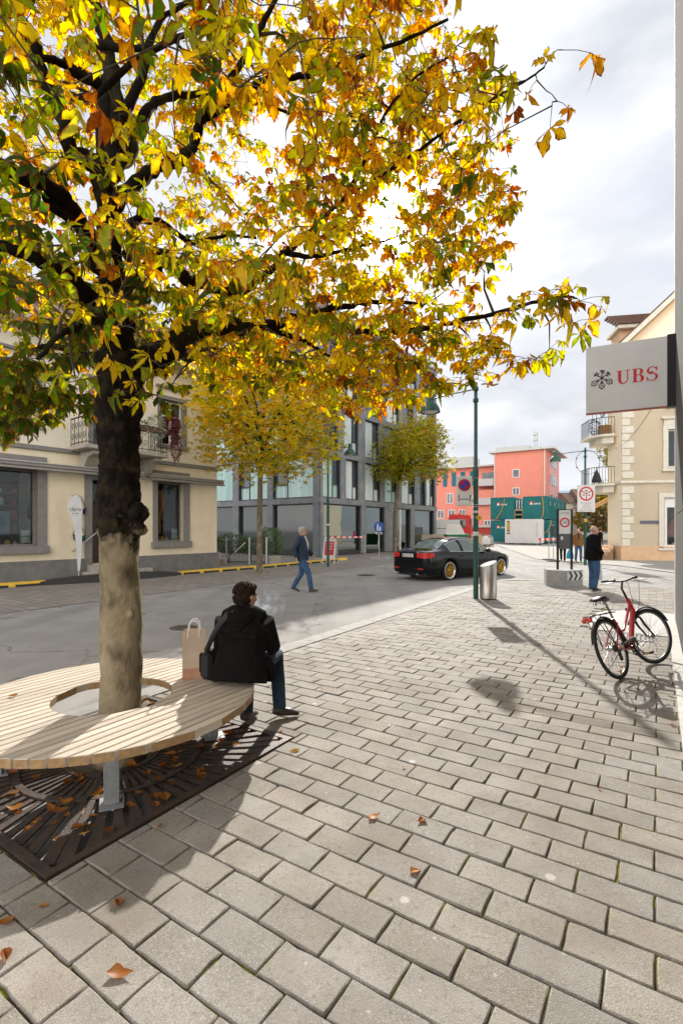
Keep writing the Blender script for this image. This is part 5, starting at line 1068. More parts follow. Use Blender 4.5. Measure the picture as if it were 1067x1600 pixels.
for x in xs:
    w_=interp(x,wT); zs_=interp(x,sT); zt=interp(x,tT); zb=interp(x,bT); g_=interp(x,gT)
    za=zb
    for wx in (0,2.89):
        d=abs(x-wx)
        if d<.39: za=max(za,.335+math.sqrt(.39**2-d*d)*.98)
    yr=.60
    rowsp=[(w_*.93,min(za,zs_-.12)),(w_*.985,min(max(za+.02,.34),zs_-.1)),(w_,max(.55,min(za+.04,.74)) if zs_>.7 else zs_-.1),(w_*.995,max(.74,zs_-.16) if zs_>.8 else zs_-.06),(w_*.975,zs_)]
    belt=(w_-.045,zs_+.035)
    ct=(yr*g_+(w_-.22)*(1-g_), (zt-.075)*g_+(zt-.035)*(1-g_)); cm=(yr*.93*g_+(w_-.30)*(1-g_),(zt-.03)*g_+(zt-.02)*(1-g_))
    if ct[1]<belt[1]+.0: ct=(ct[0],belt[1]+.002)
    mid=((belt[0]+ct[0])/2+.03*g_, belt[1]+(ct[1]-belt[1])*.55)
    rowsp+=[belt,mid,ct,cm,(cm[0]*.5,zt-.006),(0,zt)]
    grid.append(rowsp)
def carface(i,j):
    xm=(xs[i]+xs[i+1])/2
    if j in (5,6):   # side glass band
        if -.02<xm<.62 and j in(5,6) and (grid[i][7][1]-grid[i][5][1])>.12: return 'side_window'
        if .72<xm<2.12 and (grid[i][7][1]-grid[i][5][1])>.14 and not 1.05<xm<1.0: return 'side_window'
    if j in (8,9):
        if -.42<xm<.36: return 'rear_window'
        if 1.72<xm<2.36: return 'windscreen'
    return 'body'
parts={k:MB() for k in ('body','side_window','rear_window','windscreen')}
for sgn in (-1,1):
    for i in range(len(xs)-1):
        for j in range(rows-1):
            q=[(xs[i],sgn*grid[i][j][0],grid[i][j][1]),(xs[i+1],sgn*grid[i+1][j][0],grid[i+1][j][1]),(xs[i+1],sgn*grid[i+1][j+1][0],grid[i+1][j+1][1]),(xs[i],sgn*grid[i][j+1][0],grid[i][j+1][1])]
            k=carface(i,j)
            if k=='side_window' and sgn>0: pass
            parts[k].add(q,[(0,1,2,3) if sgn<0 else (3,2,1,0)],True)
for e,fl_ in ((0,1),(-1,-1)):
    for sgn in (-1,1):
        p=grid[e]; n=len(p); q=[(xs[e],sgn*a,b) for a,b in p]+[(xs[e],0,p[0][1])]; parts['body'].add(q,[tuple(range(len(q)))[::(-1 if fl_*sgn<0 else 1)]])
def weld(mb):
    d={};vs=[];mp=[]
    for v in mb.v:
        k=tuple(round(c,4) for c in v)
        if k not in d: d[k]=len(vs); vs.append(v)
        mp.append(d[k])
    mb.v=vs; nf=[];nm=[];ns=[]
    for f,m_,s_ in zip(mb.f,mb.m,mb.sm):
        g_=[]; 
        for i in f:
            if not g_ or g_[-1]!=mp[i]: g_.append(mp[i])
        if g_[0]==g_[-1]: g_=g_[:-1]
        if len(set(g_))>2: nf.append(tuple(g_)); nm.append(m_); ns.append(s_)
    mb.f=nf;mb.m=nm;mb.sm=ns; return mb
weld(parts['body']).build('body',CP,car)
for k in ('rear_window','windscreen'): weld(parts[k]).build(k,CG,car)
sw=weld(parts['side_window']); 
for sgn,nm,x0_,x1_ in [(s_,'side_window',a_,b_) for s_ in (-1,1) for a_,b_ in ((-1,.68),(.68,4))]:
    q=MB(); q.v=sw.v; idx=[i for i,f in enumerate(sw.f) if all(sw.v[a][1]*sgn>0 for a in f) and x0_<sum(sw.v[a][0] for a in f)/len(f)<x1_]; q.f=[sw.f[i] for i in idx]; q.m=[0]*len(idx); q.sm=[True]*len(idx)
    used=sorted({a for f in q.f for a in f}); mp={a:i for i,a in enumerate(used)}; q.v=[sw.v[a] for a in used]; q.f=[tuple(mp[a] for a in f) for f in q.f]; q.build(nm,CG,car)
m=MB(); m.box(-.95,3.4,-.7,.7,.16,.5); m.build('underbody',BPL,car)
m=MB()
def yside(x,z):   # y on right side at belt height
    i=min(range(len(xs)),key=lambda k:abs(xs[k]-x)); return grid[i]
for sgn in (-1,1):
    pts=[]; lo_=[(x,interp(x,sT)+.035) for x in (.0,.5,1.0,1.5,2.0,2.15)]; 
    a=[(x,sgn*(interp(x,wT)-.04),z) for x,z in lo_]; m.tube(a,.012,5)
    up=[]
    for x in (-.02,.1,.25,.45,.7,1.1,1.5,1.8,2.1):
        g_=grid[min(range(len(xs)),key=lambda k:abs(xs[k]-x))]; up.append((x,sgn*(g_[7][0]+.012),g_[7][1]))
    m.tube(up,.012,5)
m.build('chrome_trim',CHR,car)
m=MB()
for sgn in (-1,1):
    for x in (.66,1.62):
        g_=grid[min(range(len(xs)),key=lambda k:abs(xs[k]-x))]
        m.tube([(x+.02,sgn*(g_[5][0]-.0),g_[5][1]),(x,sgn*(g_[6][0]+.003),g_[6][1]),(x-.03,sgn*(g_[7][0]-.0),g_[7][1])],.03,6,ry=.012)
m.build('window_pillar',BPL,car)
for sgn in (-1,1):
    m=MB(); m.ell((1.95,sgn*1.0,.99),.09,.11,.07); m.box(1.92,1.98,sgn*.86,sgn*.95,.95,.98); m.build('door_mirror',CP,car)
    for x in (.62,1.62): m=MB(); m.tube([(x-.1,sgn*.925,.80),(x,sgn*.945,.81),(x+.1,sgn*.925,.80)],.014,6); m.build('door_handle',CP,car)
    m=MB(); 
    for x in (.5,1.45,2.35): m.tube([(x,sgn*(interp(x,wT)+.001),.30),(x,sgn*(interp(x,wT)+.002),.55),(x-.02,sgn*(interp(x,wT)+.0),.85)],.004,4)
    m.build('door_seam',BPL,car)
    # tail light: wraps round the corner
    pts=[]; m=MB(); vs=[]
    path=[(-1.10,.40),(-1.105,.50),(-1.10,.62),(-1.055,.74),(-.97,.835),(-.86,.875),(-.76,.895)]
    zz=[(.80,.93),(.79,.94),(.775,.955),(.77,.965),(.78,.965),(.80,.96),(.84,.95)]
    for (x,y),(z0,z1) in zip(path,zz): vs+=[(x-.012,sgn*(y+.012),z0),(x-.012,sgn*(y+.012),z1)]
    m.add(vs,[(2*i,2*i+2,2*i+3,2*i+1)[::(-1 if sgn>0 else 1)] for i in range(6)],True); m.build('tail_light',TLR,car)
    m=MB(); m.box(-1.115,-1.09,sgn*.45,sgn*.68,.40,.44); m.build('reflector',TLR,car)
    m=MB(); m.ell((3.55,sgn*.60,.70),.14,.17,.06); m.build('headlight',CHR,car)
    m=MB(); m.cyl((-1.13,sgn*.45,.24),(-1.0,sgn*.45,.24),.04,n=10); m.build('exhaust_pipe',CHR,car)
m=MB(); m.box(-1.125,-1.115,-.26,.26,.80,.915); npl=m.build('number_plate',WSG,car); text('lettering','ZH 221776',.10,ARW,npl,Matrix.Translation((-1.127,0,.857))@Matrix.Rotation(-pi/2,4,'Z')@WALLM,.0005,xs=.85)
m=MB(); m.box(-1.128,-1.126,.20,.245,.83,.9); m.build('red_shield',RED,npl)
m=MB(); m.lathe([(0,.006),(.035,.006),(.04,0)],16,Matrix.Translation((-1.10,0,.985))@Matrix.Rotation(-pi/2,4,'Y')); m.build('badge',SBL,car)
m=MB(); m.box(-1.118,-1.08,-.5,.5,.42,.425); m.box(-1.116,-1.1,-.62,.62,.72,.724); m.build('bumper_line',BPL,car)
for wx in (0,2.89):
    for sgn in (-1,1):
        T=Matrix.Translation((wx,sgn*.80,.335))@Matrix.Rotation(-sgn*pi/2,4,'X')
        m=MB(); m.lathe([(.24,-.11),(.30,-.12),(.33,-.09),(.337,0),(.33,.09),(.30,.115),(.275,.11)],36,T); wh=m.build('wheel',TYR,car)
        m=MB(); m.lathe([(.275,.112),(.262,.116),(.245,.10),(.235,.02),(.22,-.1)],36,T); m.build('rim_lip',CHR,wh)
        m=MB(); m.lathe([(0,.06),(.04,.06),(.055,.04),(.05,.0)],16,T)
        for k in range(10):
            a=2*pi*k/10
            for da in (-.13,.13): m.bar(T@V((.045*math.cos(a),.045*math.sin(a),.035)),T@V((.237*math.cos(a+da),.237*math.sin(a+da),.065)),.016,.02)
        m.lathe([(.222,.045),(.24,.07),(.24,.03),(.222,.03)],30,T); m.build('spokes',GOLD,wh); m=MB(); m.cyl(T@V((0,0,-.08)),T@V((0,0,0)),.21,n=20); m.build('brake_disc',BPL,wh)
# ---------------------------------------------------------------- red bicycle
RB=mat('bike_red',(.55,.008,.015),.22,c2=(.45,.006,.012),coat=1); RIM=mat('rim_alu',(.5,.5,.5),.35,.8); BRB=mat('bike_black',(.014,.014,.014),.45); SPK=mat('spoke_steel',(.6,.6,.6),.3,.9)
hd=R(37); ln=R(-19)
by=thing('red_bicycle','red step-through city bicycle leaning on its stand with the front wheel turned right','bicycle',(3.17,5.54,.003))
Rm=Matrix.Rotation(hd,4,'Z')@Matrix.Rotation(ln,4,'X')
rw=.345
def wheel(T,par,mg=True):
    m=MB(); m.torus((0,0,0),rw-.019,.019,48,8,T); w=m.build('wheel',TYR,par)
    m=MB(); m.tube([( (rw-.045)*math.cos(2*pi*i/48),(rw-.045)*math.sin(2*pi*i/48),0) for i in range(48)],.009,6,closed=True,up=(0,0,1),ry=.013,M=T); m.build('rim',RIM,w)
    m=MB(); m.cyl(T@V((0,0,-.05)),T@V((0,0,.05)),.018,n=10); m.cyl(T@V((0,0,-.03)),T@V((0,0,-.026)),.03,n=12); m.cyl(T@V((0,0,.026)),T@V((0,0,.03)),.03,n=12); m.build('hub',RIM,w)
    m=MB()
    for k in range(32):
        a=2*pi*k/32; s_=1 if k%2 else -1; b=a+(.5 if (k//2)%2 else -.5); m.tube([T@V((.028*math.cos(b),.028*math.sin(b),s_*.028)),T@V(((rw-.05)*math.cos(a),(rw-.05)*math.sin(a),0))],.0016,4,cap=False)
    m.build('spokes',SPK,w); return w
XZ=Matrix(((1,0,0,0),(0,0,-1,0),(0,1,0,0),(0,0,0,1)))
rear=wheel(Matrix.Translation((0,0,rw))@XZ,by)
BB=V((.44,0,.285)); ST_=V((.27,0,.66)); HT=V((.80,0,.86)); HBt=V((.865,0,.66)); 
m=MB(); m.tube([HBt+(HT-HBt)*.25,V((.66,0,.50)),V((.50,0,.33)),BB],[.03,.03,.03,.032],12); m.tube([HBt,HT],.024,12); m.tube([BB,ST_],.017,10); m.tube([HBt+(HT-HBt)*.65,V((.58,0,.60)),V((.44,0,.50)),V((.345,0,.49))],.016,10); m.cyl(BB+V((0,-.04,0)),BB+V((0,.04,0)),.026,n=12)
for s_ in (-1,1): m.tube([BB+V((-.03,s_*.02,0)),V((.2,s_*.05,.30)),V((0,s_*.065,rw))],.010,8); m.tube([V((.30,0,.60))+V((0,s_*.02,0)),V((.15,s_*.055,.49)),V((0,s_*.065,rw))],.009,8)
m.build('frame',RB,by)
m=MB(); m.tube([ST_-V((-.02,0,.06)),V((.215,0,.86))],.0135,10); m.build('seat_post',RIM,by)
sd_=MB(); sd_.tube([(.02,0,.90),(.05,0,.915),(.12,0,.915),(.2,0,.90),(.28,0,.895),(.33,0,.89)],[.05,.095,.09,.05,.028,.012],14,ry=[.018,.03,.03,.025,.02,.01],up=(0,1,0)); sa=sd_.build('saddle',BRB,by); m=MB(); [m.tube([(.06,s_*.03,.885),(.16,s_*.022,.865),(.27,s_*.02,.875)],.005,6) for s_ in(-1,1)]; [m.cyl((.05,s_*.045,.84),(.05,s_*.045,.88),.02,n=8) for s_ in (-1,1)]; m.build('saddle_rails',SPK,sa)
def guard(c,r,a0,a1,T=None,w=.027):
    m=MB(); vs=[]; n=26
    for i in range(n+1):
        a=R(a0+(a1-a0)*i/n)
        for y,dr in ((-w,-.012),(-w*.6,0),(0,.004),(w*.6,0),(w,-.012)): p=V((c[0]+(r+dr)*math.cos(a),y,c[2]+(r+dr)*math.sin(a))); vs.append(T@p if T is not None else p)
    m.add(vs,[(i*5+j,i*5+5+j,i*5+6+j,i*5+1+j) for i in range(n) for j in range(4)],True); return m
guard((0,0,rw),rw+.022,-8,165).build('rear_mudguard',BRB,by)
m=MB(); m.tube([(.28,.05,.73),(-.28,.055,.745)],.006,6); m.tube([(.28,-.05,.73),(-.28,-.055,.745)],.006,6); 
for x in (-.28,-.12,.05,.2): m.tube([(x,-.055,.742),(x,.055,.742)],.005,6)
for s_ in (-1,1): m.tube([(-.12,s_*.055,.742),(-.02,s_*.08,.36)],.0055,6); m.tube([(-.25,s_*.055,.742),(-.02,s_*.08,.36)],.0045,6)
m.tube([(.0,-.04,.76),(.02,-.03,.80),(.16,-.03,.80),(.2,-.04,.76)],.004,6); m.build('rack',BRB,by)
m=MB(); m.box(-.33,-.29,-.05,.05,.70,.735,bev=.008); m.ell((-.33,-.035,.70),.02,.026,.026); m.ell((-.33,.035,.70),.02,.026,.026); m.build('rear_reflector',TLR,by)
m=MB(); m.lathe([(.095,-.004),(.1,0),(.095,.004),(.08,.004),(.08,-.004)],28,Matrix.Translation(BB+V((0,-.055,0)))@XZ); 
for k in range(5): a=k*1.257; m.bar(BB+V((0,-.055,0)),BB+V((.088*math.cos(a),-.055,.088*math.sin(a))),.012,.006)
m.build('chainring',BPL,by)
m=MB(); m.tube([BB+V((.10,-.062,.02)),BB+V((.02,-.062,.105)),BB+V((-.12,-.062,.085)),BB+V((-.26,-.062,.075))],[.012,.02,.02,.015],8,ry=[.01,.03,.035,.03]); m.build('chain_guard',mat('guard_grey',(.12,.12,.11),.4,.3),by)
m=MB(); m.tube([BB+V((.0,-.066,-.09)),V((.02,-.066,rw-.03))],.004,5); m.tube([BB+V((.0,-.066,.09)),V((.02,-.066,rw+.03))],.004,5); m.build('chain',BPL,by)
m=MB(); m.lathe([(.0,.0),(.05,0),(.035,.025),(.02,.03)],18,Matrix.Translation((0,-.04,rw))@XZ); m.box(-.01,.03,-.08,-.06,.20,.32); m.ell((.02,-.07,.22),.025,.008,.025); m.build('derailleur',BPL,by)
for s_,a in ((-1,-35),(1,145)):
    a=R(a); e=BB+V((.17*math.cos(a),s_*.075,.17*math.sin(a))); m=MB(); m.bar(BB+V((0,s_*.07,0)),e,.022,.012); cr_=m.build('crank',RIM,by); m=MB(); m.box(e.x-.045,e.x+.045,e.y,e.y+s_*.09,e.z-.012,e.z+.012); pd_=m.build('pedal',BPL,by); m=MB(); m.box(e.x-.047,e.x-.044,e.y+s_*.015,e.y+s_*.075,e.z-.008,e.z+.008); m.build('pedal_reflector',HOSE,pd_)
m=MB(); m.tube([(.30,.05,.28),(.16,.19,.10),(.12,.22,.088)],.008,6); m.build('kickstand',RIM,by)
m=MB(); m.add([(.04,-.012,.05),(-.02,-.012,.07),(.02,-.012,.10)],[(0,1,2)]); [m.box(-.03+dx,.02+dx,-.008,.008,z-.006+rw*0,z+.006) for dx,z in ((.0,.09),(.1,.12))]; m.build('spoke_reflector',mat('spoke_orange',(.7,.12,.02),.4),rear)
# steering group
ax=(HT-HBt).normalized(); Ts=Matrix.Translation(HT)@Matrix.Rotation(R(-20),4,ax)@Matrix.Translation(-HT)
fh=V((1.035,0,rw)); fo=wheel(Ts@Matrix.Translation(fh)@XZ,by)
cr=HBt-ax*.05; m=MB()
for s_ in (-1,1): m.tube([Ts@(cr+V((0,s_*.0,0))),Ts@(cr+V((0,s_*.05,-.01))),Ts@(cr-ax*.12+V((0.01,s_*.055,0))),Ts@(fh+V((0,s_*.055,0)))],[.016,.016,.016,.010],10)
m.tube([Ts@cr,Ts@HT],.014,8); m.build('fork',BRB,by)
guard(fh,rw+.024,22,150,Ts).build('front_mudguard',BRB,by)
m=MB()
for s_ in (-1,1): m.tube([Ts@(fh+V((0,s_*.06,0))),Ts@(fh+V(((rw+.02)*math.cos(R(30)),s_*.027,(rw+.02)*math.sin(R(30)))))],.003,5)
m.build('mudguard_stay',SPK,by)
tp_=HT+ax*.06; m=MB(); m.tube([Ts@HT,Ts@(HT+ax*.14),Ts@(HT+ax*.20+V((.06,0,.03)))],[.016,.014,.013],8); cl_=HT+ax*.20+V((.06,0,.03)); m.build('stem',BRB,by)
bar=[cl_+V((-.06,-.27,.03)),cl_+V((-.03,-.2,.025)),cl_+V((0,-.06,0)),cl_+V((0,.06,0)),cl_+V((-.03,.2,.025)),cl_+V((-.06,.27,.03))]
m=MB(); m.tube([Ts@p for p in bar],.0115,8); hb=m.build('handlebar',BRB,by); m=MB(); m.tube([Ts@bar[0],Ts@(bar[0]+(bar[1]-bar[0])*1.1)],.016,8); m.tube([Ts@bar[-1],Ts@(bar[-1]+(bar[-2]-bar[-1])*1.1)],.016,8); m.build('grips',BRB,hb)
m=MB()
for s_ in (-1,1): m.tube([Ts@(cl_+V((.02,s_*.16,.0))),Ts@(cl_+V((.05,s_*.2,-.01))),Ts@(cl_+V((.03,s_*.3,-.005)))],.006,6)
m.build('brake_levers',RIM,hb); m=MB(); m.ell(Ts@(cl_+V((.0,.13,.03))),.025,.025,.02); m.build('bell',CHR,hb)
m=MB()
for s_,dx in ((-1,.0),(1,.03)): m.tube([Ts@(cl_+V((.03,s_*.16,0))),Ts@(cl_+V((.16+dx,s_*.1,-.02))),Ts@(HT+V((.14,s_*.05,-.05))),HBt+V((.02,s_*.03,-.02)),V((.62,s_*.02,.48))],.0028,5)
m.build('brake_cable',BPL,by)
fl2=Ts@(HBt+V((.09,-.0,-.0))); m=MB(); m.ell(Ts@(HBt+V((.02,.10,.05))),.04,.035,.035); m.build('front_light',BRB,by)
mn=min((Rm@V(v.co)).z for v in fo.data.vertices); pit=math.asin(max(-.2,min(.2,mn/1.05)))
by.rotation_euler=(Rm@Matrix.Rotation(pit,4,'Y')).to_euler()
# ---------------------------------------------------------------- people
SKIN=mat('skin',(.58,.33,.23),.55,c2=(.50,.26,.18),scale=12); DEN=mat('denim',(.045,.11,.22),.9,c2=(.025,.06,.14),scale=6,bump=.3,bscale=70); BLJ=mat('black_coat',(.0045,.004,.0045),.95,c2=(.008,.0065,.007),spec=.15,scale=9,bump=.5,bscale=30)
NVJ=mat('navy_jacket',(.010,.022,.05),.8,c2=(.018,.035,.07),scale=6,bump=.3); SHO=mat('shoe_leather',(.03,.022,.018),.4,c2=(.05,.035,.025)); GHR=mat('grey_hair',(.42,.41,.39),.9,c2=(.25,.24,.23),scale=40,bump=.8,bscale=90); BHR=mat('brown_hair',(.014,.008,.005),.85,spec=.15,c2=(.035,.02,.012),scale=40,bump=1,bscale=70); SHI=mat('pale_shirt',(.6,.55,.58),.85); SOLE=mat('shoe_sole',(.3,.28,.25),.8); EYE=mat('eye_dark',(.03,.02,.02),.2)
def hand(mb,w,d,side,curl=.5,s=1.0,palm=None):
    d=V(d).normalized(); n=V(palm) if palm is not None else V((0,1,0)); n=(n-d*n.dot(d)).normalized(); sd=d.cross(n)*side
    mb.tube([w-d*.02,w+d*.03*s,w+d*.085*s],[.026*s,.040*s,.038*s],8,ry=[.018*s,.018*s,.014*s],up=sd)
    for k,(o_,l) in enumerate(((-.030,.062),(-.010,.074),(.010,.070),(.029,.055))):
        p=w+d*.085*s+sd*o_*s; q=p+(d*math.cos(curl*.6)+n*math.sin(curl*.6))*l*.5*s; r=q+(d*math.cos(curl*1.6)+n*math.sin(curl*1.6))*l*.5*s
        mb.tube([p-d*.015*s,p,q,r],[.0095*s,.0095*s,.0088*s,.007*s],6)
    t=w+d*.03*s-sd*.034*s; mb.tube([t+sd*.01,t-sd*.022*s+d*.025*s,t-sd*.03*s+d*.055*s+n*.015*s],[.013*s,.011*s,.009*s],6)
def headparts(mb,hc,rot,s=1.0):
    T=Matrix.Translation(hc)@rot.to_4x4()@Matrix.Scale(s,4)
    mb.ell((0,-.012,.03),.076,.096,.088,M=T,n=16,m=12); mb.ell((0,.025,-.03),.062,.072,.085,M=T,n=14,m=10); mb.ell((0,.055,-.092),.034,.034,.026,M=T)
    mb.tube([T@V((0,.085,.028)),T@V((0,.108,-.012)),T@V((0,.112,-.024)),T@V((0,.092,-.034))],[.009*s,.013*s,.016*s,.010*s],8)
    mb.ell((0,.088,.030),.055,.014,.012,M=T); mb.ell((0,.094,-.058),.024,.010,.006,M=T); mb.ell((0,.092,-.070),.022,.010,.007,M=T)
    for e in (-1,1): mb.ell((e*.077,-.012,-.005),.010,.022,.034,M=T); mb.ell((e*.038,.07,-.02),.022,.02,.02,M=T)
    return T
def figure(name,label,loc,rz,J,s=1.0,head=(0,0,0),coat=None,coatmat=BLJ,coat_r=1.0,belly=0,legmat=DEN,hair='grey',hairmat=GHR,vox=.011,bald=False,long_hair=0,coat_len=None,curl=.6,cat='person',legw=1.0,shirt=None,glasses=False,toe=None,sleeve_end=1.0,extra=None):
    o=thing(name,label,cat,loc,rz); J={k:V(v)*s for k,v in J.items()}
    rt=V((1,0,0)); hrot=Matrix.Rotation(R(head[0]),3,'Z')@Matrix.Rotation(R(head[1]),3,'X')@Matrix.Rotation(R(head[2]),3,'Y')
    pel,che,nk,hc=J['pelvis'],J['chest'],J['neck'],J['head']; sr=(J['shR']-J['shL']).normalized()
    b=MB()
    T=headparts(b,hc,hrot,s)
    b.tube([nk-V((0,0,.04*s)),nk,hc-V((0,.015,.05))*s],[.07*s,.056*s,.055*s],10)
    b.tube([pel-V((0,0,.08*s)),pel,(pel+che)/2,che,nk-V((0,0,.05*s))],[.13*s,.14*s,.12*s,.12*s,.06*s],12,ry=[.09*s,.10*s,.09*s,.095*s,.05*s],up=sr)
    for q in 'LR':
        sd_=-1 if q=='L' else 1
        b.tube([J['sh'+q]-sr*sd_*.09*s-V((0,0,.03*s)),J['sh'+q]-sr*sd_*.03*s-V((0,0,.03*s)),(J['sh'+q]+J['el'+q])/2,J['el'+q],(J['el'+q]*.6+J['wr'+q]*.4),J['wr'+q]],[.03*s,.033*s,.036*s,.034*s,.034*s,.026*s],8)
        hand(b,J['wr'+q],(J['wr'+q]-J['el'+q]),sd_,curl,s,palm=J.get('palm'+q))
        b.tube([J['hip'+q],(J['hip'+q]+J['kn'+q])/2,J['kn'+q],J['kn'+q]*.65+J['an'+q]*.35,J['an'+q]],[.08*s,.07*s,.052*s,.050*s,.034*s],10)
        tv=V(J['toe'+q])-J['an'+q]; b.tube([J['an'+q]-tv*.2+V((0,0,-.03*s)),J['an'+q]+V((0,0,-.03*s)),J['toe'+q]],[.03*s,.034*s,.02*s],8)
    remesh(b,'body',SKIN,o,vox,2)
    # trousers
    t=MB(); t.tube([pel-V((0,0,.09*s)),pel,pel+(che-pel)*.35],[.155*s,.168*s,.155*s],14,ry=[.11*s,.125*s+belly*.5,.12*s+belly*.7],up=sr)
    for q in 'LR': 
        k=J['kn'+q]; h=J['hip'+q]; a=J['an'+q]
        t.tube([h+V((0,0,.03*s)),h*.5+k*.5,k,k*.5+a*.5,a+V((0,0,-.015*s))],[.098*s*legw,.088*s*legw,.070*s*legw,.066*s*legw,.060*s*legw],10)
    remesh(t,'trousers',legmat,o,vox,2)
    # coat
    c=MB(); cl=coat_len if coat_len is not None else .12*s; dn=(pel-che).normalized()
    cr_=coat_r*s
    c.tube([pel+dn*cl,pel+dn*cl*.4,(pel*.6+che*.4),che,che*.35+nk*.65,nk+V((0,0,-.01*s))],[.178*cr_,.178*cr_,.172*cr_,.192*cr_,.15*cr_,.075*s],16,ry=[.130*cr_+belly*.6,.135*cr_+belly,.135*cr_+belly*.9,.135*cr_,.10*cr_,.075*s],up=sr)
    c.tube([J['shL'],(J['shL']+J['shR'])/2+V((0,0,.02*s)),J['shR']],[.075*cr_,.085*cr_,.075*cr_],10)
    for q in 'LR':
        S,E,Wp=J['sh'+q],J['el'+q],J['wr'+q]; We=E+(Wp-E)*.93*sleeve_end
        c.tube([S,(S+E)/2,E,(E+We)/2,We],[.078*cr_,.07*cr_,.062*cr_,.056*cr_,.048*cr_],10)
    if extra: extra(c)
    c.tube([nk+V((0,-.02,-.03))*s,nk+V((0,-.015,.035))*s],[.088*s,.078*s],12)
    co=remesh(c,'jacket',coatmat,o,vox,2)
    if shirt:
        m=MB(); m.tube([che+V((0,.105*coat_r+belly,-.16))*s,che+V((0,.125*coat_r+belly*.5,.02))*s,nk+V((0,.07,.01))*s],[.03*s,.05*s,.05*s],8,ry=[.03*s,.03*s,.03*s],up=sr); m.build('shirt',shirt,o)
    for q in 'LR':
        sh=MB(); a=J['an'+q]; tp=J['toe'+q]; d=tp-a; d.normalize(); z=V((0,0,1)); hl=a-d*.065*s+V((0,0,-.045*s)); 
        sh.tube([hl,a+V((0,0,-.038*s)),a+(tp-a)*.6+V((0,0,-.01*s)),tp+d*.02*s],[.036*s,.044*s,.047*s,.030*s],10,ry=[.034*s,.044*s,.034*s,.02*s],up=d.cross(z))
        sh.tube([a+V((0,0,.02*s)),a+V((0,0,-.03*s))],[.042*s,.045*s],10)
        remesh(sh,'shoe',SHO,o,vox*.8,1)
    if hair:
        h=MB(); 
        if bald: h.ell((0,-.045,.012),.083,.075,.066,M=T,n=14,m=10); h.ell((0,-.03,.0),.086,.06,.05,M=T,n=14,m=10)
        else: h.ell((0,-.022,.045),.086,.102,.088,M=T,n=18,m=12); h.ell((0,-.05,-.005),.080,.066,.080,M=T,n=14,m=10); h.ell((0,.045,.085),.062,.05,.035,M=T)
        if long_hair: h.ell((0,-.06,-.08),.08,.05,.10,M=T)
        hh=remesh(h,'hair',hairmat,o,vox*.7,1)
        if hair=='curly':
            r=np.random.default_rng(5); hm=MB()
            for _ in range(420):
                d=V(r.normal(0,1,3)).normalized()
                if d.y>.55 or d.z<-.75: continue
                p=V((d.x*.083,-.026+d.y*.100,.038+d.z*.088)) if d.z>-.1 else V((d.x*.080,-.045+d.y*.068,.0+d.z*.078))
                hm.ell(p,.012,.012,.010,n=6,m=4,M=T)
            hm.build('curls',hairmat,hh)
    e=MB(); [e.ell((sx*.03,.083,.008),.011,.008,.007,M=T) for sx in (-1,1)]; e.build('eyes',EYE,o)
    if glasses:
        m=MB(); [m.tube([T@V((sx*.031+.02*math.cos(a),.100,.006+.015*math.sin(a))) for a in [k*.63 for k in range(10)]],.0025*s,4,closed=True) for sx in(-1,1)]; [m.tube([T@V((sx*.05,.098,.008)),T@V((sx*.08,-.0,.008))],.0025*s,4) for sx in (-1,1)]; m.tube([T@V((-.012,.102,.01)),T@V((.012,.102,.01))],.002*s,4); m.build('glasses',BLK,o)
    return o,T,J
def standing(**k):
    J=dict(pelvis=(0,0,.95),chest=(0,.0,1.30),neck=(0,.0,1.50),head=(0,.02,1.64),shL=(-.18,0,1.43),shR=(.18,0,1.43),elL=(-.23,-.03,1.15),elR=(.23,-.03,1.15),wrL=(-.22,.05,.90),wrR=(.22,.05,.90),hipL=(-.09,0,.92),hipR=(.09,0,.92),knL=(-.10,.02,.50),knR=(.10,.02,.50),anL=(-.11,-.02,.09),anR=(.11,-.02,.09),toeL=(-.13,.16,.035),toeR=(.13,.16,.035)); J.update(k); return J
# seated smoker
Js=dict(pelvis=(0,-.02,.56),chest=(0,.03,.86),neck=(-.01,.07,1.01),head=(-.015,.12,1.125),shL=(-.17,.04,.94),shR=(.17,.04,.94),elL=(-.235,.10,.70),elR=(.215,.13,.71),wrL=(-.10,.34,.66),wrR=(.15,.38,.64),hipL=(-.09,.0,.54),hipR=(.09,.0,.54),knL=(-.13,.46,.52),knR=(.135,.50,.535),anL=(-.05,.22,.10),anR=(.20,.385,.10),toeL=(-.03,.38,.035),toeR=(.34,.45,.035))
def skirt(m):
    m.tube([(0,-.02,.74),(0,-.05,.62),(0,-.08,.53),(0,-.10,.462)],[.19,.215,.235,.245],20,ry=[.13,.14,.155,.155],up=(1,0,0)); m.tube([(.18,.0,.62),(.215,.02,.54),(.22,.03,.47),(.22,.03,.44)],[.04,.04,.035,.02],10,ry=[.07,.07,.06,.04],up=(0,1,0))
    for z in (.60,.72,.83): m.tube([(-.16,-.115-.0*z,z+.02),(-.05,-.13,z-.01),(.06,-.125,z+.012),(.16,-.11,z)],.02,6)
    m.tube([(-.17,.04,.965),(-.09,.03,.99),(0,.03,1.0),(.09,.03,.99),(.17,.04,.965)],[.06,.075,.08,.075,.06],10)
man,Th_,Jm=figure('person','smoking man in a black hooded coat and jeans sitting on the round bench',(-.82,4.06,0),R(-10),Js,1.0,head=(-24,-4,3),coatmat=BLJ,coat_r=1.14,coat_len=.10,legmat=mat('dark_denim',(.022,.05,.085),.9,c2=(.014,.03,.055),scale=6,bump=.3,bscale=70),hair='curly',hairmat=BHR,vox=.009,legw=.98,extra=skirt)
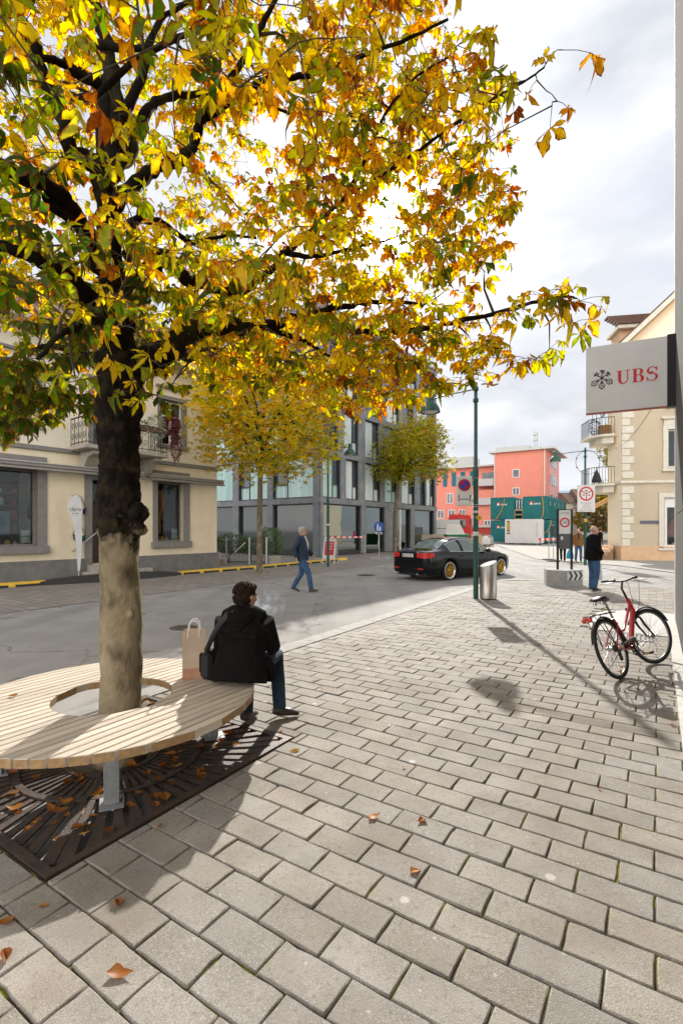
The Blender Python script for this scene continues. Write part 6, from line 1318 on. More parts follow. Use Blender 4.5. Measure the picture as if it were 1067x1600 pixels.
m=MB(); m.tube([(-.13,-.01,.99),(-.085,-.065,.975),(-.01,-.085,.95),(.065,-.065,.975),(.11,-.01,.99)],[.035,.05,.06,.05,.035],10); m.tube([(-.10,.06,1.02),(-.09,-.01,1.03),(-.01,-.045,1.02),(.07,-.01,1.03),(.08,.06,1.02)],[.03,.036,.04,.036,.03],10); m.tube([(-.07,-.08,.94),(-.03,-.11,.885),(.01,-.11,.885),(.05,-.08,.94)],[.03,.03,.03,.03],8)
remesh(m,'hood',BLJ,man,.008,2)
m=MB(); wrr=V((.19,.38,.66)); m.cyl((.15,.50,.70),(.15,.57,.73),.004,n=6); m.build('cigarette',WHT,man)
sb2=thing('shoulder_bag','black shoulder bag with a wide strap hanging at the seated man\'s left side','bag',(-.82,4.06,0),R(-10))
m=MB(); m.box(-.34,-.235,-.10,.16,.46,.68,bev=.03); m.build('pouch',mat('bag_black',(.015,.016,.018),.7),sb2); m=MB(); m.tube([(.10,.10,.99),(-.03,-.02,1.06),(-.09,-.10,1.0),(-.145,-.135,.93),(-.20,-.14,.83),(-.255,-.12,.73),(-.285,-.06,.66)],.026,6,ry=.005,up=(1,.6,.6)); m.build('strap',mat('strap_grey',(.04,.04,.042),.8),sb2)
m=MB(); m.box(-.345,-.34,-.08,.14,.52,.67); m.build('flap',BLK,sb2)
# paper bag
KR=mat('kraft_paper',(.56,.44,.34),.8,c2=(.47,.36,.27),scale=7,bump=.4,bscale=12); pbg=thing('paper_bag','brown paper carrier bag with white twisted handles and a red foot, on the bench','bag',(-1.24,4.13,.452),R(12))
m=MB(); hw,hd_=.092,.055
for z0,z1,ma,nm in ((0,.09,mat('bag_red',(.48,.20,.13),.8,c2=(.5,.3,.2),scale=20),'red_band'),(.09,.40,KR,'paper')):
    m=MB(); q=[(-hw,-hd_),(hw,-hd_),(hw+.0,0),(hw,hd_),(-hw,hd_),(-hw,0)]
    f0=1; vs=[(x*(1 if y!=0 else 1-.12*z0/.4),y,z0) for x,y in q]+[(x*(1 if y!=0 else 1-.12*z1/.4),y,z1) for x,y in q]
    m.add(vs,[(i,(i+1)%6,(i+1)%6+6,i+6) for i in range(6)]); 
    if z0==0: m.add(vs,[(5,4,3,2,1,0)])
    else: m.box(-hw+.004,hw-.004,-hd_+.004,hd_-.004,.33,.335)
    m.build(nm,ma,pbg)
for y in (-hd_-.002,hd_+.002):
    m=MB(); m.tube([(-.045,y,.34),(-.045,y,.41),(-.04,y-.01,.455),(-.015,y-.015,.485),(.015,y-.015,.485),(.04,y-.01,.455),(.045,y,.41),(.045,y,.34)],.0055,6); m.build('handle',WHT,pbg)
# smoke
sm=MB(); sm.ell((0,0,0),.21,.13,.19,n=20,m=14); smk=bpy.data.materials.new('smoke'); smk.use_nodes=True; nt=smk.node_tree; N=nt.nodes; L=nt.links; N.remove(N['Principled BSDF'])
pvv=N.new('ShaderNodeVolumePrincipled'); pvv.inputs['Color'].default_value=(.72,.82,.95,1); pvv.inputs['Anisotropy'].default_value=.5; L.new(pvv.outputs[0],N['Material Output'].inputs['Volume'])
tc=N.new('ShaderNodeTexCoord'); nz=N.new('ShaderNodeTexNoise'); nz.inputs['Scale'].default_value=7.5; nz.inputs['Detail'].default_value=8; nz.inputs['Distortion'].default_value=1.0; L.new(tc.outputs['Object'],nz.inputs[0])
mr=N.new('ShaderNodeMapRange'); mr.inputs[1].default_value=.50; mr.inputs[2].default_value=.8; mr.inputs[4].default_value=24; L.new(nz.outputs[0],mr.inputs[0])
mp=N.new('ShaderNodeMapping'); mp.inputs['Scale'].default_value=(1/.21,1/.13,1/.19); L.new(tc.outputs['Object'],mp.inputs[0]); ln_=N.new('ShaderNodeVectorMath'); ln_.operation='LENGTH'; L.new(mp.outputs[0],ln_.inputs[0])
m2=N.new('ShaderNodeMapRange'); m2.inputs[1].default_value=.98; m2.inputs[2].default_value=.1; m2.inputs[3].default_value=0; m2.inputs[4].default_value=1; L.new(ln_.outputs['Value'],m2.inputs[0]); mm=N.new('ShaderNodeMath'); mm.operation='MULTIPLY'; L.new(mr.outputs[0],mm.inputs[0]); L.new(m2.outputs[0],mm.inputs[1]); L.new(mm.outputs[0],pvv.inputs['Density'])
so_=sm.build('smoke_puff',smk); so_.location=P(413,943,4.42); tag(so_,'bluish puff of cigarette smoke in front of the seated man','smoke',kind='stuff')
# walking man in navy jacket
Jw=standing(shL=(-.18,.02,1.43),shR=(.18,-.02,1.43),elR=(.24,-.16,1.17),wrR=(.23,-.10,.93),elL=(-.24,.08,1.16),wrL=(-.22,.26,.98),knL=(-.10,-.04,.50),anL=(-.10,-.27,.14),toeL=(-.10,-.11,.03),knR=(.09,.20,.51),anR=(.09,.27,.10),toeR=(.10,.44,.07))
g_=G(472,923); w1,_,_=figure('person','grey haired man in a navy jacket and jeans walking along the road',(g_.x,g_.y,-.045),R(-98),Jw,1.03,head=(-2,2,0),coatmat=NVJ,coat_r=1.1,coat_len=.10,belly=.03,shirt=SHI,glasses=True,legw=1.05)
# standing man in black fleece
Jt=standing(elR=(.23,-.03,1.14),wrR=(.20,.14,1.0),elL=(-.23,-.02,1.14),wrL=(-.20,.16,1.02),anL=(-.10,.0,.09),anR=(.10,-.05,.09),toeL=(-.12,.19,.035),toeR=(.12,.12,.035))
g_=G(927,923); w2,_,_=figure('person','bald grey man in a black fleece and jeans standing beside the concrete block',(g_.x,g_.y,0),R(-85),Jt,1.02,head=(-5,3,0),coatmat=BLJ,coat_r=1.16,coat_len=.13,belly=.07,shirt=SHI,bald=True,legw=1.18)
pb_=thing('plastic_bag','white plastic bag hanging from the hand of the man in black fleece','bag',(g_.x+.22,g_.y+.18,.28)); m=MB(); m.tube([(0,0,0),(0,0,.04),(0,0,.22),(0,0,.42),(0,0,.66)],[.10,.12,.11,.07,.02],12,ry=[.04,.06,.06,.04,.02]); m.build('bag_body',mat('bag_white',(.65,.67,.7),.5,c2=(.5,.52,.56),scale=14,bump=.6,bscale=20),pb_); m=MB(); m.tube([(-.02,0,.64),(-.03,0,.72),(.03,0,.72),(.02,0,.64)],.006,5); m.build('handle',WHT,pb_)
# far people
def far(px,py,lab,rz,**k):
    g_=G(px,py); return figure('person',lab,(g_.x,g_.y,-.03),R(rz),k.pop('J'),k.pop('s'),vox=.018,**k)
far(903,877,'elderly man in an open brown jacket and jeans walking behind the 30 zone board',165,J=standing(knL=(-.10,.12,.52),anL=(-.10,.10,.10),toeL=(-.1,.26,.05),anR=(.10,-.16,.12),toeR=(.10,.0,.035)),s=1.0,head=(0,-22,0),coatmat=mat('brown_jacket',(.20,.085,.015),.8,c2=(.14,.06,.012)),coat_r=1.12,bald=True,shirt=mat('dark_shirt',(.015,.02,.03),.8))
far(879,876,'person hidden behind the 30 zone board, only dark trousers and shoes showing',150,J=standing(knL=(-.10,.1,.52),anL=(-.10,.12,.10),toeL=(-.1,.26,.05),anR=(.10,-.12,.12),toeR=(.10,.04,.035)),s=.94,coatmat=NVJ,legmat=BLJ,hairmat=BHR)
bg=G(885,872); o=thing('blue_bag','bright blue carrier bag below the grey panel of the 30 zone board','bag',(bg.x-1.0,26.3,.12)); m=MB(); m.tube([(0,0,0),(0,0,.05),(0,0,.3),(0,0,.45),(0,0,.58)],[.17,.2,.17,.09,.03],10,ry=[.06,.09,.08,.05,.03]); m.build('bag_body',mat('bag_blue',(.0,.33,.55),.6,c2=(.0,.22,.42),scale=9),o); m=MB(); m.tube([(-.02,0,.56),(-.04,0,.68),(.04,0,.68),(.02,0,.56)],.01,5); m.build('handle',MATS['bag_blue'],o)
far(937,865,'person in a black jacket walking away past the side steps',-150,J=standing(knL=(-.10,.1,.52),anL=(-.10,.12,.10),toeL=(-.1,.26,.05),anR=(.10,-.12,.12),toeR=(.10,.04,.035),wrR=(.2,.2,1.0)),s=1.0,coatmat=BLJ,coat_r=1.15,hairmat=BHR)
far(956,858,'child in a bright pink padded coat walking away beyond the steps',10,J=standing(knL=(-.10,.1,.52),anL=(-.10,.12,.10),toeL=(-.1,.26,.05)),s=.86,coatmat=mat('pink_coat',(.75,.02,.28),.7,c2=(.6,.01,.2)),coat_r=1.35,legmat=BLJ,hairmat=BHR)
# ---------------------------------------------------------------- trees
def leafmat(name,stops,trans=.55,edge=(.20,.045,.008),sc=30,ed=.5):
    m=bpy.data.materials.new(name); m.use_nodes=True; N=m.node_tree.nodes; L=m.node_tree.links; N.clear()
    o=N.new('ShaderNodeOutputMaterial'); at=N.new('ShaderNodeAttribute'); at.attribute_name='lv'; r=N.new('ShaderNodeValToRGB')
    while len(r.color_ramp.elements)<len(stops): r.color_ramp.elements.new(.5)
    for e,(p,c) in zip(r.color_ramp.elements,stops): e.position=p; e.color=tuple(c)+(1,)
    tc=N.new('ShaderNodeTexCoord'); nz=N.new('ShaderNodeTexNoise'); nz.inputs['Scale'].default_value=sc; nz.inputs['Detail'].default_value=3; L.new(tc.outputs['Object'],nz.inputs[0])
    a1=N.new('ShaderNodeMath'); a1.operation='MULTIPLY_ADD'; L.new(nz.outputs[0],a1.inputs[0]); a1.inputs[1].default_value=.35; L.new(at.outputs['Fac'],a1.inputs[2]); s=N.new('ShaderNodeMath'); s.operation='SUBTRACT'; L.new(a1.outputs[0],s.inputs[0]); s.inputs[1].default_value=.175; L.new(s.outputs[0],r.inputs[0])
    ae=N.new('ShaderNodeAttribute'); ae.attribute_name='edge'; n2=N.new('ShaderNodeTexNoise'); n2.inputs['Scale'].default_value=sc*1.7; L.new(tc.outputs['Object'],n2.inputs[0])
    ad=N.new('ShaderNodeMath'); ad.operation='ADD'; L.new(ae.outputs['Fac'],ad.inputs[0]); L.new(n2.outputs[0],ad.inputs[1]); mr=N.new('ShaderNodeMapRange'); mr.inputs[1].default_value=1.45-ed; mr.inputs[2].default_value=1.65-ed; L.new(ad.outputs[0],mr.inputs[0])
    mx=N.new('ShaderNodeMix'); mx.data_type='RGBA'; L.new(mr.outputs[0],mx.inputs[0]); L.new(r.outputs[0],mx.inputs[6]); mx.inputs[7].default_value=tuple(edge)+(1,)
    d=N.new('ShaderNodeBsdfPrincipled'); d.inputs['Roughness'].default_value=.5; d.inputs['Specular IOR Level'].default_value=.35; t=N.new('ShaderNodeBsdfTranslucent'); hs=N.new('ShaderNodeHueSaturation'); hs.inputs['Saturation'].default_value=1.1; hs.inputs['Value'].default_value=2.0
    L.new(mx.outputs[2],d.inputs['Base Color']); L.new(mx.outputs[2],hs.inputs['Color']); L.new(hs.outputs[0],t.inputs[0]); ms=N.new('ShaderNodeMixShader'); ms.inputs[0].default_value=trans; L.new(d.outputs[0],ms.inputs[1]); L.new(t.outputs[0],ms.inputs[2]); L.new(ms.outputs[0],o.inputs[0])
    return m
# one leaflet: local x across, y along (0..1), z fold; 5 columns x 7 rows
def leaflet(ns=7):
    vs=[];ed=[];fs=[]
    wid=[.03,.13,.26,.40,.52,.50,.30,.03][:ns+1] if ns==7 else ([.03,.20,.42,.54,.36,.02] if ns==5 else [.05,.30,.40,.0])
    n=len(wid)-1; cols=(-1,-.5,0,.5,1) if ns==7 else (-1,0,1)
    for i,w in enumerate(wid):
        y=i/n
        for c in cols:
            vs.append((c*w*.5,y,0)); ed.append(abs(c)*.75 if i<n else .9)
    k=len(cols)
    for i in range(n):
        for j in range(k-1): fs.append((i*k+j,i*k+j+1,(i+1)*k+j+1,(i+1)*k+j))
    return np.array(vs),np.array(ed),fs
def palm(nl,detail,r,curl=.3,droop=.35):
    V_,E_,F_=leaflet((3,5,7)[detail]); allv=[];alle=[];allf=[]
    for q in range(nl):
        if r.random()<.12: continue
        a=(q-(nl-1)/2)*(2*pi*.74/nl)+r.normal(0,.08); l=(1-.10*abs(q-(nl-1)/2))*r.uniform(.8,1.1)
        v=V_.copy(); 
        if detail>1: v[:,0]*=1+r.normal(0,.20,len(v)); v[:,1]+=r.normal(0,.03,len(v))*(v[:,1]>.1)
        fold=r.uniform(.1,.8); v[:,2]=np.abs(v[:,0])*fold
        c=curl*r.uniform(.2,2.9)*(1 if r.random()<.85 else -1); yy=v[:,1].copy(); v[:,2]-=c*yy**2*.6+droop*yy*.5; v[:,1]=yy*(1-.18*abs(c)*yy)
        v[:,2]+=.04*np.sin(yy*9+q)*(np.abs(v[:,0])>.1)
        ro=r.normal(0,.75) if detail else r.normal(0,.5); xx,zz=v[:,0]*math.cos(ro)-v[:,2]*math.sin(ro)*.0, v[:,2]+v[:,0]*math.sin(ro)*(.3+.9*yy); v[:,0],v[:,2]=xx,zz
        v*=l; ca,sa=math.cos(a),math.sin(a); x=v[:,0]*ca+v[:,1]*sa; y=-v[:,0]*sa+v[:,1]*ca; v=np.stack([x,y,v[:,2]],1)
        n0=sum(len(t) for t in allv); allv.append(v); alle.append(E_); allf+= [tuple(i+n0 for i in f) for f in F_]
    return np.concatenate(allv),np.concatenate(alle),np.array(allf)
def leafcloud(name,pos,dirs,size,lv,mt,parent,detail=0,nvar=14,seed=1,nl=(5,7),origin=V((0,0,0))):
    r=np.random.default_rng(seed); dts=sorted(set(detail)) if hasattr(detail,'__len__') else [detail]; vv_={d_:[palm(int(r.integers(nl[0],nl[1]+1)),int(d_),r,.55 if d_ else .3,.55 if d_ else .35) for _ in range(nvar)] for d_ in dts}
    VV=[];FF=[];LV=[];ED=[];off=0
    for i in range(len(pos)):
        v,e,f=vv_[detail[i] if hasattr(detail,'__len__') else detail][int(r.integers(nvar))]; y=dirs[i]/np.linalg.norm(dirs[i]); up=np.array([r.normal(0,.35),r.normal(0,.35),1.0]); z=up-y*up.dot(y); z/=np.linalg.norm(z); x=np.cross(y,z)
        VV.append((v*size[i])@np.stack([x,y,z])+pos[i]); FF.append(f+off); off+=len(v); LV.append(np.full(len(v),lv[i])); ED.append(e)
    VV=np.concatenate(VV)-np.array(origin); FF=np.concatenate(FF); LV=np.concatenate(LV); ED=np.concatenate(ED)
    me=bpy.data.meshes.new(name); me.vertices.add(len(VV)); me.vertices.foreach_set('co',VV.astype(np.float32).ravel()); me.loops.add(FF.size); me.loops.foreach_set('vertex_index',FF.astype(np.int32).ravel()); me.polygons.add(len(FF)); me.polygons.foreach_set('loop_start',np.arange(0,FF.size,4,dtype=np.int32)); me.polygons.foreach_set('loop_total',np.full(len(FF),4,dtype=np.int32))
    me.polygons.foreach_set('use_smooth',np.ones(len(FF),dtype=bool)); me.update(calc_edges=True)
    for n_,d_ in (('lv',LV),('edge',ED)): a=me.attributes.new(n_,'FLOAT','POINT'); a.data.foreach_set('value',d_.astype(np.float32))
    me.materials.append(mt); o=bpy.data.objects.new(name,me); COL.objects.link(o); o.parent=parent; return o
def project(p): return (CX+F*p[0]/p[1], HY-F*(p[2]-H)/p[1]) if p[1]>.1 else (None,None)
def inpoly(x,y,poly):
    c=False; n=len(poly)
    for i in range(n):
        x1,y1=poly[i]; x2,y2=poly[(i+1)%n]
        if (y1>y)!=(y2>y) and x<(x2-x1)*(y-y1)/(y2-y1)+x1: c=not c
    return c
BARK=mat('chestnut_bark',(.16,.13,.09),.9,c2=(.08,.062,.045),scale=6,bump=1.0,bscale=22,stretch=(1,1,.45),dirt=((.30,.27,.20),7)); 
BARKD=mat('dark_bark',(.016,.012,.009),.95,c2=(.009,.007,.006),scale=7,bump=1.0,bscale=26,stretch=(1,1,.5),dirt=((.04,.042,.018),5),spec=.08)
TC=GC.copy()
ct=thing('chestnut_tree','large horse chestnut with yellow autumn leaves growing through the round bench','tree',TC)
def L3(px,py,Y): return P(px,py,Y)-TC
# trunk: pale and smooth below, knotty and dark above
def knotty(pts,rad,n,amp,seed,sub=6,fr=5):
    r=np.random.default_rng(seed); P_=[];R_=[]
    for i in range(len(pts)-1):
        for k in range(sub): f=k/sub; P_.append(V(pts[i])*(1-f)+V(pts[i+1])*f); R_.append(rad[i]*(1-f)+rad[i+1]*f)
    P_.append(V(pts[-1])); R_.append(rad[-1]); mb=MB(); vs=[]
    ph=r.uniform(0,6.3,6)
    for i,(p,ra) in enumerate(zip(P_,R_)):
        for j in range(n):
            a=2*pi*j/n; z=p.z
            k=1+amp*(.5*math.sin(2*a+z*fr+ph[0])+.45*math.sin(3*a-z*fr*1.7+ph[1])+.35*math.sin(5*a+z*fr*2.9+ph[2])+.25*math.sin(a*2+z*fr*4.3+ph[3]))+r.normal(0,amp*.10)
            vs.append(p+V((math.cos(a)*ra*k,math.sin(a)*ra*k,0)))
    m_=len(P_); mb.add(vs,[(i*n+j,i*n+(j+1)%n,(i+1)*n+(j+1)%n,(i+1)*n+j) for i in range(m_-1) for j in range(n)],True); return mb
tk=knotty([L3(189,1250,3.7),L3(189,1100,3.7),L3(190,1000,3.7),L3(189,930,3.7),L3(187,868,3.7),L3(188,838,3.7),L3(188,800,3.7),L3(186,760,3.7),L3(186,700,3.7),L3(187,650,3.7),L3(186,610,3.7),L3(189,560,3.7)],[.20,.150,.146,.143,.140,.142,.150,.142,.144,.150,.145,.175],40,.06,3,6,7)
nn_=40; tk.f.append(tuple(range(nn_))[::-1]); tk.m.append(0); tk.sm.append(True); tk.f.append(tuple(range(len(tk.v)-nn_,len(tk.v)))); tk.m.append(0); tk.sm.append(True)
for (px,py,s_) in ((217,802,.075),(219,826,.05),(160,672,.045),(216,640,.05),(166,778,.045),(212,735,.035),(175,820,.06),(168,745,.04),(172,605,.06),(208,600,.06),(180,780,.05),(203,770,.05)): tk.ell(L3(px,py,3.64),s_,s_*.9,s_*1.15,12,8)
for (px,py,s_) in ((163,935,.028),(166,955,.02),(160,1010,.022),(205,960,.02)): tk.ell(L3(px,py,3.60),s_,s_,s_*1.6,10,8)
TB=mat('trunk_bark',(.30,.25,.165),.9,c2=(.21,.17,.11),scale=5,bump=1.0,bscale=34,stretch=(1,1,.7),dirt=((.06,.045,.03),6),spec=.12)
nt=TB.node_tree;N=nt.nodes;L=nt.links;bb_=N['Principled BSDF'];src=bb_.inputs['Base Color'].links[0].from_socket
tc=N.new('ShaderNodeTexCoord'); sx=N.new('ShaderNodeSeparateXYZ'); L.new(tc.outputs['Object'],sx.inputs[0]); nz=N.new('ShaderNodeTexNoise'); nz.inputs['Scale'].default_value=5.5; nz.inputs['Detail'].default_value=7; L.new(tc.outputs['Object'],nz.inputs[0])
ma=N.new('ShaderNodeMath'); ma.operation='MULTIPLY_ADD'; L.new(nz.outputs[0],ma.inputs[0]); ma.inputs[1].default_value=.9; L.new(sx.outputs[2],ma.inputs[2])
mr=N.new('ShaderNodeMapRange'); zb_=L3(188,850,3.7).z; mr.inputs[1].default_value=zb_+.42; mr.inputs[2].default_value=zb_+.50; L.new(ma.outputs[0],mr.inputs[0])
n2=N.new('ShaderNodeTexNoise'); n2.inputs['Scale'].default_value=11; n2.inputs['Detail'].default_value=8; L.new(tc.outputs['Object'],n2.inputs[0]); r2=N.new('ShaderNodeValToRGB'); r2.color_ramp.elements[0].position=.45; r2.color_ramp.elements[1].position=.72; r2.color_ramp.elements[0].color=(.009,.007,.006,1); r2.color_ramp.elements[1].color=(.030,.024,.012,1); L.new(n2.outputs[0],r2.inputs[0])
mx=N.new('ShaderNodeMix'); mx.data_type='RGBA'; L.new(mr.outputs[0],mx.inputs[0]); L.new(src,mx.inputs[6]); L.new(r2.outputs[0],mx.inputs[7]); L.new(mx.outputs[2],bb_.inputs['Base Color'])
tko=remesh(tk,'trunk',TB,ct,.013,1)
me_=tko.data; co=np.empty(len(me_.vertices)*3,dtype=np.float32); me_.vertices.foreach_get('co',co); co=co.reshape(-1,3); no=np.empty(len(me_.vertices)*3,dtype=np.float32); me_.vertices.foreach_get('normal',no); no=no.reshape(-1,3)
from mathutils import noise as mn_
up_=np.clip((co[:,2]-zb_+.05)/.15,0,1); dsp=np.array([mn_.fractal(V((float(c[0])*14,float(c[1])*14,float(c[2])*9)),.8,2.1,4) for c in co]); co+=no*(dsp*(.003+.022*up_))[:,None]; me_.vertices.foreach_set('co',co.ravel()); me_.update()
nodes=[];rads=[]
limb=MB()
def smooth(pts,k=5):
    out=[]; n=len(pts)
    for i in range(n-1):
        p0=pts[max(i-1,0)];p1=pts[i];p2=pts[i+1];p3=pts[min(i+2,n-1)]
        for q in range(k):
            t=q/k; out.append(.5*((2*p1)+(p2-p0)*t+(2*p0-5*p1+4*p2-p3)*t*t+(3*p1-p0-3*p2+p3)*t**3))
    out.append(pts[-1]); return out
def addlimb(pp,r0,r1,jit=.02):
    pts=smooth([L3(*p) for p in pp],6); n=len(pts); rr=[]
    for i,p in enumerate(pts):
        f=i/(n-1); ra=r0*(1-f)**1.5+r1*(1-(1-f)**1.5); rr.append(ra*(1+random.uniform(-.12,.12)))
        if 0<i<n-1: pts[i]=p+V((random.gauss(0,1),random.gauss(0,1),random.gauss(0,1)))*jit*min(1,ra*12)
    limb.tube(pts,rr,10)
    for p,ra in zip(pts,rr): nodes.append(tuple(p)); rads.append(ra)
addlimb([(188,585,3.7),(183,500,3.75),(176,420,3.8),(166,330,3.85),(172,260,3.95),(185,190,4.1),(175,90,4.3),(150,0,4.5),(140,-120,4.8)],.135,.04)
addlimb([(172,320,3.85),(150,260,3.8),(112,240,3.6),(96,180,3.5),(60,90,3.4),(30,20,3.3),(5,-60,3.2)],.08,.03)
addlimb([(170,270,3.95),(165,160,4.2),(172,110,4.4),(160,50,4.7),(148,0,5.0)],.09,.03)
addlimb([(160,130,3.9),(125,118,3.8),(100,98,3.7),(55,90,3.5),(20,100,3.3)],.05,.018)
addlimb([(178,440,3.75),(155,400,3.6),(128,350,3.4),(95,305,3.2),(40,280,3.0),(0,258,2.8),(-60,240,2.6)],.085,.03)
addlimb([(182,515,3.7),(150,470,3.5),(110,440,3.3),(60,405,3.1),(0,385,3.0),(-60,380,2.9)],.08,.025)
addlimb([(120,345,3.4),(85,325,3.2),(55,300,3.1),(70,270,3.0)],.05,.02)
addlimb([(195,575,3.7),(235,562,3.75),(268,543,3.85),(300,518,4.0),(350,510,4.3),(400,511,4.7),(470,495,5.2),(540,478,5.8),(600,470,6.3),(660,478,6.6)],.11,.025,.03)
addlimb([(470,497,5.2),(540,515,5.3),(600,520,5.2),(680,510,4.6),(771,490,3.9),(830,473,3.4),(878,463,3.1),(900,466,3.0)],.045,.006)
addlimb([(400,510,4.7),(470,530,5.4),(520,560,6),(560,575,6.4)],.04,.012)
addlimb([(188,450,3.75),(225,425,3.85),(262,402,4.0),(282,428,4.1),(312,440,4.3),(370,456,4.5),(412,432,4.7),(440,400,4.8),(461,384,4.8),(500,345,4.8),(537,312,4.7),(618,260,4.2),(700,202,3.5),(760,160,3.0),(815,130,2.7),(850,105,2.6)],.07,.005,.02)
addlimb([(200,400,3.8),(212,345,3.9),(255,350,4.2),(300,378,4.5),(355,368,4.8),(400,372,5.1)],.05,.012)
addlimb([(178,330,3.85),(205,290,3.7),(258,258,3.5),(296,235,3.4),(318,180,3.3),(352,140,3.1),(390,75,2.9),(420,20,2.7),(450,-40,2.6)],.06,.012)
addlimb([(320,178,3.3),(360,158,3.3),(420,124,3.3),(480,118,3.3),(560,90,3.2),(640,60,3.1),(700,30,3.0)],.035,.008)
addlimb([(172,270,3.95),(215,215,4.3),(232,170,4.6),(280,148,5.0),(360,150,5.5),(430,170,6.0),(500,190,6.4),(560,200,6.6)],.065,.012)
addlimb([(176,210,4.0),(225,110,4.3),(245,40,4.6),(300,0,5.0),(380,-60,5.4)],.05,.015)
addlimb([(155,70,3.4),(230,75,3.2),(300,50,3.0),(340,25,2.9)],.03,.01)
addlimb([(100,150,3.5),(150,150,3.0),(215,90,2.6),(280,60,2.4)],.03,.01)
addlimb([(440,395,4.8),(500,400,5.3),(560,385,5.8),(620,370,6.2),(680,330,6.2)],.03,.008)
addlimb([(537,312,4.7),(570,250,4.4),(600,180,4.0),(650,120,3.7),(700,90,3.4)],.025,.006)
addlimb([(268,545,3.85),(300,560,4.6),(330,545,5.2),(380,560,5.9)],.05,.012)
addlimb([(187,560,3.7),(140,560,4.2),(80,540,4.8),(20,560,5.2)],.07,.015)
addlimb([(184,520,3.7),(150,500,3.2),(100,520,2.7),(60,560,2.5)],.05,.012)
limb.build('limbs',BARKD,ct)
# crown: attraction points inside the real crown volume
SIL=[(-250,700),(0,690),(60,672),(105,640),(150,655),(190,600),(235,625),(262,610),(285,600),(300,560),(330,590),(360,620),(400,600),(470,610),(515,650),(535,660),(560,672),(600,640),(655,655),(690,612),(740,608),(770,570),(800,585),(845,560),(822,500),(790,470),(745,500),(735,455),(790,400),(782,350),(815,310),(770,270),(800,215),(775,180),(790,150),(760,90),(735,80),(745,40),(700,0),(720,-60),(650,-350),(-250,-350)]
cl_pts=[]; tries=0; r=np.random.default_rng(11)
CTR=np.array([-1.6,4.3,5.6]); RAD=np.array([3.9,3.9,3.3])
while len(cl_pts)<2250 and tries<400000:
    tries+=1; d=r.normal(0,1,3); d/=np.linalg.norm(d); q=r.uniform(.5,1.0); p=CTR+d*q*RAD
    if p[2]<2.35: continue
    if np.linalg.norm(p-np.array([0,0,1.7]))<1.9: continue
    if p[1]<.3 and r.random()<.85: continue
    x,y=project(p)
    if x is None: 
        if r.random()<.8: continue
    else:
        if -150<x<1200 and y>-250:
            if not inpoly(x,y,SIL): continue
            if p[1]<2.2 and r.random()<.55: continue
            # thin patch round the sun and a few sky holes
            ds=math.hypot(x-600,y-335)
            if ds<38: continue
            if ds<90 and r.random()<.2: continue
            h=math.sin(x*.021+1.3)*math.sin(y*.026+.4)+.5*math.sin(x*.047+y*.031)
            if x>250 and y<470 and h>.75 and r.random()<.6: continue
        elif r.random()<.6: continue
    # keep the sunlit paving sunlit: the crown is thin low down on the sun side
    gy=p[1]-p[2]*SUNV.y/SUNV.z; gx=p[0]-p[2]*SUNV.x/SUNV.z
    if gy>1.15 and r.random()<.97: continue
    if gx>-.9 and gy>.9 and r.random()<.7: continue
    if -1.9<gx<-.2 and .95<gy: continue
    cl_pts.append(p-np.array(TC))
# fuller hanging skirt of the crown on the street side
def fill(poly_,y0,y1,n):
    k=0; xs_=[q[0] for q in poly_]; ys_=[q[1] for q in poly_]
    while k<n:
        x,y=r.uniform(min(xs_),max(xs_)),r.uniform(min(ys_),max(ys_))
        if not inpoly(x,y,poly_): continue
        k+=1; pp_=P(x,y,r.uniform(y0,y1)); gy_=pp_.y-pp_.z*SUNV.y/SUNV.z
        if gy_>1.1 and r.random()<.93: continue
        cl_pts.append(np.array(pp_)-np.array(TC))
fill([(300,560),(340,620),(400,610),(470,600),(515,640),(540,655),(600,640),(600,540),(300,530)],4.6,6.1,60)
fill([(560,500),(560,650),(600,632),(650,648),(700,600),(760,600),(800,570),(770,500)],4.0,5.8,75)
fill([(-40,560),(0,680),(60,665),(105,635),(60,560)],3.4,5.6,50)
fill([(450,80),(740,80),(780,200),(790,400),(740,470),(500,470)],4.5,7.0,110)
# two long outer sprays
def spray(lst,n=1):
    for (px,py,Y) in lst: cl_pts.append(np.array(P(px,py,Y)-TC))
spray([(878,78,2.55),(852,100,2.6),(838,125,2.65),(870,158,2.6),(862,165,2.55),(815,128,2.75),(800,150,2.9),(780,165,3.0),(760,150,3.1)])
spray([(905,470,3.0),(885,480,3.05),(872,452,3.1),(895,505,3.0),(850,462,3.2),(868,470,3.1),(820,478,3.4),(800,490,3.5),(775,500,3.7),(858,545,3.5),(840,560,3.6),(820,560,3.8),(800,575,3.9),(780,560,4.0),(745,580,4.2),(720,590,4.3),(760,540,4.3),(735,530,4.5)])
cl_pts=np.array(cl_pts)
nd=np.array(nodes); rd=np.array(rads)
order=np.argsort([np.min(np.linalg.norm(nd-p,axis=1)) for p in cl_pts])
ldt=[]; tw=MB(); lp=[];ld=[];ls_=[];lvv=[]
NX=[tuple(a) for a in nd]; buf=np.zeros((len(nd)+len(cl_pts)*3,3)); buf[:len(nd)]=nd; rb=np.zeros(len(buf)); rb[:len(nd)]=rd; cnt=len(nd)
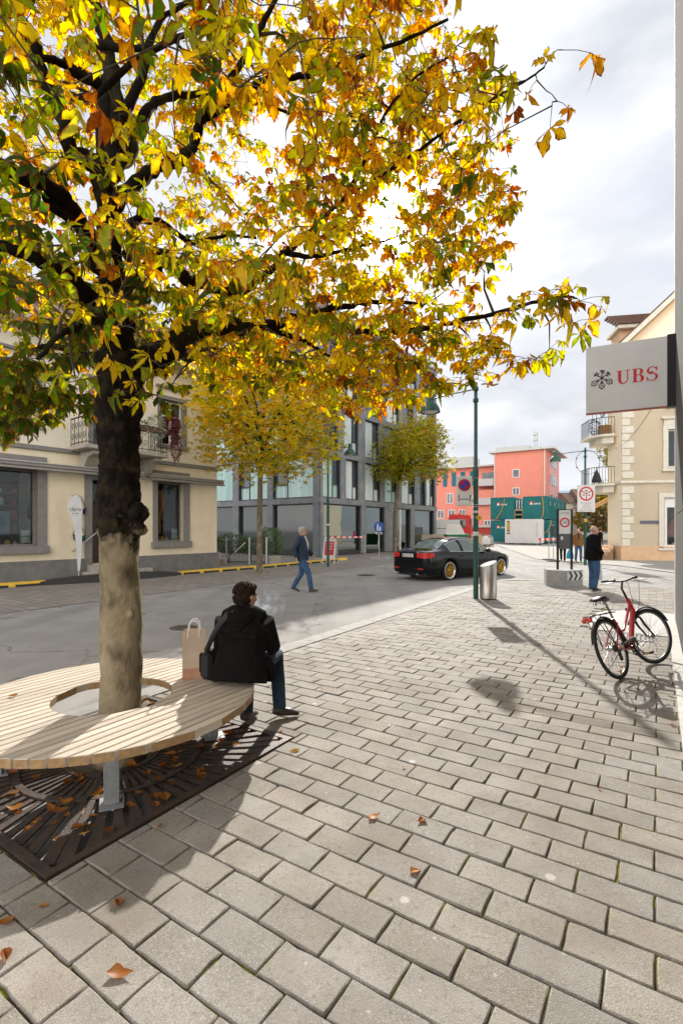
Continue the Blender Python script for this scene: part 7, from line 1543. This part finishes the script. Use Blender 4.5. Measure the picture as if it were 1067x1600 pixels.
for oi in order:
    p=cl_pts[oi]; dd=np.linalg.norm(buf[:cnt]-p,axis=1)+ (buf[:cnt,2]>p[2]+.3)*.15; k=int(np.argmin(dd)); a=buf[k]; L0_=np.linalg.norm(p-a)
    if L0_>1.5: continue
    ra=min(rb[k]*.7,.012); ra=max(ra,.004); mid=(a+p)/2+np.array([r.normal(0,.08),r.normal(0,.08),.06])*min(1,L0_)
    q1=a*.75+mid*.25+np.array([0,0,.01]); q2=(mid*.5+p*.5)+np.array([0,0,.015])
    tw.tube([V(a),V((a+mid)/2),V(mid),V((mid+p)/2+np.array([0,0,.01])),V(p)],[ra,ra*.85,ra*.7,ra*.55,.0028],5,cap=False)
    for q,rr_ in ((mid,ra*.7),(p,.004)): buf[cnt]=q; rb[cnt]=rr_; cnt+=1
    # leaves round the twig end
    wp=p+np.array(TC); dist=math.hypot(p[0],p[1]); hgt=wp[2]
    nl_=4 if oi<len(cl_pts)-27 else (3 if wp[0]>1.2 and wp[2]<3.5 else 1)
    for q in range(nl_):
        az_=r.uniform(0,2*pi); el=r.uniform(-.5,.35); dv=np.array([math.cos(az_)*math.cos(el),math.sin(az_)*math.cos(el),math.sin(el)]); pl_=r.uniform(.06,.15)
        tip=p+dv*pl_; tw.tube([V(p),V(p+dv*pl_*.5+np.array([0,0,.008])),V(tip)],[.0022,.0018,.0016],3,cap=False)
        lp.append(tip); ld.append(dv*.8+np.array([0,0,-.35])); ls_.append(r.uniform(.06,.14) if p[0]>.3 or r.random()<.5 else r.uniform(.09,.155)); ldt.append(2 if math.dist(tip+np.array(TC),(0,0,1.7))<4.2 else 1)
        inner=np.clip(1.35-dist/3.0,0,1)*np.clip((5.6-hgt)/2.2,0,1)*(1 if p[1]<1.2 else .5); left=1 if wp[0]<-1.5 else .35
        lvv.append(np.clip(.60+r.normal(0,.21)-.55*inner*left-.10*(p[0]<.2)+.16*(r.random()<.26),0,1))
tw.build('twigs',mat('twig_bark',(.07,.05,.035),.9,c2=(.11,.085,.06),scale=20),ct)
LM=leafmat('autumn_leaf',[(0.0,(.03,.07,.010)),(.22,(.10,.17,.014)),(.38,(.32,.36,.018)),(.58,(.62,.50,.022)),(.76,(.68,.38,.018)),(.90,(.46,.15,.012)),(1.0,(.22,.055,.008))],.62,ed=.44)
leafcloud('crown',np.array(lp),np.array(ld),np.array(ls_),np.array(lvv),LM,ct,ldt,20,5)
print('leaves',len(lp),'clusters',len(cl_pts))
# street trees across the road
def street_tree(lab,base,cx,cy,rx_,rz_,Y,n,seed,sizes,stops,th,lean=0):
    b=V((base[0],base[1],-.04)); o=thing('street_tree',lab,'tree',b,0,'young chestnut trees across the road')
    r=np.random.default_rng(seed); cc=P(cx,cy,Y)-b; top=cc.z+rz_*.6; fk=V((cc.x*.25,0,cc.z-rz_*.75))
    m=MB(); m.tube([(0,0,-.1),(0.01,0,.05),(.02,0,fk.z*.5),tuple(fk)],[th*1.5,th*1.1,th,th*.85],12); m.build('trunk',BARK,o)
    br=MB(); br.tube([fk,fk*.5+V((cc.x,cc.y,cc.z))*.5,V((cc.x,cc.y,top))],[th*.8,th*.5,.02],8); nd_=[np.array(fk),np.array(fk)*.5+np.array(cc)*.5,np.array(cc)]
    for k in range(13):
        a=r.uniform(0,6.28); h=r.uniform(-.55,.5); e=np.array(cc)+np.array([math.cos(a)*rx_*.8,math.sin(a)*rx_*.8,h*rz_]); s=np.array(fk)+(np.array(cc)-np.array(fk))*r.uniform(0,.8); mid=(s+e)/2+np.array([0,0,.15*rz_]); mid2=(s*.3+e*.7)+np.array([0,0,.12*rz_])
        br.tube([V(s),V(mid),V(mid2),V(e)],[th*.45,th*.3,th*.2,.01],6); nd_+=[s,mid,e,mid2]
    br.build('branches',BARKD,o)
    ps=[];
    cl=[np.array([*(r.normal(0,1,3))]) for _ in range(46)]; cl=[np.array(cc)+c/np.linalg.norm(c)*r.uniform(.45,.95)*np.array([rx_,rx_,rz_]) for c in cl]
    while len(ps)<n:
        c=cl[int(r.integers(len(cl)))]; p=c+r.normal(0,.19,3)*np.array([rx_,rx_,rz_])
        q=(p-np.array(cc))/np.array([rx_,rx_,rz_])
        if np.linalg.norm(q)>1.12 or p[2]<fk.z-.35+.5*math.sin(p[0]*3)*math.cos(p[1]*2.3): continue
        ps.append(p)
    ps=np.array(ps); d=r.normal(0,1,(n,3)); d[:,2]=d[:,2]*.5-.3; lv=np.clip(.48+r.normal(0,.2,n)+.10*(ps[:,2]-cc.z)/rz_,0,1)
    leafcloud('crown',ps,d,r.uniform(sizes[0],sizes[1],n),lv,leafmat('street_leaf_%d'%seed,stops,.6,ed=.25,sc=10),o,0,10,seed,(5,5)); return o
S2=[(0,(.07,.10,.014)),(.2,(.20,.23,.016)),(.4,(.40,.37,.02)),(.6,(.60,.42,.02)),(.88,(.55,.25,.014)),(1,(.30,.09,.01))]
S3=[(0,(.07,.10,.018)),(.3,(.19,.22,.025)),(.55,(.34,.32,.03)),(.78,(.38,.25,.03)),(1,(.34,.13,.02))]
g_=G(405,893); street_tree('young chestnut with thinning orange-green crown in front of the garden gate',(g_.x,g_.y),415,645,3.15,3.1,20,7600,31,(.11,.19),S2,.11)
g_=G(617,861); street_tree('small round chestnut with olive and rust crown beside the black car',(17.2*0+ (617-CX)/F*36,36),638,708,3.3,2.7,36,4600,32,(.14,.25),S3,.16)
# heaped leaves at the foot of the first street tree handled below; trees down the far street
for i,(px,py,Y,rx_,rz_,lab) in enumerate(((985,770,62,3.2,3.4,'olive autumn tree directly beyond the side steps'),(955,795,66,4.2,3.6,'dark green tree beyond the steps, left of the orange awning'),(930,812,72,3.6,3.2,'low yellow-green tree between the round-sign post and the awning'),(975,700,60,3.0,3.2,'tall olive tree rising beside the lower balcony of the yellow house'))):
    p=P(px,py,Y); b=V((p.x,p.y,-.05)); o=thing('far_tree',lab,'tree',b,0,'trees down the far street'); m=MB(); m.tube([(0,0,-.1),(.05,0,p.z*.5),(0,0,p.z)],[.22,.16,.08],8); m.build('trunk',BARKD,o)
    r=np.random.default_rng(50+i); n=1500; d=r.normal(0,1,(n,3)); d/=np.linalg.norm(d,axis=1)[:,None]; lump=1+.22*np.sin(d[:,0]*5+i)*np.sin(d[:,1]*4)+.15*np.sin(d[:,2]*7+d[:,0]*6); ps=d*(r.uniform(.3,1,(n,1))**.5)*np.array([rx_,rx_,rz_])*lump[:,None]+np.array([0,0,p.z]); ps[:,2]=np.maximum(ps[:,2],1.6)
    leafcloud('crown',ps,r.normal(0,1,(n,3)),r.uniform(.25,.42,n),np.clip(.25+.08*(i%3)+r.normal(0,.15,n),0,1),leafmat('far_leaf_%d'%i,S3 if i!=1 else [(0,(.02,.05,.012)),(.5,(.05,.09,.015)),(1,(.14,.13,.02))],.4,sc=3),o,0,6,60+i,(5,5))
# fallen leaves, each an object sharing a few meshes
r=np.random.default_rng(77); FLM=leafmat('fallen_leaf',[(0,(.20,.055,.012)),(.4,(.42,.17,.02)),(.7,(.55,.33,.06)),(1,(.60,.42,.22))],.25,edge=(.22,.09,.03),ed=.3)
fm=[]
for k in range(8):
    v,e,f=leaflet(7); v=v.copy(); v[:,0]*=r.uniform(.6,1.3)*(1+r.normal(0,.12,len(v))); c=r.uniform(.2,.9); v[:,2]=np.abs(v[:,0])*r.uniform(.2,1.0)+c*(v[:,1]-.5)**2*.9; v[:,0]+=.15*np.sin(v[:,1]*3*r.uniform(.5,1)); v[:,1]-=.5; v[:,2]-=v[:,2].min()
    me=bpy.data.meshes.new('leaf_blade'); me.from_pydata([tuple(q) for q in v],[],[tuple(q) for q in f]); 
    for n_,d_ in (('lv',np.full(len(v),r.uniform(0,1))),('edge',e)): a=me.attributes.new(n_,'FLOAT','POINT'); a.data.foreach_set('value',np.array(d_,dtype=np.float32))
    me.materials.append(FLM); me.polygons.foreach_set('use_smooth',[True]*len(me.polygons)); fm.append(me)
def fleaf(p,s,lab,grp,rz=None,me=None,flip=0):
    o=bpy.data.objects.new('fallen_leaf',me or fm[int(r.integers(8))]); COL.objects.link(o); o.location=p; o.scale=(s,s,s); o.rotation_euler=(r.normal(0,.12)+flip,r.normal(0,.12),r.uniform(0,6.28) if rz is None else rz); tag(o,lab,'leaf',grp); return o
NEAR=[(188,1527,.085,'pale rolled leaf nearest the camera, bottom left'),(182,1416,.055,'crumpled brown leaf below the bench shadow edge'),(70,1418,.045,'small ochre leaf in the shade at the corner of the grate'),(586,1279,.075,'curled orange-brown leaf, left one of the pair in the middle of the paving'),(656,1284,.065,'pale curled leaf, right one of the pair in the middle of the paving'),(651,1364,.06,'cream crumpled leaf just below the pair'),(458,1174,.085,'upright yellow leaf with long stalk right of the grate corner'),(249,1292,.04,'tiny orange leaf on the paving right of the grate'),(8,1440,.07,'narrow yellow leaf at the left edge'),(5,1500,.06,'orange leaf cut by the left edge of the view'),(583,1001,.06,'brown leaf on far paving beside the kerb'),(440,1143,.045,'yellow leaf by the seated man shoe'),(935,1234,.03,'tiny red leaf scrap on the right paving'),(1052,1135,.05,'orange leaf by the right edge of the paving'),(490,1064,.035,'small leaf scrap beyond the knee of the seated man'),(22,1088,.07,'orange leaf lying on the left of the bench seat'),(636,1041,.045,'small yellow leaf halfway along the paving'),(747,1112,.03,'dark scrap of leaf by the lamp shadow'),(840,1045,.035,'orange scrap of leaf in the lamp shadow'),(630,1199,.03,'rust scrap of leaf above the pair'),(797,985,.05,'small brown leaf under the sign shadow'),(502,1078,.04,'thin brown leaf strip on the paving')]
for i,(px,py,s,lab) in enumerate(NEAR):
    if 'bench seat' in lab: Y=764*1.25/(py-HY); p=V(((px-CX)/F*Y,Y,.456))
    else: p=G(px,py); p.z=.004
    fleaf(p,s*1.15,lab,'fallen leaves near the bench',me=fm[i%8])
for i in range(170):
    a=r.uniform(0,6.28); q=r.uniform(.25,.97); x,y=q*math.cos(a),q*math.sin(a)
    if i%3: x,y=r.uniform(-.92,.92,2)
    w=GC+U1*x-U2*y; fleaf(V((w.x,w.y,.004 if r.random()<.6 else -.02)),r.uniform(.05,.11),'dry brown or ochre leaf caught on the bars of the iron tree grate','leaves on the tree grate')
for i in range(30):
    q=G(405,893); w=V((q.x+r.normal(0,.55),q.y+r.normal(0,.5)-.1,-.03)); fleaf(w,r.uniform(.06,.11),'small brown leaf strewn at the foot of the young chestnut across the road','leaves under the street tree')
